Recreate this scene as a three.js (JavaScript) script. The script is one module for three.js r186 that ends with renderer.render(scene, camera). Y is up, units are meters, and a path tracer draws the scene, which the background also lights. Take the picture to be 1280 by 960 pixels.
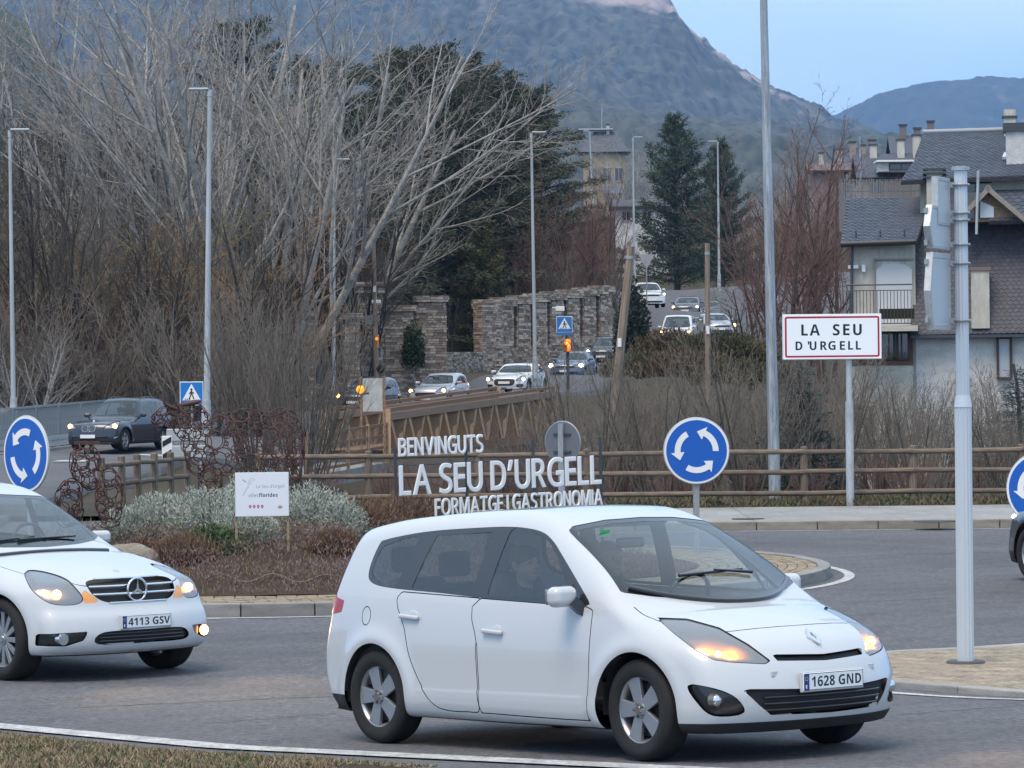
import * as THREE from 'three';
import { mergeGeometries, mergeVertices } from 'three/addons/utils/BufferGeometryUtils.js';
import { ImprovedNoise } from 'three/addons/math/ImprovedNoise.js';
import { FontLoader } from 'three/addons/loaders/FontLoader.js';
import { TextGeometry } from 'three/addons/geometries/TextGeometry.js';
import { MarchingCubes } from 'three/addons/objects/MarchingCubes.js';
import { RoundedBoxGeometry } from 'three/addons/geometries/RoundedBoxGeometry.js';

// ---------------------------------------------------------------- camera, sky, sun, exposure
const scene = new THREE.Scene();
const FOC = 4500;                                   // focal length in pixels of the 1280 x 960 photograph
const camera = new THREE.PerspectiveCamera(2 * Math.atan(480 / FOC) * 180 / Math.PI, 4 / 3, 0.5, 30000);
camera.position.set(0, 2.55, 0);
camera.rotation.order = 'YXZ';
camera.rotation.set(-8 / FOC, 0, -0.0105);
camera.updateMatrixWorld(true);
const noise = new ImprovedNoise();
const fbm = (x, y, z = 0, o = 4) => { let s = 0, a = 0.5; for (let i = 0; i < o; i++) { s += a * noise.noise(x, y, z + i * 7.3); x *= 2.03; y *= 2.03; a *= 0.5; } return s; };
{
  const W = 512, H = 256, data = new Float32Array(W * H * 4);
  for (let j = 0; j < H; j++) for (let i = 0; i < W; i++) {
    const el = ((j + 0.5) / H - 0.5) * Math.PI, az = (i + 0.5) / W * Math.PI * 2;
    const u = Math.max(0, Math.sin(el)), t = Math.pow(u, 0.55);
    let r = 0.255 + 0.18 * t, g = 0.445 + 0.11 * t, b = 0.68 - 0.02 * t;
    const k = 1 / (u + 0.16), cx = Math.cos(az) * Math.cos(el) * k, cy = Math.sin(az) * Math.cos(el) * k;
    const c = Math.min(1, Math.max(0, 0.34 + 1.35 * fbm(cx * 1.1 + 3, cy * 2.3 + 1, 2.5, 5)));   // thin high cloud
    const v = 0.62 * c;
    r += (0.58 - r) * v; g += (0.655 - g) * v; b += (0.77 - b) * v;
    const o = (j * W + i) * 4; data[o] = r; data[o + 1] = g; data[o + 2] = b; data[o + 3] = 1;
  }
  const sky = new THREE.DataTexture(data, W, H, THREE.RGBAFormat, THREE.FloatType);
  sky.mapping = THREE.EquirectangularReflectionMapping; sky.magFilter = sky.minFilter = THREE.LinearFilter; sky.needsUpdate = true;
  scene.background = sky; scene.environment = sky; scene.environmentIntensity = 1; scene.backgroundIntensity = 1;
}
const sun = new THREE.DirectionalLight(0xffe9d2, 1.5);           // the bright western sky after sunset: a large soft source
sun.position.set(-30, 110, -8); sun.target.position.set(0, 0, -60);
sun.castShadow = true; sun.shadow.radius = 55; sun.shadow.mapSize.set(4096, 4096);
Object.assign(sun.shadow.camera, { left: -120, right: 120, top: 160, bottom: -60, near: 1, far: 500 });
scene.add(sun, sun.target);
const renderer = new THREE.WebGLRenderer({ antialias: true });
renderer.setSize(1024, 768); renderer.toneMapping = THREE.LinearToneMapping; renderer.toneMappingExposure = 2.0;
renderer.shadowMap.enabled = true; renderer.shadowMap.type = THREE.PCFSoftShadowMap;
scene.fog = new THREE.FogExp2(0x86b2ec, 0.00009);

// ---------------------------------------------------------------- helpers
const V = (x, y, z) => new THREE.Vector3(x, y, z);
const rng = (a) => () => { a |= 0; a = a + 0x6D2B79F5 | 0; let t = Math.imul(a ^ a >>> 15, 1 | a); t = t + Math.imul(t ^ t >>> 7, 61 | t) ^ t; return ((t ^ t >>> 14) >>> 0) / 4294967296; };
let R = rng(12345);
const rr = (a, b) => a + (b - a) * R();
const lerp = (a, b, t) => a + (b - a) * t, clamp = (v, a, b) => Math.min(b, Math.max(a, v));
const smooth = (a, b, x) => { const t = clamp((x - a) / (b - a), 0, 1); return t * t * (3 - 2 * t); };
const camQ = camera.quaternion.clone();
const at = (px, py, d) => V((px - 640) / FOC * d, -(py - 480) / FOC * d, -d).applyQuaternion(camQ).add(camera.position);   // a place measured off the photograph, d metres away
const ground = (px, py, y0 = 0) => { const v = V((px - 640) / FOC, -(py - 480) / FOC, -1).applyQuaternion(camQ), t = (y0 - camera.position.y) / v.y; return v.multiplyScalar(t).add(camera.position); };
const taken = {};
const numbered = (n) => { const k = taken[n] = (taken[n] ?? -1) + 1; return k ? `${n}_${String(k).padStart(3, '0')}` : n; };
const std = (r, g, b, rough = 0.8, o = {}) => { const m = new THREE.MeshStandardMaterial({ roughness: rough, metalness: 0, ...o }); m.color.setRGB(r, g, b); return m; };
const phys = (r, g, b, rough = 0.5, o = {}) => { const m = new THREE.MeshPhysicalMaterial({ roughness: rough, metalness: 0, ...o }); m.color.setRGB(r, g, b); return m; };
function mesh(name, geo, mat, parent) { const m = new THREE.Mesh(geo, mat); m.name = name; m.castShadow = m.receiveShadow = true; if (parent) parent.add(m); return m; }
function tag(o, label, category, group) { o.userData.label = label; o.userData.category = category; if (group) o.userData.group = group; return o; }
function thing(name, label, category, pos = V(0, 0, 0), turn = 0, group) { const o = new THREE.Group(); o.name = numbered(name); o.position.copy(pos); o.rotation.y = turn; scene.add(o); return tag(o, label, category, group); }
function solo(name, geo, mat, label, category, group) { const m = mesh(numbered(name), geo, mat, scene); return tag(m, label, category, group); }
function struct(name, geo, mat, parent) { const m = mesh(parent ? name : numbered(name), geo, mat, parent || scene); if (!parent) m.userData.kind = 'structure'; return m; }
function copy(o, pos, turn = 0, label, group) { const c = o.clone(); c.name = numbered(o.name.replace(/_\d+$/, '')); c.userData = { ...o.userData }; if (pos) c.position.copy(pos); c.rotation.y = turn; if (label) c.userData.label = label; if (group) c.userData.group = group; scene.add(c); return c; }
const stuff = (m) => { m.userData.kind = 'stuff'; return m; };
const merge = (list) => { const l = list.map((g) => { const h = g.index ? g.toNonIndexed() : g; for (const k of Object.keys(h.attributes)) if (!['position', 'normal', 'uv'].includes(k)) h.deleteAttribute(k); return h; }); return mergeGeometries(l); };
const box = (w, h, d, x = 0, y = 0, z = 0) => new THREE.BoxGeometry(w, h, d).translate(x, y, z);
const rbox = (w, h, d, r, x = 0, y = 0, z = 0, seg = 2) => new RoundedBoxGeometry(w, h, d, seg, r).translate(x, y, z);
const cyl = (r0, r1, h, x = 0, y = 0, z = 0, n = 16) => new THREE.CylinderGeometry(r1, r0, h, n).translate(x, y + h / 2, z);
function bar(a, b, r0, r1 = r0, n = 8, open = false) { const d = b.clone().sub(a), l = d.length(), g = new THREE.CylinderGeometry(r1, r0, l, n, 1, open); g.translate(0, l / 2, 0).applyQuaternion(new THREE.Quaternion().setFromUnitVectors(V(0, 1, 0), d.normalize())); return g.translate(a.x, a.y, a.z); }
function beam(a, b, w, h, up = V(0, 1, 0)) { const d = b.clone().sub(a), l = d.length(), g = new THREE.BoxGeometry(l, h, w), X = d.normalize(), Z = X.clone().cross(up).normalize(), Y = Z.clone().cross(X); const m = new THREE.Matrix4().makeBasis(X, Y, Z); g.applyMatrix4(m); const c = a.clone().add(b).multiplyScalar(0.5); return g.translate(c.x, c.y, c.z); }
const ext = (pts, depth, bevel = 0, holes = []) => { const s = pts.isShape ? pts : new THREE.Shape(pts.map((p) => new THREE.Vector2(p[0], p[1]))); for (const h of holes) s.holes.push(new THREE.Path(h.map((p) => new THREE.Vector2(p[0], p[1])))); return new THREE.ExtrudeGeometry(s, { depth, bevelEnabled: bevel > 0, bevelSize: bevel, bevelThickness: bevel, bevelSegments: 2, curveSegments: 20 }); };
// tiling noise textures: fn(u, v, n) -> [r, g, b] in 0..1; n(freq, seed) is tiling noise in about -1..1
function makeTex(size, fn, srgb = true, repeat = 1) {
  const data = new Uint8Array(size * size * 4), T = Math.PI * 2;
  for (let j = 0; j < size; j++) for (let i = 0; i < size; i++) {
    const u = i / size, v = j / size;
    const n = (f, s = 0) => { const a = noise.noise(u * f, v * f, s), b = noise.noise((u - 1) * f, v * f, s), c = noise.noise(u * f, (v - 1) * f, s), d = noise.noise((u - 1) * f, (v - 1) * f, s); return 1.5 * ((a * (1 - u) + b * u) * (1 - v) + (c * (1 - u) + d * u) * v); };
    const c = fn(u, v, n, i, j), o = (j * size + i) * 4;
    for (let k = 0; k < 3; k++) data[o + k] = clamp(c[k], 0, 1) * 255; data[o + 3] = 255;
  }
  const t = new THREE.DataTexture(data, size, size); t.wrapS = t.wrapT = THREE.RepeatWrapping; t.magFilter = THREE.LinearFilter; t.minFilter = THREE.LinearMipmapLinearFilter; t.generateMipmaps = true;
  t.colorSpace = srgb ? THREE.SRGBColorSpace : THREE.NoColorSpace; t.repeat.set(repeat, repeat); t.needsUpdate = true; return t;
}
function canvasTex(w, h, draw) { const c = document.createElement('canvas'); c.width = w; c.height = h; draw(c.getContext('2d'), w, h); const t = new THREE.CanvasTexture(c); t.colorSpace = THREE.SRGBColorSpace; t.magFilter = THREE.LinearFilter; return t; }
const grainTex = (size, base, amp, fine, seed, srgb = true) => makeTex(size, (u, v, n) => { const g = 0.5 * n(8, seed) + 0.35 * n(31, seed + 3) + fine * (R() - 0.5); return base.map((c, k) => c * (1 + amp * g)); }, srgb);

const TX = {
  asphalt: makeTex(512, (u, v, n) => { const g = 0.80 + 0.06 * n(5, 1) + 0.16 * n(23, 2) + 0.16 * n(61, 5) + 0.22 * (R() - 0.5) + (R() < 0.05 ? 0.22 : 0) - (R() < 0.07 ? 0.22 : 0); return [g * 0.985, g * 0.985, g]; }),
  asphaltBump: makeTex(512, () => { const g = R() < 0.3 ? 0.2 + 0.3 * R() : 0.55 + 0.45 * R(); return [g, g, g]; }, false),
  concrete: makeTex(256, (u, v, n) => { const g = 0.85 + 0.09 * n(4, 5) + 0.06 * n(19, 6) + 0.1 * (R() - 0.5); return [g, g, g * 0.99]; }),
  wood: makeTex(256, (u, v, n) => { const s = 0.5 + 0.5 * Math.sin(v * 90 + 3 * n(6, 8) + 5 * n(3, 2)); const g = 0.72 + 0.2 * s + 0.13 * n(13, 4) + 0.12 * (R() - 0.5); return [g, g * 0.985, g * 0.97]; }),
  woodLong: makeTex(256, (u, v, n) => { const s = 0.5 + 0.5 * Math.sin(u * 60 + 3 * n(5, 8)); const g = 0.74 + 0.14 * s + 0.15 * n(9, 4) + 0.12 * (R() - 0.5); return [g, g * 0.985, g * 0.97]; }),
  speckle: makeTex(256, (u, v, n) => { const g = 0.8 + 0.16 * n(9, 15) + 0.16 * n(37, 16) + 0.2 * (R() - 0.5); return [g, g, g]; }),
  earth: makeTex(512, (u, v, n) => { const a = 0.5 + 0.5 * n(7, 21), b = 0.5 + 0.5 * n(29, 22), c = R(); const g = 0.45 + 0.3 * b + 0.35 * (c - 0.5); return [g * (0.95 + 0.12 * a), g * (0.92 + 0.03 * a), g * (0.80 - 0.06 * a)]; }),
};
const rep = (t, r, s = r) => { const c = t.clone(); c.repeat.set(r, s); c.needsUpdate = true; return c; };
const font = await new FontLoader().loadAsync('fonts/droid/droid_sans_regular.typeface.json');
const MT = {
  galv: std(0.52, 0.55, 0.58, 0.42, { metalness: 0.35, map: TX.speckle }),
  paleSteel: std(0.60, 0.63, 0.66, 0.45, { metalness: 0.15, map: TX.concrete }),
  darkSteel: std(0.07, 0.075, 0.085, 0.5, { metalness: 0.4 }),
  concrete: std(0.33, 0.33, 0.335, 0.9, { map: TX.concrete }),
  kerb: std(0.36, 0.345, 0.32, 0.9, { map: TX.concrete }),
  fenceWood: std(0.27, 0.215, 0.165, 0.9, { map: TX.woodLong }),
  bridgeWood: std(0.40, 0.24, 0.14, 0.8, { map: TX.wood, bumpMap: TX.wood, bumpScale: 0.004 }),
  alum: std(0.56, 0.60, 0.64, 0.4, { metalness: 0.25 }), poleWood: std(0.36, 0.29, 0.225, 0.9, { map: TX.woodLong }),
  signWhite: std(0.80, 0.80, 0.80, 0.35), signBlue: std(0.006, 0.10, 0.46, 0.35), signBack: std(0.20, 0.22, 0.245, 0.5, { metalness: 0.2 }),
  black: std(0.012, 0.012, 0.013, 0.5), white: std(0.78, 0.78, 0.77, 0.5),
};
// ---------------------------------------------------------------- terrain
const CP = [[-60, 80, 0], [-30, 80, 0], [-13, 75, 0], [-13, 100, 0.25], [-9, 84, 0.05], [-11.5, 86, 0.1], [-15, 86, 0.1], [-10, 104, 0.3], [-16, 104, 0.3], [-17, 75, 0], [-9.5, 122, 0.6], [-6, 146, 1.1], [-3.4, 154, 1.35], [0, 160, 1.8], [3, 184, 2.5], [5.5, 200, 3.2], [9.6, 210, 4.4], [12.5, 219, 4.7], [11.2, 237, 6.4], [9, 233, 6.8],
  [16, 250, 8.6], [24, 262, 9.8], [8, 258, 8.6], [40, 270, 10], [-30, 125, 1], [-45, 125, 3], [-20, 170, 3.5], [-4, 190, 2.8], [1, 205, 2.9], [-40, 190, 9], [-10, 230, 7], [0, 260, 9], [1.5, 95, -2.2], [6, 95, -1.8], [9, 120, -2.2], [-3, 98, -1.8], [-3.5, 118, -1.4], [2, 120, -2.6], [14, 95, -0.5], [14, 140, 0],
  [20, 128, 0], [32, 128, 0], [26, 165, 1.5], [40, 110, 0], [60, 80, 0], [18, 190, 3], [32, 210, 5], [8, 340, 18], [30, 330, 16], [-30, 330, 24], [60, 330, 17], [-80, 260, 25]];
function elev(x, d) {
  if (d < 66) { const t = 0.0205 + 0.0308 * ((x + 0.27) * 0.628 + (25.523 - d) * 0.7775); return clamp(t, 0, 0.15) * smooth(29, 26.6, d); }
  let s = 0, w = 0;
  for (const [cx, cd, e] of CP) { const q = 1 / Math.pow((cx - x) ** 2 + ((cd - d) * 0.6) ** 2 + 6, 1.7); s += q * e; w += q; }
  let h = s / w;
  if (d > 300) h = lerp(h, 18 + (d - 300) * 0.02, smooth(300, 450, d));
  return h * smooth(67, 88, d);
}
const drape = (x, d, up = 0) => V(x, elev(x, d) + up, -d);
function sheet(nu, nv, fn, col, uvs = 1) {        // grid surface; fn(u, v) -> Vector3, col(p) -> [r, g, b]
  const pos = [], uv = [], c = [], idx = [];
  for (let j = 0; j <= nv; j++) for (let i = 0; i <= nu; i++) { const p = fn(i / nu, j / nv); pos.push(p.x, p.y, p.z); uv.push(p.x * uvs, p.z * uvs); if (col) c.push(...col(p, i / nu, j / nv)); }
  for (let j = 0; j < nv; j++) for (let i = 0; i < nu; i++) { const a = j * (nu + 1) + i, b = a + 1, e = a + nu + 1, f = e + 1; idx.push(a, b, f, a, f, e); }
  const g = new THREE.BufferGeometry(); g.setAttribute('position', new THREE.Float32BufferAttribute(pos, 3)); g.setAttribute('uv', new THREE.Float32BufferAttribute(uv, 2));
  if (col) g.setAttribute('color', new THREE.Float32BufferAttribute(c, 3)); g.setIndex(idx); g.computeVertexNormals(); return g;
}
{
  const ds = []; for (let d = -40; d < 60; d += 8) ds.push(d); for (let d = 60; d < 330; d += 3) ds.push(d); for (let d = 330; d < 9000; d *= 1.12) ds.push(d);
  const g = sheet(180, ds.length - 1, (u, v) => { const d = ds[Math.round(v * (ds.length - 1))], t = u * 2 - 1, x = (Math.sign(t) * Math.pow(Math.abs(t), 1.3)) * (70 + Math.max(0, d) * 0.55); const n = d > 70 ? 0.25 * fbm(x * 0.25, d * 0.25, 1) * smooth(70, 85, d) : 0; return V(x, elev(x, d) + n - (d < 66 ? 0.35 : 0.12), -d); },
    (p) => { const n = fbm(p.x * 0.15, p.z * 0.15, 4), m = clamp(0.5 + 1.6 * n, 0, 1); return [lerp(0.15, 0.10, m), lerp(0.115, 0.10, m), lerp(0.08, 0.06, m)]; }, 0.35);
  struct('terrain', g, new THREE.MeshStandardMaterial({ vertexColors: true, roughness: 1, map: TX.earth }));
}
// ---------------------------------------------------------------- mountains
const prof = (pts, x) => { if (x <= pts[0][0]) return pts[0][1]; for (let i = 1; i < pts.length; i++) if (x <= pts[i][0]) { const t = (x - pts[i - 1][0]) / (pts[i][0] - pts[i - 1][0]), s = t * t * (3 - 2 * t); return lerp(pts[i - 1][1], pts[i][1], lerp(t, s, 0.5)); } return pts[pts.length - 1][1]; };
function mountain(name, label, D, pts, nx, nz, x0, x1, near, o) {
  const X0 = (x0 - 640) / FOC * D, X1 = (x1 - 640) / FOC * D;
  const g = sheet(nx, nz, (u, v) => {
    const x = lerp(X0, X1, u), px = x / D * FOC + 640, top = 2.55 + (472 - prof(pts, px)) * D / FOC;
    const t = v <= 0.8 ? v / 0.8 : 1 - (v - 0.8) / 0.2 * 0.4, d = lerp(D * near, D, v / 0.8), s = Math.pow(t, o.pow);
    const gl = o.gully * (fbm(x / o.gs + 11, d / (o.gs * 2.5), o.seed, 5)), rough = o.rough * (fbm(x / o.rs, d / o.rs, o.seed + 3, 4) + 0.5 * Math.abs(fbm(x / o.rs * 3, d / o.rs * 3, o.seed + 9, 2)));
    return V(x, top * s + (gl * Math.sin(Math.PI * clamp(t, 0, 1)) + rough * (0.5 + 0.5 * (1 - t))) * (t < 1 || v > 0.8 ? 1 : 1), -d);
  }, (p, u, v) => {
    const n = fbm(p.x / o.cs, p.y / (o.cs * 0.6), o.seed + 5, 4), n2 = fbm(p.x / (o.cs * 0.18), p.y / (o.cs * 0.15), o.seed + 6, 3), n3 = fbm(p.x / (o.cs * 0.9), p.y / (o.cs * 0.5), o.seed + 8, 3);
    const px = p.x / D * FOC + 640, py = 472 - (p.y - 2.55) / -p.z * FOC;
    let rock = smooth(0.16, 0.30, n2 + 0.55 * n3 - o.rockless) * o.rock;
    if (o.cliff) rock = Math.max(rock, o.cliff(px, py, n, n2));
    const f = clamp(0.5 + 0.7 * n + 0.6 * n2 + 2.0 * fbm(p.x / o.ts, p.z / (o.ts * 1.6), o.seed + 12, 2), 0, 1);
    return [0, 1, 2].map((k) => lerp(lerp(o.f0[k], o.f1[k], f), o.r[k], rock));
  }, 0.01);
  const m = struct(name, g, new THREE.MeshStandardMaterial({ vertexColors: true, roughness: 1 })); m.userData.label = label; return m;
}
mountain('mountain', 'high forested mountain with a pinkish rock cliff on its shoulder', 4400, [[-500, -140], [0, -120], [400, -90], [700, -45], [760, -22], [800, -12], [838, 4], [860, 36], [880, 54], [900, 68], [930, 92], [960, 110], [1000, 128], [1030, 141], [1060, 156], [1120, 176], [1200, 200], [1600, 260]], 560, 260, -150, 1500, 0.62,
  { pow: 0.92, gully: 120, gs: 260, rough: 30, rs: 24, ts: 11, seed: 2.2, cs: 110, rock: 0.16, rockless: 0.10, f0: [0.022, 0.031, 0.027], f1: [0.085, 0.094, 0.075], r: [0.38, 0.31, 0.28],
    cliff: (px, py, n, n2) => Math.max(smooth(16, 6, py + 40 * n) * smooth(690, 760, px) * smooth(850, 820, px), smooth(0.0, 0.14, n2 + 0.1) * smooth(26, 8, Math.abs(py - (px - 838) * 0.85 - 8)) * smooth(815, 840, px) * smooth(1040, 930, px)) * 0.9 });
mountain('foothill', 'lower wooded foothill in front of the high mountain', 2600, [[-500, 120], [300, 130], [560, 100], [690, 108], [760, 130], [850, 150], [960, 158], [1050, 166], [1120, 176], [1300, 190], [1650, 230]], 420, 170, -150, 1500, 0.4,
  { pow: 0.8, gully: 40, gs: 130, rough: 15, rs: 18, ts: 8, seed: 5.1, cs: 60, rock: 0.10, rockless: 0.12, f0: [0.020, 0.028, 0.024], f1: [0.078, 0.084, 0.066], r: [0.24, 0.21, 0.18] });
mountain('far_mountain', 'far blue wooded mountain beside the high one', 7800, [[600, 260], [960, 190], [1020, 158], [1045, 148], [1075, 134], [1105, 121], [1130, 114], [1180, 106], [1240, 102], [1300, 104], [1400, 120], [1700, 170]], 260, 110, 700, 1750, 0.7,
  { pow: 0.85, gully: 130, gs: 420, rough: 30, rs: 60, ts: 26, seed: 8.4, cs: 200, rock: 0.3, rockless: 0.12, f0: [0.03, 0.042, 0.03], f1: [0.06, 0.07, 0.045], r: [0.28, 0.25, 0.23] });
mountain('wooded_hill', 'dark green wooded hillside rising behind the bare thicket', 1300, [[-700, -130], [-150, -60], [-50, -15], [10, 4], [40, 26], [62, 55], [85, 100], [130, 190], [230, 300]], 160, 120, -500, 280, 0.5,
  { pow: 0.8, gully: 14, gs: 50, rough: 11, rs: 9, ts: 6, seed: 3.7, cs: 40, rock: 0.1, rockless: 0.1, f0: [0.02, 0.032, 0.02], f1: [0.05, 0.062, 0.035], r: [0.16, 0.15, 0.12] });

// ---------------------------------------------------------------- road surfaces
const asphaltMat = new THREE.MeshStandardMaterial({ vertexColors: true, roughness: 0.92, map: TX.asphalt, bumpMap: TX.asphaltBump, bumpScale: 0.003 });
const IC = V(-3.35, 0, -46.2), IR = 7.3;
const asphaltTone = (p) => { const r = Math.hypot(p.x - IC.x, p.z - IC.z), t = 0.165 + 0.050 * fbm(p.x * 0.16, p.z * 0.3, 3) + 0.03 * fbm(p.x * 1.1, p.z * 1.6, 7); const lane = 0.018 * Math.exp(-(((r - 10.6) / 0.7) ** 2)) + 0.018 * Math.exp(-(((r - 12.6) / 0.6) ** 2)), patch = (r > 9 && r < 11.5 && p.x > 2.8 && p.z < -47) ? -0.018 : 0; const v = t - lane + patch; return [v * 0.985, v * 1.0, v * 1.045]; };
struct('road', sheet(300, 170, (u, v) => { const x = lerp(-42, 42, u), d = lerp(16, 66.5, v); return V(x, elev(x, d), -d); }, asphaltTone, 0.55), asphaltMat);
function strip(pts, w, up, n, m = 6) { const c = new THREE.CatmullRomCurve3(pts.map(([x, d]) => V(x, 0, -d))); return sheet(n, m + 2, (u, v0) => { const j = Math.round(v0 * (m + 2)), v = clamp((j - 1) / m, 0, 1), skirt = j === 0 || j === m + 2; const p = c.getPointAt(u), t = c.getTangentAt(u); const x = p.x + t.z * (v - 0.5) * w, z = p.z - t.x * (v - 0.5) * w; return V(x, elev(x, -z) + (skirt ? -0.9 : up), z); }, asphaltTone, 0.55); }
const roadLine = [[-12.5, 60], [-13.3, 75], [-13.4, 95], [-11.8, 112], [-9, 128], [-6, 144], [-2.5, 156], [0.6, 168], [3, 184], [5.5, 200], [9, 211], [12, 222]];
struct('approach_road', strip(roadLine, 7.2, 0.12, 160), asphaltMat);
struct('upper_road', sheet(50, 40, (u, v) => { const x = lerp(4, 34, u), d = lerp(206, 272, v); return V(x, elev(x, d) + 0.14, -d); }, asphaltTone, 0.55), asphaltMat);
// painted markings, 4 mm above the asphalt
const paint = std(0.66, 0.66, 0.65, 0.75, { map: TX.speckle });
function flat(name, poly, y, mat, parent) { const s = new THREE.Shape(poly.map((p) => new THREE.Vector2(p.x, p.z))), g = new THREE.ShapeGeometry(s, 24).rotateX(Math.PI / 2); const q = g.attributes.position; for (let i = 0; i < q.count; i++) q.setY(i, (typeof y === 'function' ? y(q.getX(i), -q.getZ(i)) : y)); const k = g.attributes.uv; for (let i = 0; i < k.count; i++) k.setXY(i, q.getX(i) * 0.5, q.getZ(i) * 0.5); g.computeVertexNormals(); return struct(name, g, mat, parent); }
function lineStrip(name, a, b, w, up = 0.006, n = 30) { const t = b.clone().sub(a).normalize(), s = V(-t.z, 0, t.x); return struct(name, sheet(n, 1, (u, v) => { const p = a.clone().lerp(b, u).addScaledVector(s, (v - 0.5) * w * (1 + 0.08 * noise.noise(u * 60, v, 3))); p.y = elev(p.x, -p.z) + up; return p; }, null, 0.6), paint); }
function arcStrip(name, r0, r1, a0, a1, y, mat, n = 200, parent) { return struct(name, sheet(n, 1, (u, v) => { const a = lerp(a0, a1, u), r = lerp(r0, r1, v); return V(IC.x + Math.cos(a) * r, y, IC.z + Math.sin(a) * r); }, null, 0.6), mat, parent); }
const vA = ground(0, 921, 0), vB = ground(470, 964, 0.05), vdir = vB.clone().sub(vA).normalize();
{ const a = ground(0, 909, 0), b = ground(575, 951, 0.06), t = b.clone().sub(a).normalize(); lineStrip('road_marking', a.clone().addScaledVector(t, -14), b.clone().addScaledVector(t, 8), 0.26, 0.012, 90); }
arcStrip('road_marking', IR + 0.26, IR + 0.39, 0, Math.PI * 2, 0.006, paint, 240);
// tar-sealed cracks and a cut patch in the asphalt
{ const tar = std(0.045, 0.046, 0.05, 0.7);
  for (const [px0, py0, px1, py1, w] of [[90, 885, 470, 868, 0.03], [250, 905, 420, 892, 0.02], [860, 760, 1190, 748, 0.03], [1120, 905, 1290, 892, 0.025], [940, 700, 1250, 690, 0.035], [600, 770, 300, 800, 0.02], [1000, 735, 1270, 741, 0.02]]) { const a = ground(px0, py0), b = ground(px1, py1); struct('crack_seal', sheet(60, 1, (u, v) => { const p = a.clone().lerp(b, u), n = 0.28 * fbm(u * 7 + px0, 3, 1, 4); const x = p.x + n * 0.3, d = -p.z + n + (v - 0.5) * w * (0.6 + Math.abs(noise.noise(u * 30, px0, 2)) * 1.4); return V(x, elev(x, d) + 0.004, -d); }, null, 0.6), tar); } }
// zebra bars on the approach road
for (const [px, py, w, l] of [[90, 592, 1.6, 0.3], [196, 578, 2.0, 0.3]]) { const c = ground(px, py, 0.01); struct('road_marking', sheet(6, 1, (u, v) => { const x = c.x + (u - 0.5) * w * 0.55, d = -c.z + (v - 0.5) * l * 5; return V(x, elev(x, d) + (d > 66 ? 0.14 : 0.006), -d); }, null, 0.6), paint); }
// ---------------------------------------------------------------- near verge
const verge = sheet(140, 26, (u, v) => { const p = vA.clone().lerp(vB, lerp(-3.4, 1.8, u)); const s = V(-vdir.z, 0, vdir.x); const w = 0.02 + v * 7; const q = p.addScaledVector(s, (s.z > 0 ? 1 : -1) * w); q.y = elev(q.x, -q.z) + 0.02 + 0.05 * smooth(0, 0.5, w) + 0.03 * fbm(q.x * 2.2, q.z * 2.2, 3); return q; }, (p) => { const n = clamp(0.5 + 1.3 * fbm(p.x * 1.4, p.z * 1.4, 8), 0, 1); return [lerp(0.16, 0.11, n), lerp(0.115, 0.095, n), lerp(0.075, 0.05, n)]; }, 0.9);
struct('grass_verge', verge, new THREE.MeshStandardMaterial({ vertexColors: true, roughness: 1, map: TX.earth, bumpMap: TX.earth, bumpScale: 0.02 }));
// ---------------------------------------------------------------- roundabout island
const islandH = (r) => 0.13 + 0.5 * smooth(5.7, 1.5, r);
const island = new THREE.Group(); island.name = 'roundabout_island'; island.userData.kind = 'structure'; scene.add(island);
{
  const soil = sheet(160, 40, (u, v) => { const a = u * Math.PI * 2, r = v * 5.7, x = IC.x + Math.cos(a) * r, z = IC.z + Math.sin(a) * r; return V(x, islandH(r) + 0.05 * fbm(x * 1.7, z * 1.7, 2), z); }, (p) => { const n = clamp(0.5 + 1.4 * fbm(p.x * 1.1, p.z * 1.1, 6), 0, 1); return [lerp(0.22, 0.15, n), lerp(0.155, 0.115, n), lerp(0.12, 0.085, n)]; }, 0.8);
  struct('soil', soil, new THREE.MeshStandardMaterial({ vertexColors: true, roughness: 1, map: TX.earth, bumpMap: TX.earth, bumpScale: 0.03 }), island);
  arcStrip('paving_bed', 5.65, IR - 0.02, 0, Math.PI * 2, 0.10, std(0.14, 0.115, 0.09, 1, { map: TX.concrete }), 160, island);
  const tones = [[0.40, 0.31, 0.21], [0.36, 0.28, 0.19], [0.43, 0.345, 0.24], [0.33, 0.255, 0.18]], lists = tones.map(() => []);
  for (let r = 5.72; r < IR - 0.2; r += 0.125) { const n = Math.round(Math.PI * 2 * r / 0.23), off = R(); for (let k = 0; k < n; k++) { const a = (k + off) / n * Math.PI * 2; const g = box(0.112, 0.05, 0.215); g.rotateX(rr(-0.02, 0.02)).rotateY(-a).translate(IC.x + Math.cos(a) * (r + 0.06), 0.098 + rr(-0.003, 0.003), IC.z + Math.sin(a) * (r + 0.06)); lists[Math.floor(R() * 4)].push(g); } }
  lists.forEach((l, i) => stuff(struct('paving_blocks', merge(l), std(...tones[i], 0.9, { map: TX.concrete }), island)));
  const n = 58, kg = rbox(0.16, 0.26, Math.PI * 2 * IR / n - 0.005, 0.012), kms = [0.33, 0.30, 0.36].map((c) => std(c, c * 0.98, c * 0.95, 0.9, { map: TX.concrete }));
  for (let k = 0; k < n; k++) { const a = (k + 0.5) / n * Math.PI * 2, m = mesh('kerb_stone', kg, kms[k % 3], island); m.position.set(IC.x + Math.cos(a) * IR, 0.01 + rr(-0.004, 0.004), IC.z + Math.sin(a) * IR); m.rotation.y = -a; }
}
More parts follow.
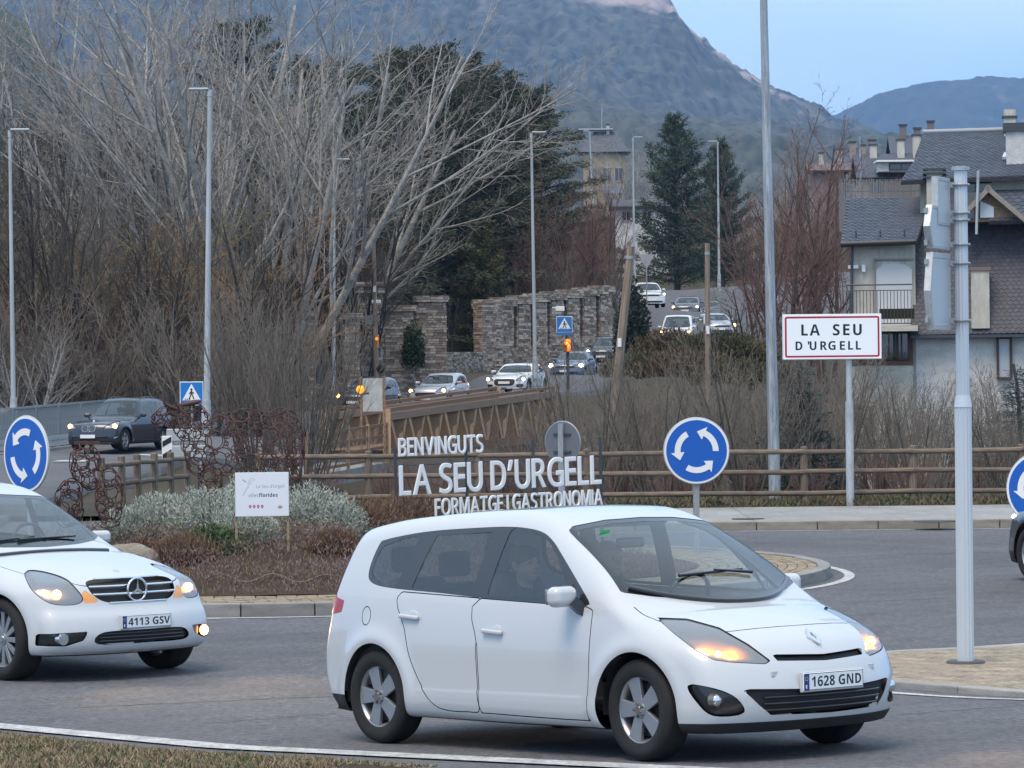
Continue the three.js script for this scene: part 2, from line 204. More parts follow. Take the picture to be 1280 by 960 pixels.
// ---------------------------------------------------------------- splitter island with the tall sign post
{
  const g = new THREE.Group(); g.name = 'splitter_island'; g.userData.kind = 'structure'; scene.add(g);
  const corner = [ground(985, 838), ground(1120, 859), ground(1290, 873), ground(1560, 890), ground(1560, 792), ground(1290, 813), ground(1120, 821)];
  const top = flat('gravel_top', corner, 0.052, std(0.46, 0.375, 0.275, 1, { map: TX.speckle, bumpMap: TX.earth, bumpScale: 0.012 }), g);
  const ks = [0.40, 0.37, 0.43].map((c) => std(c, c, c * 0.98, 0.9, { map: TX.concrete }));
  for (let i = 0; i < corner.length; i++) {
    const a = corner[i], b = corner[(i + 1) % corner.length]; if (i === 3) continue;
    const len = a.distanceTo(b), n = Math.max(1, Math.round(len / 0.9));
    for (let k = 0; k < n; k++) { const p = a.clone().lerp(b, (k + 0.5) / n), m = mesh('kerb_stone', rbox(len / n - 0.005, 0.2, 0.13, 0.015), ks[(k + i) % 3], g); m.position.set(p.x, -0.043, p.z); m.rotation.y = -Math.atan2(b.z - a.z, b.x - a.x); }
  }
  const o1 = ground(960, 850), o2 = ground(1120, 867), o3 = ground(1560, 902), o4 = ground(960, 831), o5 = ground(1120, 816), o6 = ground(1560, 787);
  lineStrip('road_marking', o1, o2, 0.12); lineStrip('road_marking', o2, o3, 0.12); lineStrip('road_marking', o4, o5, 0.12); lineStrip('road_marking', o5, o6, 0.12);
}
// ---------------------------------------------------------------- far pavement with kerb
{
  const g = new THREE.Group(); g.name = 'pavement'; g.userData.kind = 'structure'; scene.add(g);
  const KZ = -59.2, x0 = -1, x1 = 32, slab = std(0.37, 0.365, 0.36, 0.92, { map: TX.concrete });
  for (let x = x0, k = 0; x < x1; x += 2.5, k++) mesh('concrete_slab', box(2.49, 0.2, 6.6, x + 1.25, 0.03 + rr(-0.002, 0.002), KZ - 0.17 - 3.3), k % 2 ? slab : std(0.355, 0.35, 0.345, 0.92, { map: TX.concrete }), g);
  const km = [[0.36, 0.32, 0.27], [0.34, 0.305, 0.26], [0.375, 0.34, 0.29]].map((c) => std(...c, 0.9, { map: TX.concrete })), kg = rbox(0.985, 0.28, 0.16, 0.02);
  for (let x = x0, k = 0; x < x1; x += 1, k++) { const m = mesh('kerb_stone', kg, km[(k * 7) % 3], g); m.position.set(x + 0.5, 0.003 + rr(-0.004, 0.004), KZ - 0.08); }
  lineStrip('road_marking', V(x0, 0, KZ + 0.45), V(x1, 0, KZ + 0.45), 0.11);
  for (const [px, py, w] of [[1170, 652, 0.75], [935, 649, 0.55]]) { const p = ground(px, py, 0.13); solo('manhole_cover', cyl(w / 2, w / 2, 0.012, p.x, 0.131, p.z, 24), std(0.05, 0.05, 0.05, 0.7), px > 1000 ? 'dark round manhole cover in the pavement beside the ribbed sign post' : 'small dark manhole cover in the pavement behind the blue roundabout sign', 'manhole cover'); }
  // soil bank behind the pavement
  struct('bank', sheet(120, 14, (u, v) => { const x = lerp(-14, 34, u), d = lerp(65.95, 74, v); return V(x, 0.1 + 0.05 * fbm(x, d, 2) + 0.1 * smooth(66, 67, d) - 0.7 * smooth(70, 74, d), -d); }, (p) => { const n = clamp(0.5 + 1.5 * fbm(p.x * 0.8, p.z * 0.8, 6), 0, 1); return [lerp(0.10, 0.06, n), lerp(0.075, 0.07, n), lerp(0.045, 0.03, n)]; }, 0.6), new THREE.MeshStandardMaterial({ vertexColors: true, roughness: 1, map: TX.earth }));
}
// ---------------------------------------------------------------- building helpers
function polySlab(pts, t) {                      // flat polygon in space given thickness t against its normal
  const n = V(0, 0, 0); for (let i = 0; i < pts.length; i++) { const a = pts[i], b = pts[(i + 1) % pts.length]; n.x += (a.y - b.y) * (a.z + b.z); n.y += (a.z - b.z) * (a.x + b.x); n.z += (a.x - b.x) * (a.y + b.y); } n.normalize();
  const X = pts[1].clone().sub(pts[0]).normalize(), Y = n.clone().cross(X), o = pts[0];
  const g = new THREE.ExtrudeGeometry(new THREE.Shape(pts.map((p) => { const q = p.clone().sub(o); return new THREE.Vector2(q.dot(X), q.dot(Y)); })), { depth: t, bevelEnabled: false });
  g.translate(0, 0, -t); return g.applyMatrix4(new THREE.Matrix4().makeBasis(X, Y, n).setPosition(o));
}
function slates(q, su, sv, diamond = true) {     // overlapping slates on the quad q = [left eave, right eave, right ridge, left ridge]
  const [a, b, c, d] = q, L = a.distanceTo(b), S = a.distanceTo(d), nu = Math.max(2, Math.round(L / su)), nv = Math.max(2, Math.round(S / sv)), out = [];
  const n = b.clone().sub(a).cross(d.clone().sub(a)).normalize();
  const P = (u, v, h) => a.clone().lerp(b, clamp(u, 0, 1)).lerp(d.clone().lerp(c, clamp(u, 0, 1)), clamp(v, 0, 1)).addScaledVector(n, h);
  const pos = [];
  for (let j = 0; j < nv; j++) for (let i = 0; i <= nu; i++) {
    const u0 = (i - (j % 2 ? 0.5 : 0)) / nu, u1 = u0 + 0.96 / nu, v0 = j / nv, v1 = (j + 1.35) / nv, um = (u0 + u1) / 2, h = 0.014 + rr(0, 0.008), w = 0.004;
    if (um > 1.001 || um < -0.001) continue;
    const p = [P(u0, lerp(v0, v1, 0.4), h), P(um, v0, h + 0.006), P(u1, lerp(v0, v1, 0.4), h), P(u1, v1, w), P(u0, v1, w)], e = [P(u0, lerp(v0, v1, 0.4), 0), P(um, v0, 0), P(u1, lerp(v0, v1, 0.4), 0)];
    const T = (x, y, z) => pos.push(x.x, x.y, x.z, y.x, y.y, y.z, z.x, z.y, z.z);
    T(p[0], p[1], p[2]); T(p[0], p[2], p[3]); T(p[0], p[3], p[4]); T(e[0], e[1], p[1]); T(e[0], p[1], p[0]); T(e[1], e[2], p[2]); T(e[1], p[2], p[1]);
  }
  const g = new THREE.BufferGeometry(); g.setAttribute('position', new THREE.Float32BufferAttribute(pos, 3)); g.setAttribute('uv', new THREE.Float32BufferAttribute(new Array(pos.length / 3 * 2).fill(0), 2)); g.computeVertexNormals();
  const k = g.attributes.uv; for (let i = 0; i < k.count; i++) { const r = Math.floor(i / 21); k.setXY(i, (r * 0.37) % 1 + 0.03 * (i % 3), (r * 0.61) % 1 + 0.03 * (i % 2)); }
  return g;
}
const slateMat = std(0.105, 0.125, 0.165, 0.55, { map: TX.speckle }), slateBrown = std(0.105, 0.103, 0.122, 0.65, { map: TX.speckle }), creamWall = std(0.68, 0.64, 0.57, 0.9, { map: TX.concrete }), whiteWall = std(0.76, 0.75, 0.75, 0.9, { map: TX.concrete });
const darkWood = std(0.10, 0.065, 0.045, 0.7, { map: TX.wood }), goldWood = std(0.30, 0.21, 0.13, 0.7, { map: TX.wood }), houseGlass = phys(0.03, 0.035, 0.045, 0.08, { clearcoat: 1 });
function roofPart(parent, q, su, sv, m, under = slateBrown) { const r = mesh('roof', polySlab(q, 0.16), under, parent); stuff(mesh('slates', slates(q, su, sv), m, r)); return r; }
function windowPart(parent, w, h, x, y, z, frameMat, glassMat = houseGlass, mull = true) {
  const f = mesh('window', merge([box(w, 0.09, 0.1, x, y + h / 2, z), box(w, 0.09, 0.1, x, y - h / 2, z), box(0.09, h + 0.09, 0.1, x - w / 2, y, z), box(0.09, h + 0.09, 0.1, x + w / 2, y, z), ...(mull ? [box(0.06, h - 0.08, 0.07, x, y, z)] : [])]), frameMat, parent);
  mesh('pane', box(w - 0.09, h - 0.09, 0.02, x, y, z - 0.02), glassMat, f); return f;
}
// ---------------------------------------------------------------- the slate-roofed house on the right
{
  const D = 125, s = FOC / D, o = V((1065 - 640) / s, 0, -D), h = thing('slate_house', 'cream house with steep slate roofs, balcony and timber gable', 'house', o, -0.115);
  const X = (px) => (px - 1065) / s, Y = (py) => 2.55 - (py - 472) / s, Q = (px, py, z) => V(X(px), Y(py), z);
  const H0 = -1.5;
  // left block: wall, roof, balcony
  mesh('wall', box(X(1145), Y(312) - H0, 6, X(1145) / 2, (Y(312) + H0) / 2, -3.1), creamWall, h);
  roofPart(h, [Q(1053, 309, 0.5), Q(1147, 307, 0.5), Q(1166, 246, -3.6), Q(1058, 246, -3.6)], 0.2, 0.15, slateMat);
  const gt = mesh('gutter', bar(Q(1053, 310, 0.57), Q(1146, 308, 0.57), 0.07), std(0.05, 0.045, 0.045, 0.5), h);
  for (let k = 0; k < 3; k++) mesh('snow_guard', box(0.05, 0.22, 0.12, X(1072 + k * 30), Y(297), 0.06), std(0.04, 0.04, 0.045), h);
  const door = mesh('shutter_door', ext([[X(1096), Y(412)], [X(1141), Y(412)], [X(1141), Y(342)], [X(1132), Y(336)], [X(1118), Y(334)], [X(1104), Y(336)], [X(1096), Y(342)]], 0.05), std(0.55, 0.55, 0.56, 0.6), h); door.position.z = -0.08;
  mesh('door_frame', merge([box(0.06, 2.35, 0.1, X(1094.5), Y(371), -0.04), box(X(1143) - X(1094), 0.06, 0.1, X(1118.5), Y(329), -0.04)]), std(0.28, 0.26, 0.24, 0.8), h);
  mesh('balcony_floor', box(X(1145) + 0.35, 0.2, 1.3, X(1145) / 2 - 0.1, Y(416), 0.65), creamWall, h);
  const rail = mesh('balcony_railing', merge([bar(Q(1060, 362, 1.25), Q(1141, 362, 1.25), 0.025), bar(Q(1060, 369, 1.25), Q(1141, 369, 1.25), 0.015), bar(Q(1060, 410, 1.25), Q(1141, 410, 1.25), 0.02), bar(Q(1060, 362, 1.25), Q(1060, 362, 0), 0.02)]), MT.darkSteel, h);
  for (let px = 1060; px <= 1141; px += 4.2) mesh('baluster', bar(Q(px, 369, 1.25), Q(px, 410, 1.25), 0.012, 0.012, 5), MT.darkSteel, rail);
  mesh('planter', box(1.2, 0.35, 0.25, X(1122), Y(398), 1.05), std(0.10, 0.11, 0.07, 1, { map: TX.earth }), h);
  mesh('wall_lamp', merge([box(0.12, 0.25, 0.14, X(1081), Y(340), 0), box(0.35, 0.12, 0.12, X(1068), Y(338), 0)]), MT.white, h);
  mesh('downpipe', bar(Q(1067, 312, 0.06), Q(1065, 420, 0.06), 0.05), MT.darkSteel, h);
  // middle: tall steep brown slate slope with white wall below
  mesh('wall', box(X(1420) - X(1141), Y(424) - H0, 5, (X(1420) + X(1141)) / 2, (Y(424) + H0) / 2, -2.6), whiteWall, h);
  roofPart(h, [Q(1138, 424, 0.35), Q(1420, 422, 0.35), Q(1420, 282, -1.4), Q(1146, 282, -1.4)], 0.2, 0.15, slateBrown, slateMat);
  mesh('eave', box(X(1420) - X(1138), 0.1, 0.22, (X(1420) + X(1138)) / 2, Y(426.5), 0.32), MT.darkSteel, h);
  const ch = mesh('chimney', box(0.62, Y(345) - Y(417), 0.7, X(1225), (Y(345) + Y(417)) / 2, 0.05), creamWall, h); mesh('chimney_cap', box(0.72, 0.12, 0.8, X(1225), Y(343), 0.05), std(0.2, 0.14, 0.12, 0.9), ch);
  // gable dormer with glazing
  const gb = mesh('gable', ext([[X(1200), Y(284)], [X(1285), Y(284)], [X(1236), Y(246)]], 1.5), goldWood, h); gb.position.z = -1.6;
  for (const pts of [[[1206, 280], [1218, 280], [1218, 267]], [[1226, 279], [1243, 279], [1243, 266], [1226, 258]]]) { const p = mesh('pane', ext(pts.map(([a, b]) => [X(a), Y(b)]), 0.04), pts.length > 3 ? phys(0.5, 0.54, 0.58, 0.1) : houseGlass, h); p.position.z = -0.07; }
  mesh('gable_beam', merge([beam(Q(1195, 286, 0.08), Q(1239, 241, 0.08), 0.35, 0.16), beam(Q(1233, 241, 0.08), Q(1290, 291, 0.08), 0.35, 0.16)]), std(0.42, 0.38, 0.34, 0.8, { map: TX.wood }), h);
  mesh('mast', bar(Q(1221, 300, 0.3), Q(1224, 221, 0.3), 0.05), MT.paleSteel, h);
  roofPart(h, [Q(1236, 283, 0.05), Q(1420, 283, 0.05), Q(1420, 242, -1.6), Q(1246, 242, -1.6)], 0.3, 0.22, slateMat);
  // upper storey and the two roof planes above it
  mesh('wall', box(X(1420) - X(1152), 4, 6, (X(1420) + X(1152)) / 2, Y(222) - 2, -5), creamWall, h);
  mesh('wall_opening', box(1.1, 0.35, 0.1, X(1222), Y(237), -1.98), houseGlass, h);
  roofPart(h, [Q(1128, 229, -1.2), Q(1420, 222, -1.2), Q(1420, 184, -4.2), Q(1152, 187, -4.2)], 0.22, 0.16, slateMat);
  roofPart(h, [Q(1146, 191, -4.3), Q(1420, 186, -4.3), Q(1420, 152, -7.2), Q(1157, 155, -7.2)], 0.22, 0.16, slateMat);
  mesh('ridge', bar(Q(1156, 154, -7.2), Q(1420, 151, -7.2), 0.09), std(0.30, 0.31, 0.33, 0.6), h);
  const c2 = mesh('chimney', box(0.42, 1.2, 0.5, X(1269), Y(150), -6.6), creamWall, h); mesh('chimney_cap', box(0.55, 0.08, 0.6, X(1269), Y(138), -6.6), MT.darkSteel, c2);
  const c3 = mesh('chimney', box(0.55, 2.3, 0.7, X(1170), Y(258), -1.2), creamWall, h); mesh('chimney_cap', merge([0, 1, 2].map((k) => box(0.8, 0.06, 0.9, X(1170), Y(226 - k * 5), -1.2))), MT.darkSteel, c3);
  mesh('tower', box(1.6, 1.5, 1.2, X(1290), Y(190), -3.1), whiteWall, h); mesh('tower_roof', box(1.8, 0.3, 1.4, X(1290), Y(161), -3.1), MT.darkSteel, h);
  mesh('skylight', polySlab([Q(1256, 202, -3.0), Q(1268, 201, -3.0), Q(1268, 194, -3.55), Q(1259, 195, -3.55)].map((p) => p.add(V(0, 0.12, 0.12))), 0.1), phys(0.55, 0.6, 0.68, 0.1), h);
  mesh('side_tower', box(3, 9, 4, X(1150) - 1.2 + 1.2, Y(470), -6), creamWall, h);
  // windows low on the white wall
  windowPart(h, 0.45, 1.4, X(1254), Y(454), 0, darkWood, phys(0.4, 0.42, 0.45, 0.1), false);
  windowPart(h, 0.6, 0.9, X(1111), Y(437), 0, darkWood, houseGlass); windowPart(h, 0.5, 0.9, X(1127), Y(437), 0, darkWood, houseGlass);
  mesh('brick_band', box(X(1141), 1.2, 0.06, X(1141) / 2, Y(440), -0.09), std(0.20, 0.11, 0.08, 0.9, { map: TX.concrete }), h);
}
// reed screen on the terrace behind the left roof
{
  const D = 131, g = thing('reed_screen', 'grey reed screen fence behind the left slate roof', 'fence', at(1050, 262, D));
  const a = V(0, 0, 0), L = at(1155, 262, D).sub(at(1050, 262, D)).length();
  for (let k = 0; k < 3; k++) mesh('screen_rail', bar(V(0, 0.25 + k * 0.4, -0.05), V(L, 0.25 + k * 0.4, -0.05), 0.02), MT.darkSteel, g);
  const l = []; for (let x = 0; x < L; x += 0.045) l.push(bar(V(x, -0.8, rr(-0.03, 0.03)), V(x + rr(-0.02, 0.02), 1.05 + rr(-0.08, 0.08), rr(-0.03, 0.03)), 0.022, 0.014, 4)); stuff(mesh('reeds', merge(l), std(0.24, 0.25, 0.27, 0.95), g));
}
// ---------------------------------------------------------------- houses of the town further up
function simpleHouse(name, label, px0, px1, pyEave, pyRidge, pyBase, D, wallM, roofM, o = {}) {
  const s = FOC / D, c = at((px0 + px1) / 2, pyBase, D), g = thing(name, label, 'house', c, o.turn || 0, o.group), w = (px1 - px0) / s, hE = (pyBase - pyEave) / s, hR = (pyBase - pyRidge) / s, dp = o.depth || w * 0.8, ov = 0.5;
  mesh('wall', box(w, hE + 6, dp, 0, hE / 2 - 3, -dp / 2), wallM, g);
  const hip = o.hip || 0, A = V(-w / 2 - ov, hE, ov), B = V(w / 2 + ov, hE, ov), C = V(w / 2 + ov - hip, hR, -dp / 2), E = V(-w / 2 - ov + hip, hR, -dp / 2), A2 = V(-w / 2 - ov, hE, -dp - ov), B2 = V(w / 2 + ov, hE, -dp - ov);
  mesh('roof', merge([polySlab([A, B, C, E], 0.2), polySlab([B2, A2, E, C], 0.2), ...(hip ? [polySlab([B, B2, C], 0.2), polySlab([A2, A, E], 0.2)] : [])]), roofM, g);
  if (!hip) mesh('gable', merge([-1, 1].map((k) => polySlab(k > 0 ? [V(w / 2, hE, 0), V(w / 2, hE, -dp), V(w / 2, hR - 0.2, -dp / 2)] : [V(-w / 2, hE, -dp), V(-w / 2, hE, 0), V(-w / 2, hR - 0.2, -dp / 2)], 0.2))), wallM, g);
  for (const [fx, y, ww, hh] of o.win || []) windowPart(g, ww, hh, fx * w, hE - y, 0.04, std(0.35, 0.3, 0.26), houseGlass);
  for (const [fx, up0, cw0] of o.chim || []) { const up = up0 * 0.75, cw = cw0 * 0.62; const ch = mesh('chimney', box(cw, up + 1.5, cw, fx * w, hR + up / 2 - 0.75, -dp * 0.45), o.chimM || creamWall, g); mesh('chimney_cap', box(cw * 1.3, 0.15, cw * 1.3, fx * w, hR + up + 0.05, -dp * 0.45), MT.darkSteel, ch); }
  return g;
}
{
  const h = simpleHouse('town_house', 'cream house with dark hipped roof above the roadside trees', 730, 782, 190, 163, 240, 350, std(0.50, 0.42, 0.31, 0.9, { map: TX.concrete }), slateMat, { hip: 1.6, win: [[-0.28, 2.2, 0.9, 1.3], [0.06, 2.2, 0.9, 1.3], [0.34, 2.2, 0.8, 1.3]], chim: [[0.1, 0.8, 0.5]] });
  mesh('antenna', bar(V(-0.2, 4, -3), V(-0.1, 8.8, -3), 0.05), MT.galv, h); mesh('balcony', box(1.9, 0.7, 0.6, 0.7, 0.2, 0.3), std(0.25, 0.3, 0.38), h);
  mesh('roof_terrace', box(3.4, 0.12, 2, -0.8, 6.2, -2), std(0.4, 0.45, 0.52), h);
  simpleHouse('town_house', 'low white house half hidden behind the tall pine', 770, 835, 258, 248, 285, 300, whiteWall, slateBrown, { win: [[-0.3, 0.8, 0.7, 0.8], [0.1, 0.8, 0.7, 0.8]] });
  simpleHouse('town_house', 'slate house with white framed dormer and tan wall below', 1078, 1165, 222, 190, 275, 290, std(0.50, 0.34, 0.22, 0.9), slateMat, { chim: [[-0.3, 0.9, 0.9], [0.1, 1.4, 0.9], [0.33, 1.9, 1.0]], win: [[-0.3, 0.9, 1.2, 0.8]] });
  { const d = thing('roof_dormer', 'white framed dormer window on the slate roof', 'dormer', at(1122, 213, 288)); mesh('wall', box(3.0, 0.75, 2, 0, 0.3, -1), whiteWall, d); mesh('roof', box(3.4, 0.14, 2.6, 0, 0.75, -0.9), MT.white, d); windowPart(d, 1.9, 0.5, 0.3, 0.3, 0.03, darkWood); }
  simpleHouse('town_house', 'brown gabled house with chimneys beside bare red trees', 1016, 1058, 213, 203, 260, 330, std(0.20, 0.155, 0.15, 0.9), std(0.13, 0.10, 0.10, 0.8), { chim: [[-0.2, 1.2, 0.7], [0.35, 1.6, 0.7]] });
  simpleHouse('town_house', 'tall narrow house with grey chimneys above the reed screen', 1062, 1100, 207, 193, 260, 340, std(0.28, 0.25, 0.23, 0.9), slateMat, { chim: [[-0.35, 1.6, 0.9], [0, 1.2, 0.7], [0.3, 1.8, 1.0]], chimM: std(0.3, 0.25, 0.22) });
  simpleHouse('town_house', 'dark slate house right behind the main slate roof', 1120, 1180, 192, 168, 260, 320, std(0.22, 0.2, 0.2, 0.9), slateMat, { chim: [[-0.3, 1.2, 0.9], [0.0, 0.8, 0.9], [0.28, 1.6, 0.9]], chimM: std(0.16, 0.14, 0.14) });
  simpleHouse('town_house', 'pale house glimpsed through the grey thicket', 285, 345, 372, 345, 470, 215, std(0.44, 0.42, 0.46, 0.9), slateBrown, { win: [[-0.2, 1.2, 0.9, 1.2], [0.2, 1.2, 0.9, 1.2]] });
  { const a = thing('antenna_mast', 'thin pale antenna mast among the town roofs', 'antenna', at(1077, 250, 250)); mesh('pole', bar(V(0, -4, 0), V(-0.1, 4.4, 0), 0.05), MT.galv, a); }
}
// ---------------------------------------------------------------- stone wall ruins along the road
const stoneM = [[0.62, 0.51, 0.41], [0.46, 0.36, 0.29], [0.76, 0.68, 0.59], [0.33, 0.255, 0.22]].map((c) => std(...c, 0.95, { map: TX.speckle })), mortar = std(0.27, 0.235, 0.205, 1);
function stoneFace(parent, w, h, x, y, z, dz) {  // rows of uneven stones proud of a core block, front and sides
  mesh('core', box(w, h, dz, x, y + h / 2, z - dz / 2), mortar, parent);
  const lists = stoneM.map(() => []);
  for (let yy = 0; yy < h - 0.03;) { const ch = Math.min(rr(0.085, 0.15), h - yy); for (let xx = 0; xx < w - 0.02;) { const l = Math.min(rr(0.14, 0.44), w - xx); const g = box(l - 0.025, ch - 0.02, rr(0.08, 0.16)); g.rotateZ(rr(-0.03, 0.03)).translate(x - w / 2 + xx + l / 2, y + yy + ch / 2, z + rr(-0.02, 0.03)); lists[Math.floor(R() * 4)].push(g); xx += l; }
    for (const sx of [-1, 1]) for (let zz = 0; zz < dz - 0.02;) { const l = Math.min(rr(0.16, 0.45), dz - zz); const g = box(0.1, ch - 0.022, l - 0.025); g.translate(x + sx * (w / 2) + rr(-0.03, 0.02), y + yy + ch / 2, z - zz - l / 2); lists[Math.floor(R() * 4)].push(g); zz += l; } yy += ch; }
  lists.forEach((l, i) => { if (l.length) stuff(mesh('stones', merge(l), stoneM[i], parent)); });
}
{
  // wall with upright slots: from (603, d 166) to (766, d 190)
  const A = at(603, 472, 203), B = at(768, 449, 210), L = Math.hypot(B.x - A.x, B.z - A.z), g = thing('stone_wall', 'long rubble stone wall with narrow upright slots beside the road', 'wall', A, -Math.atan2(B.z - A.z, B.x - A.x));
  const n = 8, H = 4.15, rise = B.y - A.y;
  for (let k = 0; k < n; k++) { const f = (k + 0.5) / n, w = L / n - (k === 0 ? 0.1 : 0.36), y = rise * f - 1; stoneFace(g, k === 0 ? w + 0.3 : w, H + 1 + (k === 0 ? 0.1 : 0), L * f, y, k === 0 ? 0.15 : 0, 0.7); stoneFace(g, L / n + 0.05, 1.35 + 1, L * f, y, -0.08, 0.5); }
  for (let k = 0; k < n; k++) { const f = (k + 0.5) / n; stoneFace(g, L / n + 0.02, 0.5, L * f, rise * f + H - 0.3, 0.1, 0.9); }
  const left = [[315, 400, 520, 150, 0.62, 0.5], [385, 396, 520, 153, 0.62, 0.5], [441, 398, 512, 156, 0.62, 0.5], [465, 365, 500, 160, 1.0, 0.7], [500, 388, 490, 163, 1.3, 0.6], [541, 376, 470, 165, 1.25, 0.8]];
  left.forEach(([px, pt, pb, d, w, dz], i) => {
    const p = at(px, pb, d), q = at(px, pt, d), h = q.y - p.y, t = thing('stone_pillar', ['slender stone pillar at the end of the ruined wall', 'slender stone pillar behind the willow stems', 'stone pillar beside the amber signal pole', 'tall stone pillar with stepped cap', 'broad stone pier draped with ivy', 'square stone tower pier beside the dark gap'][i], 'pillar', p, 0.15, 'stone pillars of the ruined wall');
    stoneFace(t, w, h + 1.2, 0, -1.2, 0, dz); stoneFace(t, w + 0.22, 0.28, 0, h - 0.05, 0.12, dz + 0.24); if (i === 3) stoneFace(t, w + 0.4, 0.2, 0, h + 0.24, 0.2, dz + 0.4);
  });
  const lw = [[300, 488, 520, 152, 560, 462, 500, 166], [552, 440, 475, 197, 608, 438, 474, 203]];
  for (const [x0, t0, b0, d0, x1, t1, b1, d1] of lw) { const p = at(x0, b0, d0), q = at(x1, b1, d1), l = Math.hypot(q.x - p.x, q.z - p.z), t = thing('low_stone_wall', x0 < 400 ? 'low stone wall joining the ruined pillars' : 'low stone wall closing the gap between the ruins', 'wall', p, -Math.atan2(q.z - p.z, q.x - p.x)); const hh = at(x0, t0, d0).y - p.y; const nn = 8; for (let k = 0; k < nn; k++) stoneFace(t, l / nn + 0.02, hh + 1, l * (k + 0.5) / nn, (q.y - p.y) * (k + 0.5) / nn - 1, 0, 0.5); }
}
// ---------------------------------------------------------------- timber footbridge
{
  const A = at(484, 570, 113), B = at(694, 545, 126), g = thing('timber_footbridge', 'brown timber truss footbridge with zigzag braces over the stream', 'footbridge'), up = (p, y) => p.clone().add(V(0, y, 0));
  const hA = at(484, 521, 113).y - A.y, hB = at(694, 492, 126).y - B.y, side = V(-(B.z - A.z), 0, B.x - A.x).normalize().multiplyScalar(-2.2), wd = [std(0.62, 0.41, 0.25, 0.8, { map: TX.wood }), std(0.68, 0.46, 0.29, 0.8, { map: TX.wood }), std(0.30, 0.18, 0.11, 0.8, { map: TX.wood })];
  if (side.z > 0) side.negate();
  const std0 = std(0.38, 0.25, 0.16, 0.9, { map: TX.wood }), std1 = std(0.34, 0.22, 0.14, 0.9, { map: TX.wood });
  for (const [k, off] of [[0, V(0, 0, 0)], [1, side]]) {
    const a = A.clone().add(off), b = B.clone().add(off), at2 = up(a, hA), bt2 = up(b, hB);
    mesh('top_chord', beam(at2, bt2, 0.26, 0.22), std(0.36, 0.26, 0.20, 0.85, { map: TX.wood }), g); mesh('handrail', beam(up(at2, 0.22), up(bt2, 0.22), 0.12, 0.1), wd[2], g);
    mesh('bottom_chord', beam(a, b, 0.26, 0.3), wd[2], g);
    const n = 10;
    for (let i = 0; i < n; i++) { const f0 = i / n, f1 = (i + 0.55) / n, f2 = (i + 1) / n, T = (f) => at2.clone().lerp(bt2, f), D = (f) => a.clone().lerp(b, f); mesh('brace', beam(T(f0 + 0.008).add(V(0, 0, 0.06)), D(f1).add(V(0, 0, 0.06)), 0.15, 0.15), wd[i % 2], g); mesh('brace', beam(D(f1 + 0.004).add(V(0, 0, 0.03)), T(f2).add(V(0, 0, 0.03)), 0.13, 0.13), wd[(i + 1) % 2], g); }
    for (const f of [0, 1]) mesh('end_post', beam(a.clone().lerp(b, f), at2.clone().lerp(bt2, f).add(V(0, 0.25, 0)), 0.24, 0.24, V(1, 0, 0)), wd[1], g);
    for (let i = 0; i < 40; i++) { const f = (i + 0.5) / 40; mesh('cladding_board', beam(a.clone().lerp(b, f).add(V(0, 0.1, -0.16)), at2.clone().lerp(bt2, f).add(V(0, -0.05, -0.16)), 0.02, A.distanceTo(B) / 40 - 0.03, V(1, 0, 0)), [std0, std1][i % 2], g); }
  }
  const n = 46, dirv = B.clone().sub(A).multiplyScalar(1 / n).length(); for (let i = 0; i < n; i++) { const p = A.clone().lerp(B, (i + 0.5) / n); mesh('deck_board', beam(up(p, 0.2), up(p.clone().add(side), 0.2), dirv - 0.02, 0.05), wd[(i * 7) % 3], g); }
  const ab = thing('bridge_abutment', 'grey concrete abutment under the footbridge end', 'abutment', at(700, 560, 125)); mesh('block', box(3, 4.4, 3.4, 0.2, -1.95, -1), MT.concrete, ab); mesh('cap', box(3.2, 0.15, 3.6, 0.2, 0.3, -1), MT.concrete, ab);
  const rw = thing('retaining_wall', 'weathered concrete retaining wall below the footbridge', 'wall', at(600, 600, 128)); mesh('wall', box(12, 3.5, 0.5, -1, -0.4, 0), std(0.21, 0.205, 0.20, 0.95, { map: TX.concrete }), rw); mesh('coping', box(12.1, 0.14, 0.7, -1, 1.42, 0), MT.concrete, rw);
  // railing of the path that leads to the bridge
  const r = thing('path_railing', 'brown railing with wire mesh along the footbridge path', 'railing'), a = at(383, 592, 104), b = at(484, 574, 112), ha = at(383, 545, 104).y - a.y;
  for (let i = 0; i <= 4; i++) { const p = a.clone().lerp(b, i / 4); mesh('post', beam(up(p, -0.3), up(p, ha + 0.08), 0.1, 0.1, V(1, 0, 0)), wd[i % 2], r); }
  for (const f of [0.05, 0.36, 0.68, 1]) mesh('rail', beam(up(a, ha * f), up(b, ha * f), 0.06, 0.09), wd[2], r);
  const l = []; for (let i = 0; i < 60; i++) { const p = a.clone().lerp(b, (i + 0.5) / 60); l.push(bar(up(p, 0.05), up(p, ha), 0.008, 0.008, 4)); } stuff(mesh('wire_bars', merge(l), std(0.18, 0.12, 0.09, 0.6), r));
  const pv = thing('path_slab', 'concrete slab carrying the path to the footbridge', 'path'); mesh('slab', polySlab([up(a, -0.1), up(b, -0.1), up(b.clone().add(side), -0.1), up(a.clone().add(side), -0.1)], 0.4), MT.concrete, pv);
}
// steps beside the abutment
{ const g = thing('outdoor_steps', 'flight of concrete steps behind the turned round sign', 'steps', at(735, 610, 118)); for (let k = 0; k < 11; k++) mesh('step', box(1.7, 0.16, 0.42, 0, 0.17 * k - 0.4, -0.32 * k), k % 2 ? MT.concrete : std(0.29, 0.285, 0.28, 0.9, { map: TX.concrete }), g); }
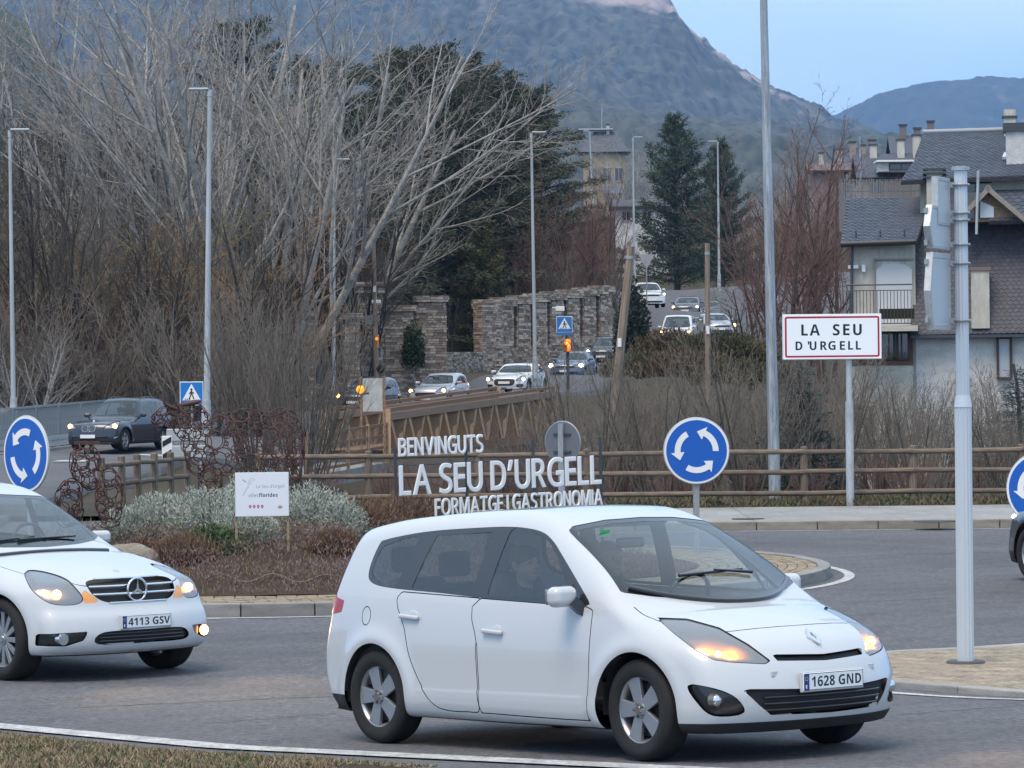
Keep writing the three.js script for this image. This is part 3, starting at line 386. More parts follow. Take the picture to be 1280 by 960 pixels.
// ---------------------------------------------------------------- fences
function postRail(name, label, posts, o) {         // posts: [[Vector3 base, height]]
  const g = thing(name, label, 'fence', posts[0][0]), org = posts[0][0];
  posts.forEach(([p, h], i) => { const q = p.clone().sub(org), m = mesh('post', merge([cyl(o.pr, o.pr * 0.95, h + 0.3, 0, -0.3, 0, 10), new THREE.SphereGeometry(o.pr * 0.95, 10, 4, 0, 7, 0, 1.57).scale(1, 0.35, 1).translate(0, h, 0)]), i % 2 ? MT.fenceWood : o.alt, g); m.position.copy(q); m.rotation.set(rr(-0.02, 0.02), R() * 6, rr(-0.02, 0.02)); });
  for (let i = 0; i + 1 < posts.length; i++) for (const f of o.rails) { const a = posts[i][0].clone().sub(org).add(V(0, posts[i][1] * f + rr(-0.015, 0.015), o.front)), b = posts[i + 1][0].clone().sub(org).add(V(0, posts[i + 1][1] * f + rr(-0.015, 0.015), o.front)); mesh('rail', bar(a, b, o.rw, o.rw * 0.93, 9), (i + Math.round(f * 10)) % 2 ? MT.fenceWood : o.alt, g); }
  return g;
}
const woodAlt = std(0.23, 0.18, 0.14, 0.9, { map: TX.woodLong });
{
  const ps = []; for (let k = 0; k < 10; k++) { const px = 1548 - 136 * k, p = ground(px, 641, 0.12); p.z = -66.6 - 0.1 * Math.sin(k); p.x = (px - 640) / FOC * 66.6; p.y = 0.1; ps.push([p, 1.1]); }
  postRail('timber_fence', 'weathered timber post and rail fence along the far pavement', ps, { pr: 0.075, rails: [0.24, 0.60, 0.93], front: 0.05, rw: 0.05, alt: woodAlt });
  const near = [[126, 0.95], [152, 0.95], [172, 0.95], [192, 0.95], [213, 0.95], [234, 0.95]].map(([px, h], i) => { const d = 70 + i * 1.3, p = at(px, 570, d); p.y = elev(p.x, d) + 0.12; return [p, h]; });
  postRail('timber_fence', 'short timber fence between the ring sculptures', near, { pr: 0.08, rails: [0.45, 0.85], front: 0.06, rw: 0.055, alt: woodAlt });
}
// silver railing and crash barrier along the far side of the approach road
{
  const pts = [[-140, 112], [0, 116], [100, 121], [200, 128], [300, 136]].map(([px, d]) => { const p = at(px, 500, d); const top = at(px, px < 0 ? 520 : lerp(512, 487, px / 300), d).y; return [p, top]; });
  const g = thing('metal_railing', 'long silver metal railing of upright bars beside the dark car', 'railing'); const P = (f, k) => { const t = f * (pts.length - 1), i = Math.min(pts.length - 2, Math.floor(t)), u = t - i; const p = pts[i][0].clone().lerp(pts[i + 1][0], u); p.y = lerp(pts[i][1], pts[i + 1][1], u) - k; return p; };
  const n = 14; for (let i = 0; i <= n; i++) mesh('post', beam(P(i / n, 1.45), P(i / n, -0.03), 0.09, 0.09, V(1, 0, 0)), MT.galv, g);
  for (let i = 0; i < n; i++) { mesh('top_rail', beam(P(i / n, 0), P((i + 1) / n, 0), 0.09, 0.07), MT.galv, g); mesh('bottom_rail', beam(P(i / n, 1.1), P((i + 1) / n, 1.1), 0.05, 0.06), MT.galv, g); const l = []; for (let k = 0; k < 16; k++) { const f = (i + (k + 0.5) / 16) / n; l.push(beam(P(f, 1.1), P(f, 0), 0.03, 0.06, V(1, 0, 0))); } stuff(mesh('bars', merge(l), MT.galv, g)); }
  const c = thing('crash_barrier', 'low grey steel crash barrier in front of the metal railing', 'barrier'), C = (f, k, z = 0) => P(f, k).add(V(0.2, 0, 0.7 + z));
  for (let i = 0; i <= 10; i++) mesh('post', beam(C(i / 10, 1.75), C(i / 10, 0.98), 0.1, 0.07, V(1, 0, 0)), MT.galv, c);
  for (let i = 0; i < 10; i++) mesh('rail', merge([beam(C(i / 10, 1.06, 0.06), C((i + 1) / 10, 1.06, 0.06), 0.06, 0.13), beam(C(i / 10, 1.26, 0.06), C((i + 1) / 10, 1.26, 0.06), 0.06, 0.13), beam(C(i / 10, 1.16, 0.03), C((i + 1) / 10, 1.16, 0.03), 0.04, 0.14)]), MT.paleSteel, c);
  struct('pavement', (() => { const l = []; for (let i = 0; i < 12; i++) l.push(polySlab([P(i / 12, 1.4).add(V(0.1, 0, 1.6)), P((i + 1) / 12, 1.4).add(V(0.1, 0, 1.6)), P((i + 1) / 12, 1.4).add(V(-0.2, 0, -0.4)), P(i / 12, 1.4).add(V(-0.2, 0, -0.4))], 0.3)); return merge(l); })(), MT.concrete);
  const m = thing('chevron_marker', 'black and white striped marker behind the short timber fence', 'marker', at(209, 580, 84)); m.scale.setScalar(0.75); mesh('panel', rbox(0.32, 0.85, 0.04, 0.015, 0, 0.45, 0), MT.white, m); for (let k = 0; k < 2; k++) { const q = mesh('stripe', ext([[-0.14, 0.12 + k * 0.4], [0.14, 0.28 + k * 0.4], [0.14, 0.46 + k * 0.4], [-0.14, 0.30 + k * 0.4]], 0.004), MT.black, m); q.position.z = 0.022; } mesh('post', cyl(0.03, 0.03, 1.2, 0.05, -1, -0.04), MT.galv, m);
  const gr = thing('guide_rail', 'short pale curved guard rail beside the striped marker', 'barrier', at(228, 570, 86)); for (const y of [0.1, 0.5]) mesh('rail', rbox(0.95, 0.3, 0.06, 0.02, 0.1, y, 0), MT.paleSteel, gr); for (const x of [-0.25, 0.45]) mesh('post', cyl(0.05, 0.05, 1.4, x, -0.9, -0.06), MT.galv, gr);
}
// ---------------------------------------------------------------- street lamps and poles
function lamp(label, px0, py0, px1, py1, d, dir, r = 0.085, dark = false) {
  const b = at(px1, py1, d), t = at(px0, py0, d), g = thing('street_lamp', label, 'street lamp', b, 0, 'street lamps'), v = t.sub(b), mat = dark ? MT.galv : MT.paleSteel;
  mesh('pole', bar(V(0, -0.6, 0), v, r, r * 0.55, 12), mat, g); mesh('base', cyl(r * 1.5, r * 1.3, 0.9, 0, -0.4, 0, 12), mat, g);
  const h = mesh('lamp_head', rbox(0.62, 0.07, 0.24, 0.03, v.x + dir * 0.34, v.y + 0.02, v.z), dark ? MT.darkSteel : MT.paleSteel, g); mesh('lens', box(0.4, 0.012, 0.18, v.x + dir * 0.38, v.y - 0.022, v.z), std(0.5, 0.5, 0.48, 0.2), h); mesh('collar', cyl(r * 0.75, r * 0.75, 0.22, v.x, v.y - 0.22, v.z, 12), mat, g);
}
lamp('pale street lamp standing by the end of the silver railing', 12, 163, 17, 516, 117, 1);
lamp('tall pale street lamp beside the blue crossing sign and railing', 262, 112, 258, 520, 113, -1, 0.11, false);
lamp('street lamp among the bare pale branches above the stone pillars', 418, 200, 417, 478, 152, 1, 0.08);
lamp('street lamp in front of the slotted stone wall', 664, 166, 669, 462, 156, 1, 0.09);
lamp('thin street lamp in front of the tall pine', 791, 172, 793, 350, 236, 1, 0.09); lamp('thin street lamp to the side of the second pine', 897, 177, 899, 352, 242, -1, 0.09); lamp('far street lamp in front of the cream house', 737, 164, 741, 250, 320, -1, 0.09);
{ const b = at(969, 640, 67.6); b.y = 0.1; const g = thing('lighting_mast', 'very tall galvanised lighting mast behind the timber fence', 'mast', b); mesh('pole', bar(V(0, -0.2, 0), V(-0.16, 13, 0), 0.115, 0.055, 18), MT.galv, g); mesh('base_plate', cyl(0.2, 0.2, 0.04, 0, 0, 0, 18), MT.galv, g); mesh('lamp_head', rbox(0.8, 0.09, 0.3, 0.03, 0.3, 13.02, 0), MT.paleSteel, g); }
function woodPole(label, px0, py0, px1, py1, d, r) { const b = at(px1, py1, d), v = at(px0, py0, d).sub(b), g = thing('timber_pole', label, 'pole', b, 0, 'old timber poles'); mesh('shaft', bar(V(0, -1, 0).addScaledVector(v, -0.05), v, r, r * 0.75, 12), MT.poleWood, g); mesh('band', bar(v.clone().multiplyScalar(0.94), v.clone().multiplyScalar(0.955), r * 0.85, r * 0.85, 12), MT.galv, g); mesh('tag_plate', box(0.12, 0.28, 0.02, v.x * 0.55, v.y * 0.55, r + 0.01), MT.white, g); }
woodPole('leaning bleached timber pole in front of the ivy', 789, 308, 756, 575, 116, 0.17); woodPole('upright timber pole between the queue of cars and bushes', 884, 304, 885, 545, 122, 0.11); woodPole('thin timber pole rising behind the stone pillars', 466, 272, 471, 470, 158, 0.12);
// ---------------------------------------------------------------- signs
const discMat = MT.signBlue, signText = (s, size, depth, mat, parent, name = 'letter', squeeze = 1) => { let x = 0; for (const ch of s) { if (ch === ' ') { x += size * 0.3 * squeeze; continue; } const g = ch === 'I' ? box(size * 0.17, size * 0.97, depth, size * 0.1, size * 0.485, depth / 2) : new TextGeometry(ch, { font, size: size * 0.97, depth, curveSegments: 4, bevelEnabled: true, bevelSize: size * 0.022, bevelThickness: 0.004, bevelSegments: 1 }); g.scale(squeeze, 1, 1); g.computeBoundingBox(); const w = g.boundingBox.max.x - g.boundingBox.min.x; g.translate(-g.boundingBox.min.x, 0, 0); const m = mesh(name, g, mat, parent); m.position.x = x; x += w + size * 0.10 * squeeze; } return x; };
function roundaboutSign(label, px, py, diam, d, yaw, postPx, turn = 0, faded = false) {
  const c = at(px, py, d), r = diam / 2, g = thing('roundabout_sign', label, 'road sign', V(c.x, 0, c.z), yaw, 'blue roundabout arrows signs'), y = c.y;
  mesh('disc', new THREE.CylinderGeometry(r, r, 0.03, 48).rotateX(Math.PI / 2).translate(0, y, 0), MT.signWhite, g);
  mesh('face', new THREE.CylinderGeometry(r * 0.94, r * 0.94, 0.034, 48).rotateX(Math.PI / 2).translate(0, y, 0.002), discMat, g);
  mesh('rim', new THREE.TorusGeometry(r, 0.014, 6, 48).translate(0, y, 0), MT.paleSteel, g);
  for (let k = 0; k < 3; k++) {
    const a0 = turn + k * Math.PI * 2 / 3, R1 = r * 0.68, R0 = r * 0.50, rm = r * 0.59, s = new THREE.Shape(), n = 12, sweep = 1.15;
    const pts = []; for (let i = 0; i <= n; i++) { const a = a0 + sweep * i / n; pts.push([Math.cos(a) * R1, Math.sin(a) * R1]); }
    const ae = a0 + sweep; pts.push([Math.cos(ae) * r * 0.80, Math.sin(ae) * r * 0.80]); pts.push([Math.cos(ae + 0.42) * rm, Math.sin(ae + 0.42) * rm]); pts.push([Math.cos(ae) * r * 0.38, Math.sin(ae) * r * 0.38]);
    for (let i = n; i >= 0; i--) { const a = a0 + sweep * i / n; pts.push([Math.cos(a) * R0, Math.sin(a) * R0]); }
    mesh('arrow', ext(pts, 0.004).translate(0, y, 0.0205), MT.signWhite, g);
  }
  mesh('post', box(0.08, y + 0.35, 0.05, 0, (y + 0.35) / 2 - 0.35, -0.05), MT.galv, g); for (const k of [-0.2, 0.2]) mesh('clamp', box(0.12, 0.05, 0.03, 0, y + k, -0.025), MT.galv, g);
}
roundaboutSign('round blue sign with three white arrows in front of the timber fence', 870.5, 563.5, 0.9, 49.5, 0.12, 876, -0.02);
roundaboutSign('round blue arrows sign turned aside behind the white car with a star badge', 33.5, 567.5, 0.9, 43, -0.82, 40, 1.2);
roundaboutSign('round blue arrows sign beside the wheel of the dark car', 1302, 611, 0.9, 44.5, -0.5, 1300, -0.02);
{ // town name board
  const c = at(1040, 421, 66), w = 125 / FOC * 66, h = 57 / FOC * 66, g = thing('town_sign', 'white town name board with red border on a grey post', 'sign', V(c.x, 0.1, c.z), 0.06), y = c.y - 0.1;
  const tex = canvasTex(1024, 466, (x, W, H) => { x.fillStyle = '#e9ecee'; x.fillRect(0, 0, W, H); x.strokeStyle = '#a81226'; x.lineWidth = 20; x.beginPath(); x.roundRect(26, 26, W - 52, H - 52, 14); x.stroke(); x.fillStyle = '#131419'; x.textAlign = 'center'; x.font = 'bold 165px sans-serif'; x.save(); x.translate(W / 2, 218); x.scale(1.0, 1); const t = 'LA  SEU'; let tw = 0; for (const k of t) tw += x.measureText(k).width + 14; let cx = -tw / 2; x.textAlign = 'left'; for (const k of t) { x.fillText(k, cx, 0); cx += x.measureText(k).width + 14; } x.restore(); x.font = 'bold 130px sans-serif'; x.save(); x.translate(W / 2, 372); const t2 = "D'URGELL"; tw = 0; for (const k of t2) tw += x.measureText(k).width + 12; cx = -tw / 2; for (const k of t2) { x.fillText(k, cx, 0); cx += x.measureText(k).width + 12; } x.restore(); });
  mesh('board', rbox(w, h, 0.05, 0.02, 0, y, 0), std(0.62, 0.63, 0.65, 0.4), g); mesh('face', new THREE.PlaneGeometry(w - 0.03, h - 0.03).translate(0, y, 0.029), std(1, 1, 1, 0.35, { map: tex }), g);
  mesh('post', merge([cyl(0.075, 0.075, 2.15, 0.32, -0.2, -0.09), cyl(0.055, 0.055, y - 1.7, 0.32, 1.95, -0.09)]), MT.paleSteel, g); for (const k of [-0.25, 0.25]) mesh('bracket', box(w * 0.9, 0.05, 0.03, 0, y + k, -0.04), MT.galv, g);
}
{ // ribbed aluminium post with direction boards seen from behind
  const b = ground(1207, 828, 0.056), g = thing('direction_sign_post', 'ribbed aluminium post carrying direction boards seen from behind', 'sign post', b), k = -b.z / FOC, top = (828 - 213) * k;
  const rib = (r, n) => { const p = []; for (let i = 0; i < n * 4; i++) { const a = i / (n * 4) * Math.PI * 2, q = r * (i % 4 < 2 ? 1 : 0.93); p.push([Math.cos(a) * q, Math.sin(a) * q]); } return p; };
  const lean = (y) => -0.0;
  mesh('lower_shaft', ext(rib(0.074, 14), 2.2).rotateX(-Math.PI / 2), MT.alum, g); mesh('sleeve', cyl(0.079, 0.061, 0.10, 0, 2.2, 0, 28), MT.alum, g); mesh('upper_shaft', ext(rib(0.057, 12), top - 2.25).rotateX(-Math.PI / 2).translate(0, 2.25, 0), MT.alum, g); mesh('cap', cyl(0.08, 0.076, 0.035, 0, top, 0, 24), MT.galv, g); mesh('base_ring', cyl(0.17, 0.16, 0.015, 0, 0, 0, 20), std(0.08, 0.08, 0.08, 0.9), g);
  const Y = (py) => (828 - py) * k, dirv = V(-0.23, 0, 0.62).normalize();
  const panel = (py0, py1, len, pointed, off) => {
    const h = Y(py0) - Y(py1), L = len, pts = pointed ? [[0, 0], [L * 0.86, 0], [L, h * 0.5], [L * 0.86, h], [0, h]] : [[0, 0], [L, 0], [L, h], [0, h]], inner = pts.map(([x, y]) => [lerp(L / 2, x, 0.95), lerp(h / 2, y, 0.88)]);
    const m = mesh('direction_board', ext(pts, 0.012), std(0.50, 0.53, 0.56, 0.45, { metalness: 0.3 }), g), rim = mesh('rim', ext(pts, 0.05, 0.006, [inner]), MT.paleSteel, m);
    m.position.set(-0.10, Y(py1), off); m.quaternion.setFromRotationMatrix(new THREE.Matrix4().makeBasis(dirv, V(0, 1, 0), dirv.clone().cross(V(0, 1, 0)))); m.rotation.y += 0;
    for (const f of [0.12, 0.88]) { mesh('channel', beam(V(0.02, h * f, 0.045), V(L * 0.94, h * f, 0.045), 0.03, 0.045), MT.galv, m); const c = mesh('clamp', merge([new THREE.TorusGeometry(0.07, 0.012, 6, 20).rotateX(Math.PI / 2).translate(0, Y(py1) + h * f, 0), box(0.12, 0.045, 0.05, -0.09, Y(py1) + h * f, 0)]), MT.galv, g); }
  };
  panel(224, 282, 0.42, false, 0.02); panel(260, 312, 0.72, true, 0.0); panel(318, 412, 0.72, true, 0.0);
}
{ // crossing signs
  const crossing = (label, px, py, size, d, yaw, post) => {
    const c = at(px, py, d), g = thing('crossing_sign', label, 'road sign', c, yaw, 'pedestrian crossing signs'), q = size / 2;
    mesh('plate', rbox(size, size, 0.03, 0.012), MT.signWhite, g); mesh('face', box(size * 0.94, size * 0.94, 0.01, 0, 0, 0.014), std(0.01, 0.17, 0.52, 0.4), g);
    const t = mesh('triangle', ext([[-0.78 * q, -0.55 * q], [0.78 * q, -0.55 * q], [0, 0.82 * q]], 0.004), MT.signWhite, g); t.position.z = 0.02;
    const f = mesh('figure', merge([new THREE.CircleGeometry(q * 0.10, 12).translate(0, q * 0.34, 0), ...[[[-0.05, 0.24], [0.08, 0.22], [0.1, -0.08], [-0.1, -0.08]], [[0.0, -0.06], [0.1, -0.08], [0.26, -0.45], [0.16, -0.47]], [[-0.1, -0.08], [0.0, -0.08], [-0.14, -0.46], [-0.25, -0.46]], [[-0.05, 0.2], [-0.25, 0.0], [-0.2, -0.05], [-0.02, 0.1]], [[0.06, 0.2], [0.24, 0.02], [0.2, -0.04], [0.04, 0.1]]].map((p) => new THREE.ShapeGeometry(new THREE.Shape(p.map((v) => new THREE.Vector2(v[0] * q, v[1] * q)))))]), MT.black, g); f.position.z = 0.027;
    for (let k = 0; k < 3; k++) { const s = mesh('stripe', box(q * 0.11, q * 0.08, 0.002, q * (-0.5 + k * 0.17), -q * 0.46, 0.027), MT.black, g); }
    mesh('post', cyl(0.035, 0.035, post, 0, -post + 0.1, -0.045, 10), MT.galv, g); return g;
  };
  crossing('blue pedestrian crossing sign behind the ring cow at the silver railing', 239.5, 492, 0.75, 113, -0.1, 3.0); const g = crossing('small blue pedestrian crossing sign in front of the slotted wall', 705.5, 405.5, 0.74, 166, 0.05, 3.2);
  mesh('sub_plate', rbox(0.74, 0.14, 0.02, 0.01, 0, -0.44, 0), std(0.05, 0.16, 0.38, 0.4), g);
}
// ---------------------------------------------------------------- amber signals, cameras, boards
const amberGlow = new THREE.MeshStandardMaterial({ color: 0x1a0a02, emissive: 0xff7a1c, emissiveIntensity: 1.1, roughness: 0.4 });
{
  const a = thing('amber_signal', 'lit amber warning signal under the small crossing sign', 'traffic light', at(709, 432, 165)); mesh('housing', rbox(0.34, 0.62, 0.2, 0.05, 0, 0, -0.02), std(0.30, 0.12, 0.03, 0.5), a); mesh('lamp', new THREE.SphereGeometry(0.11, 16, 10).scale(1, 1, 0.5).translate(0, 0.12, 0.09), amberGlow, a); mesh('visor', new THREE.CylinderGeometry(0.14, 0.14, 0.2, 16, 1, true, Math.PI * 0.5, Math.PI).rotateX(Math.PI / 2).rotateZ(Math.PI / 2).translate(0, 0.13, 0.17), MT.black, a); mesh('pole', cyl(0.05, 0.05, 3.2, 0.05, -2.9, -0.1, 10), MT.darkSteel, a);
  const L = new THREE.PointLight(0xff8a30, 2.5, 12); L.position.set(0, 0.12, 0.3); L.castShadow = true; a.add(L);
  const b = thing('amber_signal', 'amber signal box on a dark pole before the stone pillars', 'traffic light', at(467.5, 427, 158)); mesh('housing', rbox(0.2, 0.6, 0.18, 0.04, 0.12, 0, 0), std(0.62, 0.22, 0.05, 0.5), b); mesh('lamp', new THREE.SphereGeometry(0.075, 12, 8).translate(0.12, 0.12, 0.07), amberGlow, b); mesh('pole', cyl(0.05, 0.05, 4.6, -0.05, -2.2, -0.1, 10), MT.darkSteel, b); mesh('sign_back', box(0.62, 0.42, 0.03, -0.05, 0.95, -0.03), MT.signBack, b); mesh('camera_box', rbox(0.4, 0.16, 0.16, 0.03, 0.12, 1.75, 0), MT.white, b); mesh('ivy_tuft', new THREE.IcosahedronGeometry(0.2, 1).translate(0.25, -1.2, 0), std(0.06, 0.09, 0.04, 1, { map: TX.earth }), b);
  const c = thing('camera_box', 'white traffic camera box above the small crossing sign', 'camera', at(700, 386, 166)); mesh('body', rbox(0.42, 0.22, 0.2, 0.03), MT.white, c); mesh('arm', box(0.2, 0.06, 0.06, -0.26, 0.06, 0), MT.white, c); mesh('lens', cyl(0.07, 0.07, 0.1, 0.25, -0.05, 0, 12), MT.black, c); mesh('pole', cyl(0.04, 0.04, 3.6, 0.3, -3.7, -0.12, 10), MT.darkSteel, c);
  const d = thing('notice_board', 'small white notice board on brown posts by the footbridge path', 'board', at(466, 515, 111)); mesh('board', rbox(0.62, 1.02, 0.04, 0.01, 0, 0.52, 0), std(0.62, 0.61, 0.58, 0.6, { map: TX.concrete }), d); for (const x of [-0.36, 0.36]) mesh('post', box(0.07, 2.6, 0.07, x, -0.2, -0.01), MT.bridgeWood, d);
  const e = thing('yellow_beacon', 'yellow warning lamp at the edge of the notice board', 'lamp', at(450.5, 487, 111)); mesh('lamp', new THREE.SphereGeometry(0.13, 14, 10), new THREE.MeshStandardMaterial({ color: 0xc07a08, emissive: 0xffa51e, emissiveIntensity: 0.8, roughness: 0.4 }), e); mesh('bracket', box(0.3, 0.06, 0.05, 0.12, -0.12, 0), MT.darkSteel, e);
  const f = thing('round_sign_back', 'grey back of a round road sign behind the white letters', 'road sign', at(703.5, 553, 53), 2.55); mesh('disc', new THREE.CylinderGeometry(0.305, 0.305, 0.025, 40).rotateX(Math.PI / 2), std(0.12, 0.135, 0.16, 0.5), f); mesh('rim', new THREE.TorusGeometry(0.305, 0.014, 6, 40), MT.galv, f); mesh('post', box(0.085, 2.0, 0.05, 0, -0.72, -0.04), MT.galv, f); for (const k of [-0.14, 0.12]) mesh('clamp', box(0.3, 0.03, 0.02, 0, k, -0.025), MT.darkSteel, f);
  const h = thing('yield_sign_back', 'grey back of a triangular yield sign above the dark ivy', 'road sign', at(808, 326, 216)); mesh('plate', ext([[-0.5, 0.38], [0.5, 0.38], [0, -0.48]], 0.03), std(0.30, 0.31, 0.33, 0.5), h); mesh('post', cyl(0.04, 0.04, 2.9, 0, -2.9, -0.05, 8), MT.galv, h);
}
{ // white welcome letters on posts
  const L0 = at(499, 619, 46.3), L1 = at(753, 604, 48.4), dv = L1.clone().sub(L0), len = dv.length(), g = thing('welcome_letters', 'white standing welcome letters in three lines on thin posts', 'sign', L0); const X = dv.clone().normalize(), Z = X.clone().cross(V(0, 1, 0)).normalize(), Yv = Z.clone().cross(X); g.quaternion.setFromRotationMatrix(new THREE.Matrix4().makeBasis(X, Yv, Z));
  const wm = std(0.80, 0.80, 0.80, 0.45), k = len / 254;                 // metres to a photograph pixel along the line
  const line = (s, x0, w, y, size) => { const t = new THREE.Group(); const wd = signText(s, size, 0.018, wm, t, 'letter', 1); const f = w / (wd - size * 0.1); for (const m of [...t.children]) { m.scale.x = f; m.position.x = x0 + m.position.x * f; m.position.y = y; g.add(m); } };
  line('LA SEU D\u2019URGELL', 0, 252 * k, 0, 31 * k * 0.93); line('BENVINGUTS', 0, 103 * k, 37.5 * k, 19 * k * 0.93); line('FORMATGE I GASTRONOMIA', 42 * k, 211 * k, -22 * k, 18 * k * 0.93);
  for (const f of [0.0, 0.33, 0.66, 1]) mesh('post', box(0.03, 1.95, 0.03, len * f + (f === 0 ? -0.025 : 0), -0.35, -0.03), MT.darkSteel, g);
  for (const y of [4 * k, 28 * k, 42 * k, -21 * k]) mesh('cross_bar', box(y > 40 * k ? 105 * k : y < 0 ? 215 * k : len, 0.014, 0.014, y > 40 * k ? 52 * k : y < 0 ? 148 * k : len / 2, y, -0.012), MT.darkSteel, g);
}
{ // flower town board
  const c = at(327.5, 618, 43.2), g = thing('flower_town_board', 'white board on two slim wooden stakes among the silver shrubs', 'sign', c, 0.12), w = 0.645, h = 0.53;
  const tex = canvasTex(660, 540, (x, W, H) => { x.fillStyle = '#dfe3ea'; x.fillRect(0, 0, W, H); x.fillStyle = '#3a4666'; for (let i = 0; i < 9; i++) for (let j = 0; j < 3; j++) { const a = 75 + i * 17 + j * 13, b = 70 + i * 10 + j * 15 - (i > 4 ? (i - 4) * 24 : 0); if ((i * 7 + j * 3) % 4) x.fillRect(a, b, 8, 8); } for (let i = 0; i < 8; i++) for (let j = 0; j < 2; j++) x.fillRect(150 - i * 9 + j * 14, 160 + i * 16, 7, 7); x.fillStyle = '#8b8f9c'; x.font = '54px sans-serif'; x.fillText("La Seu d\u2019Urgell", 255, 190); x.fillStyle = '#777b88'; x.font = '64px sans-serif'; x.fillText('viles', 160, 302); x.fillStyle = '#23252c'; x.font = 'bold 64px sans-serif'; x.fillText('florides', 290, 302); x.fillStyle = '#a8486a'; for (let k = 0; k < 4; k++) { const cx = 180 + k * 50; for (let q = 0; q < 5; q++) { x.beginPath(); x.arc(cx + 11 * Math.cos(q * 1.257), 418 + 13 * Math.sin(q * 1.257), 8, 0, 7); x.fill(); } x.fillRect(cx - 3, 430, 6, 20); } x.fillStyle = '#a58b7a'; x.fillRect(520, 425, 70, 12); x.fillRect(535, 412, 38, 38); });
  mesh('board', rbox(w, h, 0.025, 0.006), std(0.6, 0.6, 0.62, 0.5), g); mesh('face', new THREE.PlaneGeometry(w - 0.01, h - 0.01).translate(0, 0, 0.0145), std(1, 1, 1, 0.4, { map: tex }), g); for (const s of [-1, 1]) mesh('stake', box(0.03, 1.2, 0.03, s * (w / 2 - 0.012), -0.36, -0.03), std(0.45, 0.34, 0.23, 0.8, { map: TX.wood }), g);
}
// ---------------------------------------------------------------- ring sculptures
const rust = [std(0.12, 0.052, 0.042, 0.75, { map: TX.speckle }), std(0.085, 0.042, 0.040, 0.7), std(0.16, 0.066, 0.05, 0.8, { map: TX.speckle })];
const ringGeo = [0.028, 0.042, 0.06, 0.085, 0.115].map((r) => [r, new THREE.TorusGeometry(r, 0.007, 5, r > 0.05 ? 22 : 14)]);
function ringBody(g, parts, tries, seed) {       // parts: ellipsoids [cx, cy, cz, rx, ry, rz]; rings lie on their joint skin without crossing much
  const old = R; R = rng(seed); const put = [];
  const f = (p) => Math.min(...parts.map((e) => Math.hypot((p.x - e[0]) / e[3], (p.y - e[1]) / e[4], (p.z - e[2]) / e[5])));
  for (let t = 0; t < tries && put.length < 299; t++) {
    const e = parts[Math.floor(R() * parts.length)], u = V(rr(-1, 1), rr(-1, 1), rr(-1, 1)); if (u.length() > 1) continue; u.normalize();
    const p = V(e[0] + u.x * e[3], e[1] + u.y * e[4], e[2] + u.z * e[5]), n = V(u.x / e[3], u.y / e[4], u.z / e[5]).normalize();
    if (parts.some((q) => q !== e && Math.hypot((p.x - q[0]) / q[3], (p.y - q[1]) / q[4], (p.z - q[2]) / q[5]) < 0.93)) continue;
    const k = t < tries * 0.15 ? 4 - Math.floor(R() * 2) : t < tries * 0.4 ? 2 + Math.floor(R() * 2) : Math.floor(R() * 3), [r, geo] = ringGeo[Math.min(k, Math.floor(Math.min(e[3], e[4], e[5]) / 0.035))] || ringGeo[0];
    if (put.some(([q, s]) => q.distanceTo(p) < (r + s) * 0.70)) continue;
    put.push([p, r]); const m = mesh('ring', geo, rust[Math.floor(R() * 3)], g); m.position.copy(p); m.quaternion.setFromUnitVectors(V(0, 0, 1), n);
  }
  R = old;
}
{
  const c = at(300, 596, 46.5), g = thing('ring_cow', 'rust red cow sculpture made of welded iron rings', 'sculpture', c, 0.08);
  ringBody(g, [[0.10, 0.42, 0, 0.70, 0.42, 0.22], [-0.42, 0.42, 0, 0.30, 0.40, 0.18], [0.55, 0.45, 0, 0.28, 0.40, 0.2], [-0.62, 0.72, 0, 0.22, 0.24, 0.13], [-0.86, 0.78, 0, 0.20, 0.13, 0.11], [-1.03, 0.76, 0, 0.09, 0.09, 0.08], [-0.38, -0.05, 0, 0.14, 0.30, 0.13], [0.62, -0.05, 0, 0.13, 0.3, 0.13]], 9000, 5);
  for (const z of [0.1, -0.1]) mesh('horn', new THREE.TubeGeometry(new THREE.CatmullRomCurve3([V(-0.80, 0.88, z * 0.6), V(-0.90, 0.92, z * 1.2), V(-0.96, 0.97, z * 1.4), V(-0.96, 1.05, z * 1.4)]), 12, 0.022, 6), rust[0], g);
  mesh('ear', new THREE.SphereGeometry(0.09, 10, 6).scale(1.6, 0.4, 0.5).rotateZ(0.2).translate(-0.62, 0.96, 0.1), rust[1], g);
  mesh('tail', new THREE.TubeGeometry(new THREE.CatmullRomCurve3([V(0.76, 0.74, 0), V(0.82, 0.5, 0.02), V(0.80, 0.15, 0.03), V(0.77, -0.1, 0.02)]), 14, 0.016, 6), rust[1], g);
  const c2 = at(112, 652, 43.5), h = thing('ring_figure', 'rust red arch shaped sculpture of iron rings near the boulder', 'sculpture', c2, -0.1);
  ringBody(h, [[-0.25, 0.22, 0, 0.155, 0.27, 0.14], [-0.05, 0.70, 0, 0.17, 0.24, 0.15], [0.02, 0.52, 0, 0.12, 0.12, 0.12], [0.24, 0.30, 0, 0.16, 0.34, 0.15]], 5000, 9);
  mesh('top_bar', box(0.3, 0.04, 0.1, -0.02, 0.95, 0), rust[0], h);
}
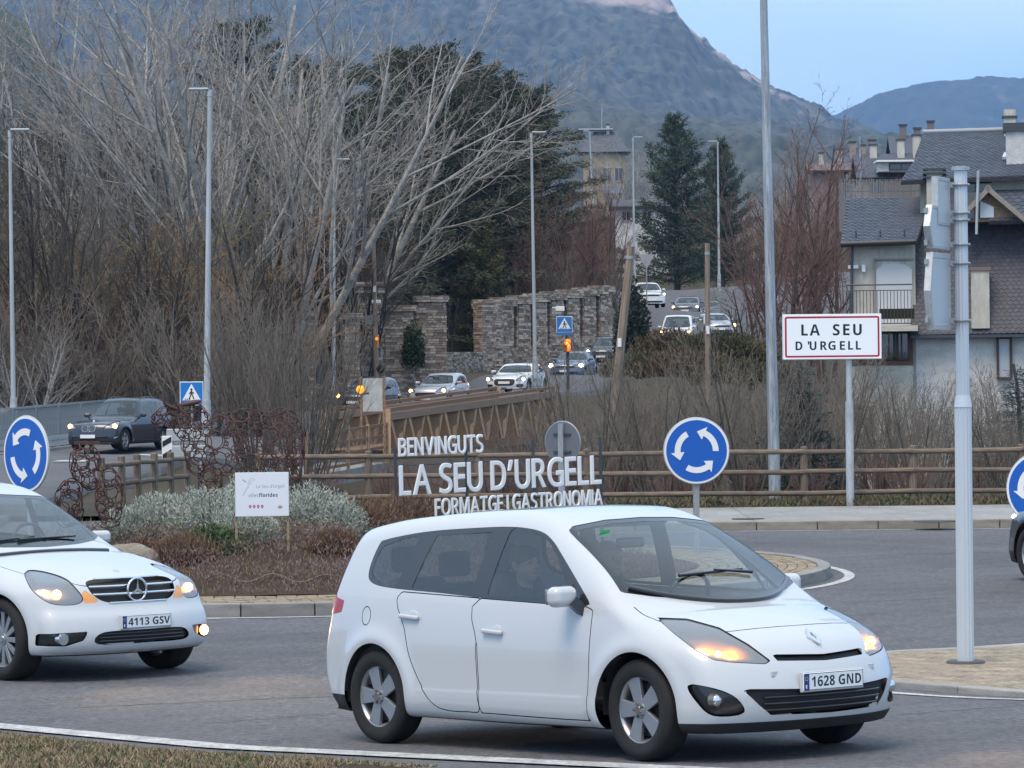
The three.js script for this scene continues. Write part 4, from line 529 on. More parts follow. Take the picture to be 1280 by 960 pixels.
// ---------------------------------------------------------------- vegetation: growing bare trees
class Tubes {
  constructor() { this.p = []; this.n = []; this.i = []; this.c = 0; }
  add(pts, r0, r1, sides) {                       // tapered tube along a polyline
    const base = this.c, m = pts.length; const X = V(0, 0, 0), Y = V(0, 0, 0), T = V(0, 0, 0);
    for (let k = 0; k < m; k++) {
      T.copy(pts[Math.min(m - 1, k + 1)]).sub(pts[Math.max(0, k - 1)]).normalize(); X.set(0.37, 0.11, 0.92).cross(T).normalize(); Y.copy(T).cross(X); const r = lerp(r0, r1, k / (m - 1));
      for (let s = 0; s < sides; s++) { const a = s / sides * Math.PI * 2, ca = Math.cos(a), sa = Math.sin(a), nx = X.x * ca + Y.x * sa, ny = X.y * ca + Y.y * sa, nz = X.z * ca + Y.z * sa; this.p.push(pts[k].x + nx * r, pts[k].y + ny * r, pts[k].z + nz * r); this.n.push(nx, ny, nz); }
    }
    for (let k = 0; k + 1 < m; k++) for (let s = 0; s < sides; s++) { const a = base + k * sides + s, b = base + k * sides + (s + 1) % sides; this.i.push(a, b, b + sides, a, b + sides, a + sides); }
    this.c += m * sides;
  }
  geo() { const g = new THREE.BufferGeometry(); g.setAttribute('position', new THREE.Float32BufferAttribute(this.p, 3)); g.setAttribute('normal', new THREE.Float32BufferAttribute(this.n, 3)); const u = new Float32Array(this.p.length / 3 * 2); for (let i = 0; i < u.length / 2; i++) { u[2 * i] = this.p[3 * i] * 0.7 + this.p[3 * i + 2] * 0.5; u[2 * i + 1] = this.p[3 * i + 1] * 0.5; } g.setAttribute('uv', new THREE.BufferAttribute(u, 2)); g.setIndex(this.i); return g; }
}
function bareTree(seed, o) {                      // returns [trunk and limbs, twigs]
  const old = R; R = rng(seed); const big = new Tubes(), fine = new Tubes(), L = o.levels;
  const grow = (p0, dir, len, r, lv) => {
    const segs = lv === 0 ? 7 : lv === 1 ? 6 : lv === 2 ? 4 : 2, pts = [p0.clone()], d = dir.clone(), p = p0.clone(), wob = o.wobble * (lv === 0 ? 0.4 : 1);
    for (let k = 0; k < segs; k++) { d.x += rr(-wob, wob); d.y += rr(-wob, wob) * 0.6 + o.up[lv] ; d.z += rr(-wob, wob); d.normalize(); p.addScaledVector(d, len / segs); pts.push(p.clone()); }
    const last = lv === L, r1 = last ? r * 0.35 : r * (lv === 0 ? 0.3 : 0.4);
    (lv <= o.bigLevels ? big : fine).add(pts, r, r1, lv === 0 ? 8 : lv === 1 ? 6 : lv === 2 ? 4 : 3);
    if (last) return;
    const n = o.kids[lv] * (lv ? clamp(len / o.ref[lv], 0.5, 1.6) : 1);
    for (let k = 0; k < n; k++) {
      const t = lerp(o.from[lv], 1, (k + R()) / n), f = t * segs, i = Math.min(segs - 1, Math.floor(f)), q = pts[i].clone().lerp(pts[i + 1], f - i), axis = pts[i + 1].clone().sub(pts[i]).normalize();
      const side = V(rr(-1, 1), rr(-1, 1), rr(-1, 1)).cross(axis).normalize(), ang = o.angle[lv] * rr(0.65, 1.3), nd = axis.multiplyScalar(Math.cos(ang)).addScaledVector(side, Math.sin(ang));
      grow(q, nd, len * o.ratio[lv] * rr(0.6, 1.2) * (1.15 - 0.55 * t), Math.max(o.min, lerp(r, r1, t) * 0.55), lv + 1);
    }
  };
  for (let s = 0; s < o.stems; s++) { const a = s / o.stems * 6.283 + rr(-0.5, 0.5), lean = o.stems > 1 ? o.lean * rr(0.4, 1.1) : 0.04; grow(V(Math.cos(a), 0, Math.sin(a)).multiplyScalar(o.stems > 1 ? o.base * R() : 0), V(Math.cos(a) * lean + (o.tilt || 0), 1, Math.sin(a) * lean).normalize(), o.len * rr(0.8, 1.1), o.r * rr(0.8, 1.1), 0); }
  R = old; return [big.geo(), fine.geo()];
}
const bark = {
  pale: [std(0.46, 0.44, 0.41, 0.95, { map: TX.speckle }), std(0.30, 0.27, 0.24, 1)], grey: [std(0.17, 0.15, 0.125, 0.95, { map: TX.speckle }), std(0.17, 0.145, 0.12, 1)],
  red: [std(0.15, 0.10, 0.08, 0.95, { map: TX.speckle }), std(0.17, 0.095, 0.08, 1)], olive: [std(0.19, 0.165, 0.11, 0.95, { map: TX.speckle }), std(0.23, 0.20, 0.085, 1)],
  orange: [std(0.19, 0.14, 0.09, 0.95), std(0.29, 0.17, 0.085, 1)], dark: [std(0.06, 0.05, 0.042, 0.95, { map: TX.speckle }), std(0.085, 0.07, 0.058, 1)],
};
const kinds = {};
function kind(name, part, seeds, o, mats) { kinds[name] = seeds.map((s) => { const [a, b] = bareTree(s, o); return { a, b, mats, part, h: o.h }; }); }
kind('pale', 'bare_tree', [3, 17, 29], { levels: 4, bigLevels: 2, stems: 6, lean: 0.72, base: 0.6, len: 11.5, r: 0.17, up: [0.03, 0.05, 0.06, 0.05, 0.02], wobble: 0.09, kids: [8, 6, 5, 4], ref: [1, 5, 2.6, 1.2], from: [0.18, 0.15, 0.15, 0.1], angle: [0.62, 0.6, 0.6, 0.7], ratio: [0.55, 0.5, 0.5, 0.5], min: 0.009, h: 14 }, bark.pale);
kind('grey', 'bare_tree', [41, 47, 53, 59], { levels: 4, bigLevels: 1, stems: 3, lean: 0.16, base: 0.5, len: 8.5, r: 0.11, up: [0.02, 0.09, 0.08, 0.05, 0.02], wobble: 0.11, kids: [12, 7, 5, 3], ref: [1, 3.4, 1.6, 0.8], from: [0.12, 0.1, 0.1, 0.1], angle: [0.7, 0.62, 0.65, 0.7], ratio: [0.42, 0.48, 0.5, 0.5], min: 0.009, h: 10 }, bark.grey);
kind('red', 'reddish_shrub', [61, 67, 71], { levels: 3, bigLevels: 0, stems: 9, lean: 0.55, base: 0.7, len: 3.4, r: 0.045, up: [0.03, 0.08, 0.06, 0.03], wobble: 0.13, kids: [9, 6, 4], ref: [1, 1.5, 0.8], from: [0.12, 0.1, 0.1], angle: [0.55, 0.6, 0.7], ratio: [0.45, 0.5, 0.5], min: 0.0075, h: 4 }, bark.red);
kind('olive', 'olive_twigged_tree', [73, 79], { levels: 4, bigLevels: 1, stems: 3, lean: 0.35, base: 0.5, len: 6.5, r: 0.12, up: [0.03, 0.05, 0.03, 0.02, 0], wobble: 0.14, kids: [9, 7, 5, 4], ref: [1, 3, 1.6, 0.8], from: [0.2, 0.12, 0.1, 0.1], angle: [0.75, 0.7, 0.65, 0.7], ratio: [0.5, 0.5, 0.5, 0.5], min: 0.009, h: 9 }, bark.olive);
kind('willow', 'willow_shrub', [83, 89], { levels: 2, bigLevels: 0, stems: 46, lean: 0.42, base: 0.55, len: 4.6, r: 0.024, up: [0.04, 0.05, 0.03], wobble: 0.05, kids: [7, 4], ref: [1, 1.4], from: [0.25, 0.2], angle: [0.32, 0.4], ratio: [0.36, 0.45], min: 0.006, h: 4.6 }, bark.grey);
kind('scrub', 'bare_shrub', [97, 101, 103], { levels: 3, bigLevels: 0, stems: 12, lean: 0.5, base: 0.7, len: 2.9, r: 0.028, up: [0.04, 0.06, 0.05, 0.02], wobble: 0.12, kids: [7, 5, 3], ref: [1, 1.3, 0.6], from: [0.12, 0.1, 0.1], angle: [0.5, 0.6, 0.7], ratio: [0.5, 0.5, 0.5], min: 0.0045, h: 3.3 }, bark.grey);
function plant(kn, v, pos, sc, turn, label, category, group, mats) {
  const k = kinds[kn][v % kinds[kn].length], m = mats || k.mats, g = thing(k.part, label, category, pos, turn, group); g.scale.setScalar(sc); mesh('trunk', k.a, m[0], g); mesh('crown', k.b, m[1], g); return g;
}
const groundAt = (px, d, sink = 0.15) => { const x = (px - 640) / FOC * d; return drape(x, d, -sink); };
R = rng(777);
// the thicket behind the silver railing
for (const [px, d, v, s, t] of [[335, 152, 0, 1.4, 0.4], [400, 166, 1, 1.25, 2.2], [225, 158, 2, 1.42, 4.1], [270, 172, 1, 1.55, 5.2], [120, 168, 0, 1.35, 1.4], [35, 124, 2, 0.36, 3.6]]) plant('pale', v, groundAt(px, d), s, t, ...(px === 335 ? ['big bare tree with pale spreading limbs above the ruined wall', 'tree'] : ['bare tree with pale grey limbs rising above the thicket', 'tree', 'pale bare trees of the thicket']));
for (let i = 0; i < 48; i++) { const row = i % 6, d = [131, 139, 148, 162, 182, 200][row] + rr(-3, 3), px = -70 + (i * 173 % (row < 3 ? 390 : 560)) + rr(-12, 12), s = (row < 3 ? rr(0.68, 0.95) : rr(1.0, 1.25)) * (px < 100 ? 1.15 : 1), dk = (i * 5) % 3 === 0 || row > 3; plant('grey', i, groundAt(px, d), s, R() * 6.28, dk ? 'slender dark twigged bare tree in the dense thicket behind the railing' : 'slender grey bare tree in the dense thicket behind the railing', 'tree', dk ? 'dark bare trees of the thicket' : 'grey bare trees of the thicket', dk ? bark.dark : undefined); }
for (let i = 0; i < 34; i++) { const d = [126, 130, 136, 144][i % 4] + rr(-2, 2), px = -60 + (i * 131 % (i % 3 ? 360 : 250)) + rr(-14, 14), lift = i % 3 === 0 ? 1.5 : 0; plant('red', i, groundAt(px, d), rr(0.95, 1.55) , R() * 6.28, i % 2 ? 'reddish twiggy shrub in the thicket behind the railing' : 'brown grey twiggy shrub in the thicket behind the railing', 'shrub', i % 2 ? 'reddish shrubs of the thicket' : 'brown grey shrubs of the thicket', i % 2 ? undefined : bark.grey); }
for (const [px, d, v, s] of [[92, 134, 0, 1.12], [140, 138, 1, 1.2], [248, 134, 0, 1.15], [335, 136, 1, 1.0], [40, 140, 1, 1.1], [200, 141, 0, 1.15]]) plant('olive', v, groundAt(px, d), s, R() * 6, px === 248 || px === 335 || px === 92 ? 'broad bare tree with orange brown twigs in the thicket' : 'broad bare tree with olive twigs in the thicket', 'tree', px === 248 || px === 335 || px === 92 ? 'orange twigged trees of the thicket' : 'olive twigged trees of the thicket', px === 248 || px === 335 || px === 92 ? bark.orange : bark.olive);
for (let i = 0; i < 18; i++) { const d = [134, 146, 160][i % 3] + rr(-3, 3), px = -90 - i * 24 + rr(-10, 10); plant('grey', i, groundAt(px, d), rr(0.95, 1.2), R() * 6.28, 'slender grey bare tree in the dense thicket behind the railing', 'tree', 'grey bare trees of the thicket'); }
plant('willow', 0, groundAt(375, 100, 0), 1.12, 1, 'tall fan of grey willow stems behind the ring cow', 'shrub'); plant('willow', 1, groundAt(318, 103, 0), 0.95, 2, 'smaller fan of grey stems beside the silver railing end', 'shrub');
// behind the timber fence and round the stream
for (let i = 0; i < 22; i++) { const px = 720 + i * 27 + rr(-10, 10), d = [71.5, 75, 80, 87][i % 4] + rr(-1, 1), y = d < 74 ? 0 : -0.7; plant('scrub', i, V((px - 640) / FOC * d, y, -d), rr(0.8, 1.12) * (px > 1110 ? 0.72 : px > 860 ? 0.95 : 0.85), R() * 6.28, 'grey brown bare shrub behind the timber fence', 'shrub', 'bare shrubs behind the fence'); }
for (let i = 0; i < 20; i++) { const px = 700 + i * 14 + rr(-8, 8), d = [96, 106, 116, 126][i % 4] + rr(-2, 2); plant(i % 5 === 3 ? 'red' : 'scrub', i, groundAt(px, d, 0.1), i % 5 === 3 ? rr(0.6, 0.8) : rr(0.9, 1.3), R() * 6.28, i % 5 === 3 ? 'reddish shrub on the slope above the stream' : 'bare brown shrub on the slope above the stream', 'shrub', i % 5 === 3 ? 'reddish shrubs on the slope' : 'bare shrubs on the slope'); }
for (let i = 0; i < 12; i++) { const px = 400 + i * 75 + rr(-20, 20), d = [70, 73][i % 2]; plant('red', i, V((px - 640) / FOC * d, -0.15, -d), rr(0.26, 0.36), R() * 6.28, 'low dark red shrub just behind the timber fence rails', 'shrub', 'low red shrubs behind the fence'); }
for (const [px, d, s] of [[700, 108, 0.7], [745, 104, 0.75], [800, 108, 0.8], [840, 112, 0.85]]) plant('red', Math.round(px), groundAt(px, d), s, R() * 6, 'reddish shrub on the stream bank near the footbridge', 'shrub', 'reddish shrubs on the stream bank');
for (const [px, d, v, s] of [[985, 165, 0, 1.2], [1035, 172, 1, 1.2], [950, 180, 2, 1.0], [1015, 190, 3, 1.3]]) plant('grey', v, groundAt(px, d), s, R() * 6, 'bare tree with dark red twigs beside the slate house', 'tree', 'red twigged trees by the house', bark.red);
plant('olive', 0, groundAt(941, 168), 0.72, 2.2, 'small dark bare tree with crooked limbs beside the parked cars', 'tree', undefined, bark.dark);
for (const [px, d, v, s] of [[690, 214, 0, 1.0], [732, 216, 1, 1.0], [756, 222, 3, 0.95], [712, 222, 2, 0.95], [770, 262, 1, 0.7], [655, 214, 3, 0.85]]) plant('grey', v, groundAt(px, d), s, R() * 6, 'bare tree with reddish haze of twigs behind the slotted wall', 'tree', 'reddish trees behind the wall', bark.red);
for (const [px, d, v, s] of [[790, 310, 1, 0.62], [945, 285, 2, 0.6], [975, 290, 0, 0.6]]) plant('pale', v, groundAt(px, d), s * 1.1, R() * 6, 'thin pale bare birch far up beside the road', 'tree', 'far pale birches');
for (let i = 0; i < 12; i++) { const px = 900 + i * 32 + rr(-8, 8), d = rr(255, 285); plant('grey', i, groundAt(px, d), rr(0.55, 0.8), R() * 6.28, 'grey bare tree on the slope above the upper road', 'tree', 'grey trees above the upper road', i % 2 ? bark.red : bark.grey); }
for (let i = 0; i < 5; i++) { const px = 1045 + i * 58, d = rr(112, 120); plant('scrub', i, groundAt(px, d, 0.1), rr(1.0, 1.3), R() * 6.28, 'tall bare bush against the white house wall', 'shrub', 'bushes against the house wall'); }
for (let i = 0; i < 10; i++) { const px = 560 + i * 24, d = 212 + (i % 3) * 5; plant('grey', i, groundAt(px, d), rr(0.5, 0.7), R() * 6.28, 'thin grey bare tree in the shade of the cedars', 'tree', 'thin trees under the cedars'); }
// ---------------------------------------------------------------- leaves and needles
class Leaves {
  constructor() { this.p = []; this.n = []; this.c = []; }
  leaf(x, y, z, d, s, len, w, col) {              // a small folded diamond along d, side direction s
    const P = [[0, 0], [0.5, 0.5], [1, 0], [0.5, -0.5]].map(([a, b]) => [x + d.x * len * a + s.x * w * b, y + d.y * len * a + s.y * w * b, z + d.z * len * a + s.z * w * b]);
    const nx = d.y * s.z - d.z * s.y, ny = d.z * s.x - d.x * s.z, nz = d.x * s.y - d.y * s.x;
    for (const k of [0, 2, 1, 0, 3, 2]) { this.p.push(...P[k]); this.n.push(nx, ny, nz); this.c.push(...col); }
  }
  geo() { const g = new THREE.BufferGeometry(); g.setAttribute('position', new THREE.Float32BufferAttribute(this.p, 3)); g.setAttribute('normal', new THREE.Float32BufferAttribute(this.n, 3)); g.setAttribute('color', new THREE.Float32BufferAttribute(this.c, 3)); return g; }
}
const leafMat = new THREE.MeshStandardMaterial({ vertexColors: true, roughness: 0.9, side: THREE.DoubleSide });
const rv = () => { for (;;) { const v = V(rr(-1, 1), rr(-1, 1), rr(-1, 1)), l = v.length(); if (l < 1 && l > 0.05) return v.multiplyScalar(1 / l); } };
const mixc = (a, b, t) => [0, 1, 2].map((k) => lerp(a[k], b[k], t));
function conifer(seed, o) {                       // trunk, limbs and flat sprays of needles
  const old = R; R = rng(seed); const tb = new Tubes(), lf = new Leaves(), H = o.h;
  const tp = []; for (let k = 0; k <= 8; k++) tp.push(V(0.15 * Math.sin(k * 0.9 + seed) * (k / 8), H * k / 8, 0.12 * Math.cos(k * 1.3) * (k / 8))); tb.add(tp, o.r, 0.04, 9);
  for (let i = 0; i < o.limbs; i++) {
    const t = Math.pow((i + R()) / o.limbs, o.dist), y = lerp(o.low, 0.985, t) * H, len = o.reach(t) * rr(0.6, 1.15); if (len < 0.2) continue;
    const a = i * 2.399 + rr(-0.4, 0.4), d = V(Math.cos(a), o.rise(t) + rr(-0.1, 0.1), Math.sin(a)).normalize(), p = V(0, y, 0), pts = [p.clone()], n = 5;
    for (let k = 0; k < n; k++) { d.y += o.droop * rr(0.2, 1.2); d.x += rr(-0.07, 0.07); d.z += rr(-0.07, 0.07); d.normalize(); p.addScaledVector(d, len / n); pts.push(p.clone()); }
    tb.add(pts, lerp(0.09, 0.03, t) * o.r * 4, 0.012, 4);
    const tone = R(), m = Math.round(o.sprays * len);
    for (let k = 0; k < m; k++) {
      const f = Math.pow(R(), 0.7) * n, q = Math.min(n - 1, Math.floor(f)), c = pts[q].clone().lerp(pts[q + 1], f - q), sd = V(-d.z, 0, d.x).normalize(), off = rr(-1, 1) * o.width * len * (1 - 0.5 * f / n);
      c.addScaledVector(sd, off); c.y += rr(-0.5, 0.5) * o.thick - Math.abs(off) * 0.15;
      const col = mixc(o.c0, o.c1, clamp(tone * 0.6 + R() * 0.55, 0, 1));
      for (let b = 0; b < o.tuft; b++) { const v = rv(); v.y = v.y * 0.55 + 0.15; v.addScaledVector(d, 0.7).normalize(); const s = rv().cross(v).normalize(); lf.leaf(c.x + rr(-0.15, 0.15), c.y + rr(-0.08, 0.08), c.z + rr(-0.15, 0.15), v, s, o.needle * rr(0.6, 1.3), o.needle * o.nw, col); }
    }
  }
  R = old; return [tb.geo(), lf.geo()];
}
const coniferKinds = {
  cedar: [5, 6].map((s) => conifer(s, { h: 15, r: 0.34, limbs: 110, low: 0.1, dist: 0.9, reach: (t) => 5.6 * Math.pow(1 - t, 0.55) + 1.1, rise: (t) => 0.25 + 0.5 * t, droop: -0.09, sprays: 30, width: 0.3, thick: 0.28, tuft: 4, needle: 0.26, nw: 0.24, c0: [0.024, 0.031, 0.021], c1: [0.08, 0.09, 0.052] })),
  pine: [7, 8].map((s) => conifer(s, { h: 11.5, r: 0.22, limbs: 95, low: 0.06, dist: 0.95, reach: (t) => 3.9 * Math.pow(1 - t, 0.75) + 0.5, rise: (t) => 0.15 + 0.5 * t, droop: 0.05, sprays: 34, width: 0.32, thick: 0.42, tuft: 4, needle: 0.24, nw: 0.25, c0: [0.025, 0.042, 0.030], c1: [0.07, 0.10, 0.06] })),
  thuja: [9].map((s) => conifer(s, { h: 12, r: 0.2, limbs: 150, low: 0.03, dist: 1, reach: (t) => 2.3 * Math.pow(1 - t, 0.6) + 0.4, rise: () => 0.6, droop: 0.06, sprays: 34, width: 0.3, thick: 0.4, tuft: 4, needle: 0.22, nw: 0.3, c0: [0.07, 0.072, 0.03], c1: [0.17, 0.155, 0.065] })),
  spruce: [10].map((s) => conifer(s, { h: 5.5, r: 0.09, limbs: 70, low: 0.04, dist: 1, reach: (t) => 1.7 * (1 - t) + 0.15, rise: (t) => 0.1, droop: -0.03, sprays: 60, width: 0.28, thick: 0.12, tuft: 4, needle: 0.13, nw: 0.2, c0: [0.035, 0.055, 0.055], c1: [0.08, 0.115, 0.11] })),
};
const trunkDark = std(0.06, 0.05, 0.042, 1);
function evergreen(k, v, px, d, sc, label, group, sink = 0.2) { const [a, b] = coniferKinds[k][v % coniferKinds[k].length], g = thing({ cedar: 'cedar_tree', pine: 'pine_tree', thuja: 'cypress_tree', spruce: 'spruce_tree' }[k], label, 'tree', groundAt(px, d, sink), px * 0.37, group); g.scale.set(sc[0], sc[1], sc[0]); mesh('trunk', a, trunkDark, g); mesh('crown', b, leafMat, g); }
evergreen('cedar', 0, 545, 216, [1.2, 1.2], 'tall dark cedar with an open flat top above the stone pillars'); evergreen('cedar', 1, 618, 224, [1.12, 1.05], 'dark cedar with layered boughs behind the slotted wall'); evergreen('cedar', 0, 400, 195, [1.1, 1.12], 'dark cedar behind the pale bare limbs', undefined); evergreen('cedar', 1, 300, 215, [1.1, 1.22], 'dark evergreen standing deep in the thicket', undefined); evergreen('cedar', 1, 482, 205, [0.85, 0.95], 'smaller cedar close behind the ruined pillars'); evergreen('cedar', 0, 665, 236, [0.95, 1.0], 'dark cedar with ragged thin top next to the street lamp', undefined);
evergreen('cedar', 1, 580, 234, [1.2, 1.12], 'dark cedar filling the gap behind the first two', undefined); evergreen('cedar', 0, 512, 228, [1.1, 1.08], 'dark cedar behind the stone piers', undefined); evergreen('thuja', 0, 612, 236, [1.0, 1.18], 'yellow green cypress between the cedars'); evergreen('thuja', 0, 604, 213, [0.95, 0.72], 'low olive cypress in front of the cedars'); evergreen('thuja', 0, 330, 180, [1.2, 1.2], 'olive cypress behind the bare thicket');
evergreen('pine', 0, 848, 262, [1.12, 1.14], 'broad dark pine beside the upper road'); evergreen('pine', 1, 905, 275, [0.85, 1.02], 'second dark pine right of the street lamp', undefined); evergreen('pine', 1, 70, 230, [1.2, 1.15], 'dark pine top above the thicket', undefined);
evergreen('spruce', 0, 1000, 73, [0.85, 0.62], 'blue green spruce behind the timber fence', undefined, 0.4); evergreen('spruce', 0, 1272, 92, [1, 0.72], 'blue green spruce beside the white house wall', undefined, 0.6); evergreen('spruce', 0, 1040, 76, [1.0, 0.5], 'wide spruce under the town name board', undefined, 1.2);
function leafMound(name, label, cat, group, pos, rx, ry, rz, n, len, w, c0, c1, o = {}) {
  const lf = new Leaves();
  for (let i = 0; i < n; i++) { const u = rv(), r = Math.pow(R(), 0.4), bump = 1 + 0.18 * fbm(u.x * 2.2 + pos.x, u.y * 2.2, u.z * 2.2 + pos.z, 3) * 2; if (u.y < -0.1) u.y *= -0.6; const x = u.x * rx * r * bump, y = u.y * ry * r * bump, z = u.z * rz * r * bump; const v = rv().addScaledVector(u, o.out ?? 0.8).add(V(0, o.up ?? 0.5, 0)).normalize(), s = rv().cross(v).normalize(); lf.leaf(x, y, z, v, s, len * rr(0.6, 1.4), w * rr(0.7, 1.3), mixc(c0, c1, R())); }
  const g = thing(name, label, cat, pos, 0, group); mesh('foliage', lf.geo(), leafMat, g);
  if (o.stem !== false) { const tb = new Tubes(); for (let k = 0; k < 14; k++) { const u = rv(); u.y = Math.abs(u.y) + 0.3; tb.add([V(u.x * rx * 0.08, -0.1, u.z * rz * 0.08), V(u.x * rx * 0.45, u.y * ry * 0.4, u.z * rz * 0.45), V(u.x * rx * 0.8, u.y * ry * 0.75, u.z * rz * 0.8)], Math.min(0.03, rx * 0.03), 0.004, 4); } mesh('stems', tb.geo(), bark.grey[0], g); }
  return g;
}
// ivy and evergreen masses along the far road
leafMound('ivy_mass', 'tall dark ivy mass behind the leaning timber pole', 'ivy', undefined, groundAt(792, 196), 1.1, 4.6, 1.2, 9000, 0.2, 0.14, [0.012, 0.022, 0.014], [0.035, 0.05, 0.028]);
leafMound('ivy_mass', 'ivy hanging on the broad stone pier', 'ivy', undefined, at(517, 455, 162.4), 0.5, 2.0, 0.3, 2200, 0.14, 0.11, [0.02, 0.04, 0.016], [0.06, 0.085, 0.035]);
for (const [px, py, d, rx, ry, i] of [[840, 440, 150, 1.6, 0.95, 0], [895, 442, 148, 2.0, 0.9, 1], [935, 452, 150, 1.6, 0.9, 0], [800, 470, 140, 1.6, 0.9, 1], [860, 470, 135, 2.2, 1.0, 0], [930, 480, 132, 2.0, 0.9, 1]]) leafMound('dry_bush', i ? 'olive and rust coloured dense bush below the queue of cars' : 'rusty brown dense bush below the white van', 'bush', i ? 'olive bushes below the cars' : 'rusty bushes below the cars', at(px, py, d), rx, ry, 1.2, 5000, 0.2, 0.05, i ? [0.045, 0.047, 0.022] : [0.06, 0.045, 0.025], i ? [0.10, 0.095, 0.045] : [0.13, 0.085, 0.045], { up: 1.2 });
// ---------------------------------------------------------------- planting on the roundabout island
const onIsland = (px, d, sink = 0.02) => { const x = (px - 640) / FOC * d, r = Math.hypot(x - IC.x, -d - IC.z); return V(x, islandH(r) - sink, -d); };
const silver0 = [0.22, 0.245, 0.205], silver1 = [0.46, 0.49, 0.43];
for (const [px, d, rx, ry, n] of [[200, 45.0, 0.62, 0.55, 7000], [262, 44.6, 0.66, 0.62, 7500], [318, 45.8, 0.55, 0.78, 6500], [385, 45.2, 0.62, 0.62, 7000], [300, 44.0, 0.5, 0.42, 5000], [425, 44.8, 0.36, 0.45, 4000], [150, 44.6, 0.3, 0.42, 3000]]) leafMound('silver_shrub', 'rounded silver grey shrub on the roundabout island', 'shrub', 'silver shrubs of the island', onIsland(px, d), rx, ry, rx * 0.9, Math.round(n * 2.2), 0.055, 0.012, silver0, silver1, { up: 0.5 });
leafMound('green_shrub', 'low mid green shrub between the silver ones', 'shrub', undefined, onIsland(265, 43.3), 0.42, 0.32, 0.3, 4000, 0.07, 0.022, [0.045, 0.075, 0.03], [0.12, 0.17, 0.075]);
for (const [px, d, rx, ry] of [[228, 42.9, 0.42, 0.30], [415, 43.4, 0.34, 0.26], [452, 45.2, 0.5, 0.42], [500, 47.0, 0.5, 0.45], [545, 48.0, 0.55, 0.45], [590, 49, 0.5, 0.4], [475, 46, 0.45, 0.4], [170, 43.1, 0.25, 0.22]]) leafMound('brown_shrub', 'dry brown twiggy shrub on the roundabout island', 'shrub', 'dry brown shrubs of the island', onIsland(px, d), rx, ry, rx, 6500, 0.08, 0.009, [0.085, 0.05, 0.035], [0.23, 0.145, 0.09], { up: 1.0 });
{ // heather ground cover
  const lf = new Leaves(); for (let i = 0; i < 90000; i++) { const a = R() * 6.283, r = Math.sqrt(rr(0.02, 1)) * 5.66, x = IC.x + Math.cos(a) * r, z = IC.z + Math.sin(a) * r; if (z < IC.z + 0.6) continue; const cl = fbm(x * 1.5, z * 1.5, 9); if (cl < -0.26 + (r > 5.4 ? 0.15 : 0)) continue; const h = (0.10 + 0.16 * clamp(0.4 + cl * 1.6, 0, 1)) * smooth(5.9, 5.0, r); const t = R(), v = rv(); v.y = Math.abs(v.y) + 0.7; v.normalize(); const s = rv().cross(v).normalize(); const n = fbm(x * 0.8, z * 0.8, 19); lf.leaf(x, islandH(r) + h * Math.sqrt(R()), z, v, s, rr(0.03, 0.075), 0.010, t < 0.45 + n ? mixc([0.17, 0.10, 0.088], [0.28, 0.18, 0.15], R()) : t < 0.8 ? mixc([0.12, 0.085, 0.045], [0.2, 0.15, 0.085], R()) : mixc([0.13, 0.10, 0.12], [0.2, 0.16, 0.19], R())); }
  const m = solo('heather', lf.geo(), leafMat, 'low brown and mauve heather covering the roundabout island', 'heather'); stuff(m);
  const bl = new THREE.IcosahedronGeometry(0.34, 5), q = bl.attributes.position; for (let i = 0; i < q.count; i++) { const v = V(q.getX(i), q.getY(i), q.getZ(i)), f = 1 + 0.35 * fbm(v.x * 3 + 2, v.y * 3, v.z * 3, 4); q.setXYZ(i, v.x * f * 1.05, v.y * f * 0.55, v.z * f * 0.8); } bl.computeVertexNormals(); const b = solo('boulder', mergeVertices(bl), std(0.36, 0.30, 0.24, 0.9, { map: TX.speckle }), 'pale tan boulder beside the ring sculpture', 'boulder'); b.geometry.computeVertexNormals(); b.position.copy(onIsland(160, 42.6, -0.1));
  const hose = []; for (let k = 0; k <= 30; k++) { const p = onIsland(lerp(255, 415, k / 30), 41.6 + 0.25 * Math.sin(k * 0.5) , -0.05); hose.push(p); } solo('irrigation_hose', new THREE.TubeGeometry(new THREE.CatmullRomCurve3(hose), 60, 0.012, 6), std(0.16, 0.115, 0.09, 0.8), 'thin brown irrigation hose lying on the island soil', 'hose');
}
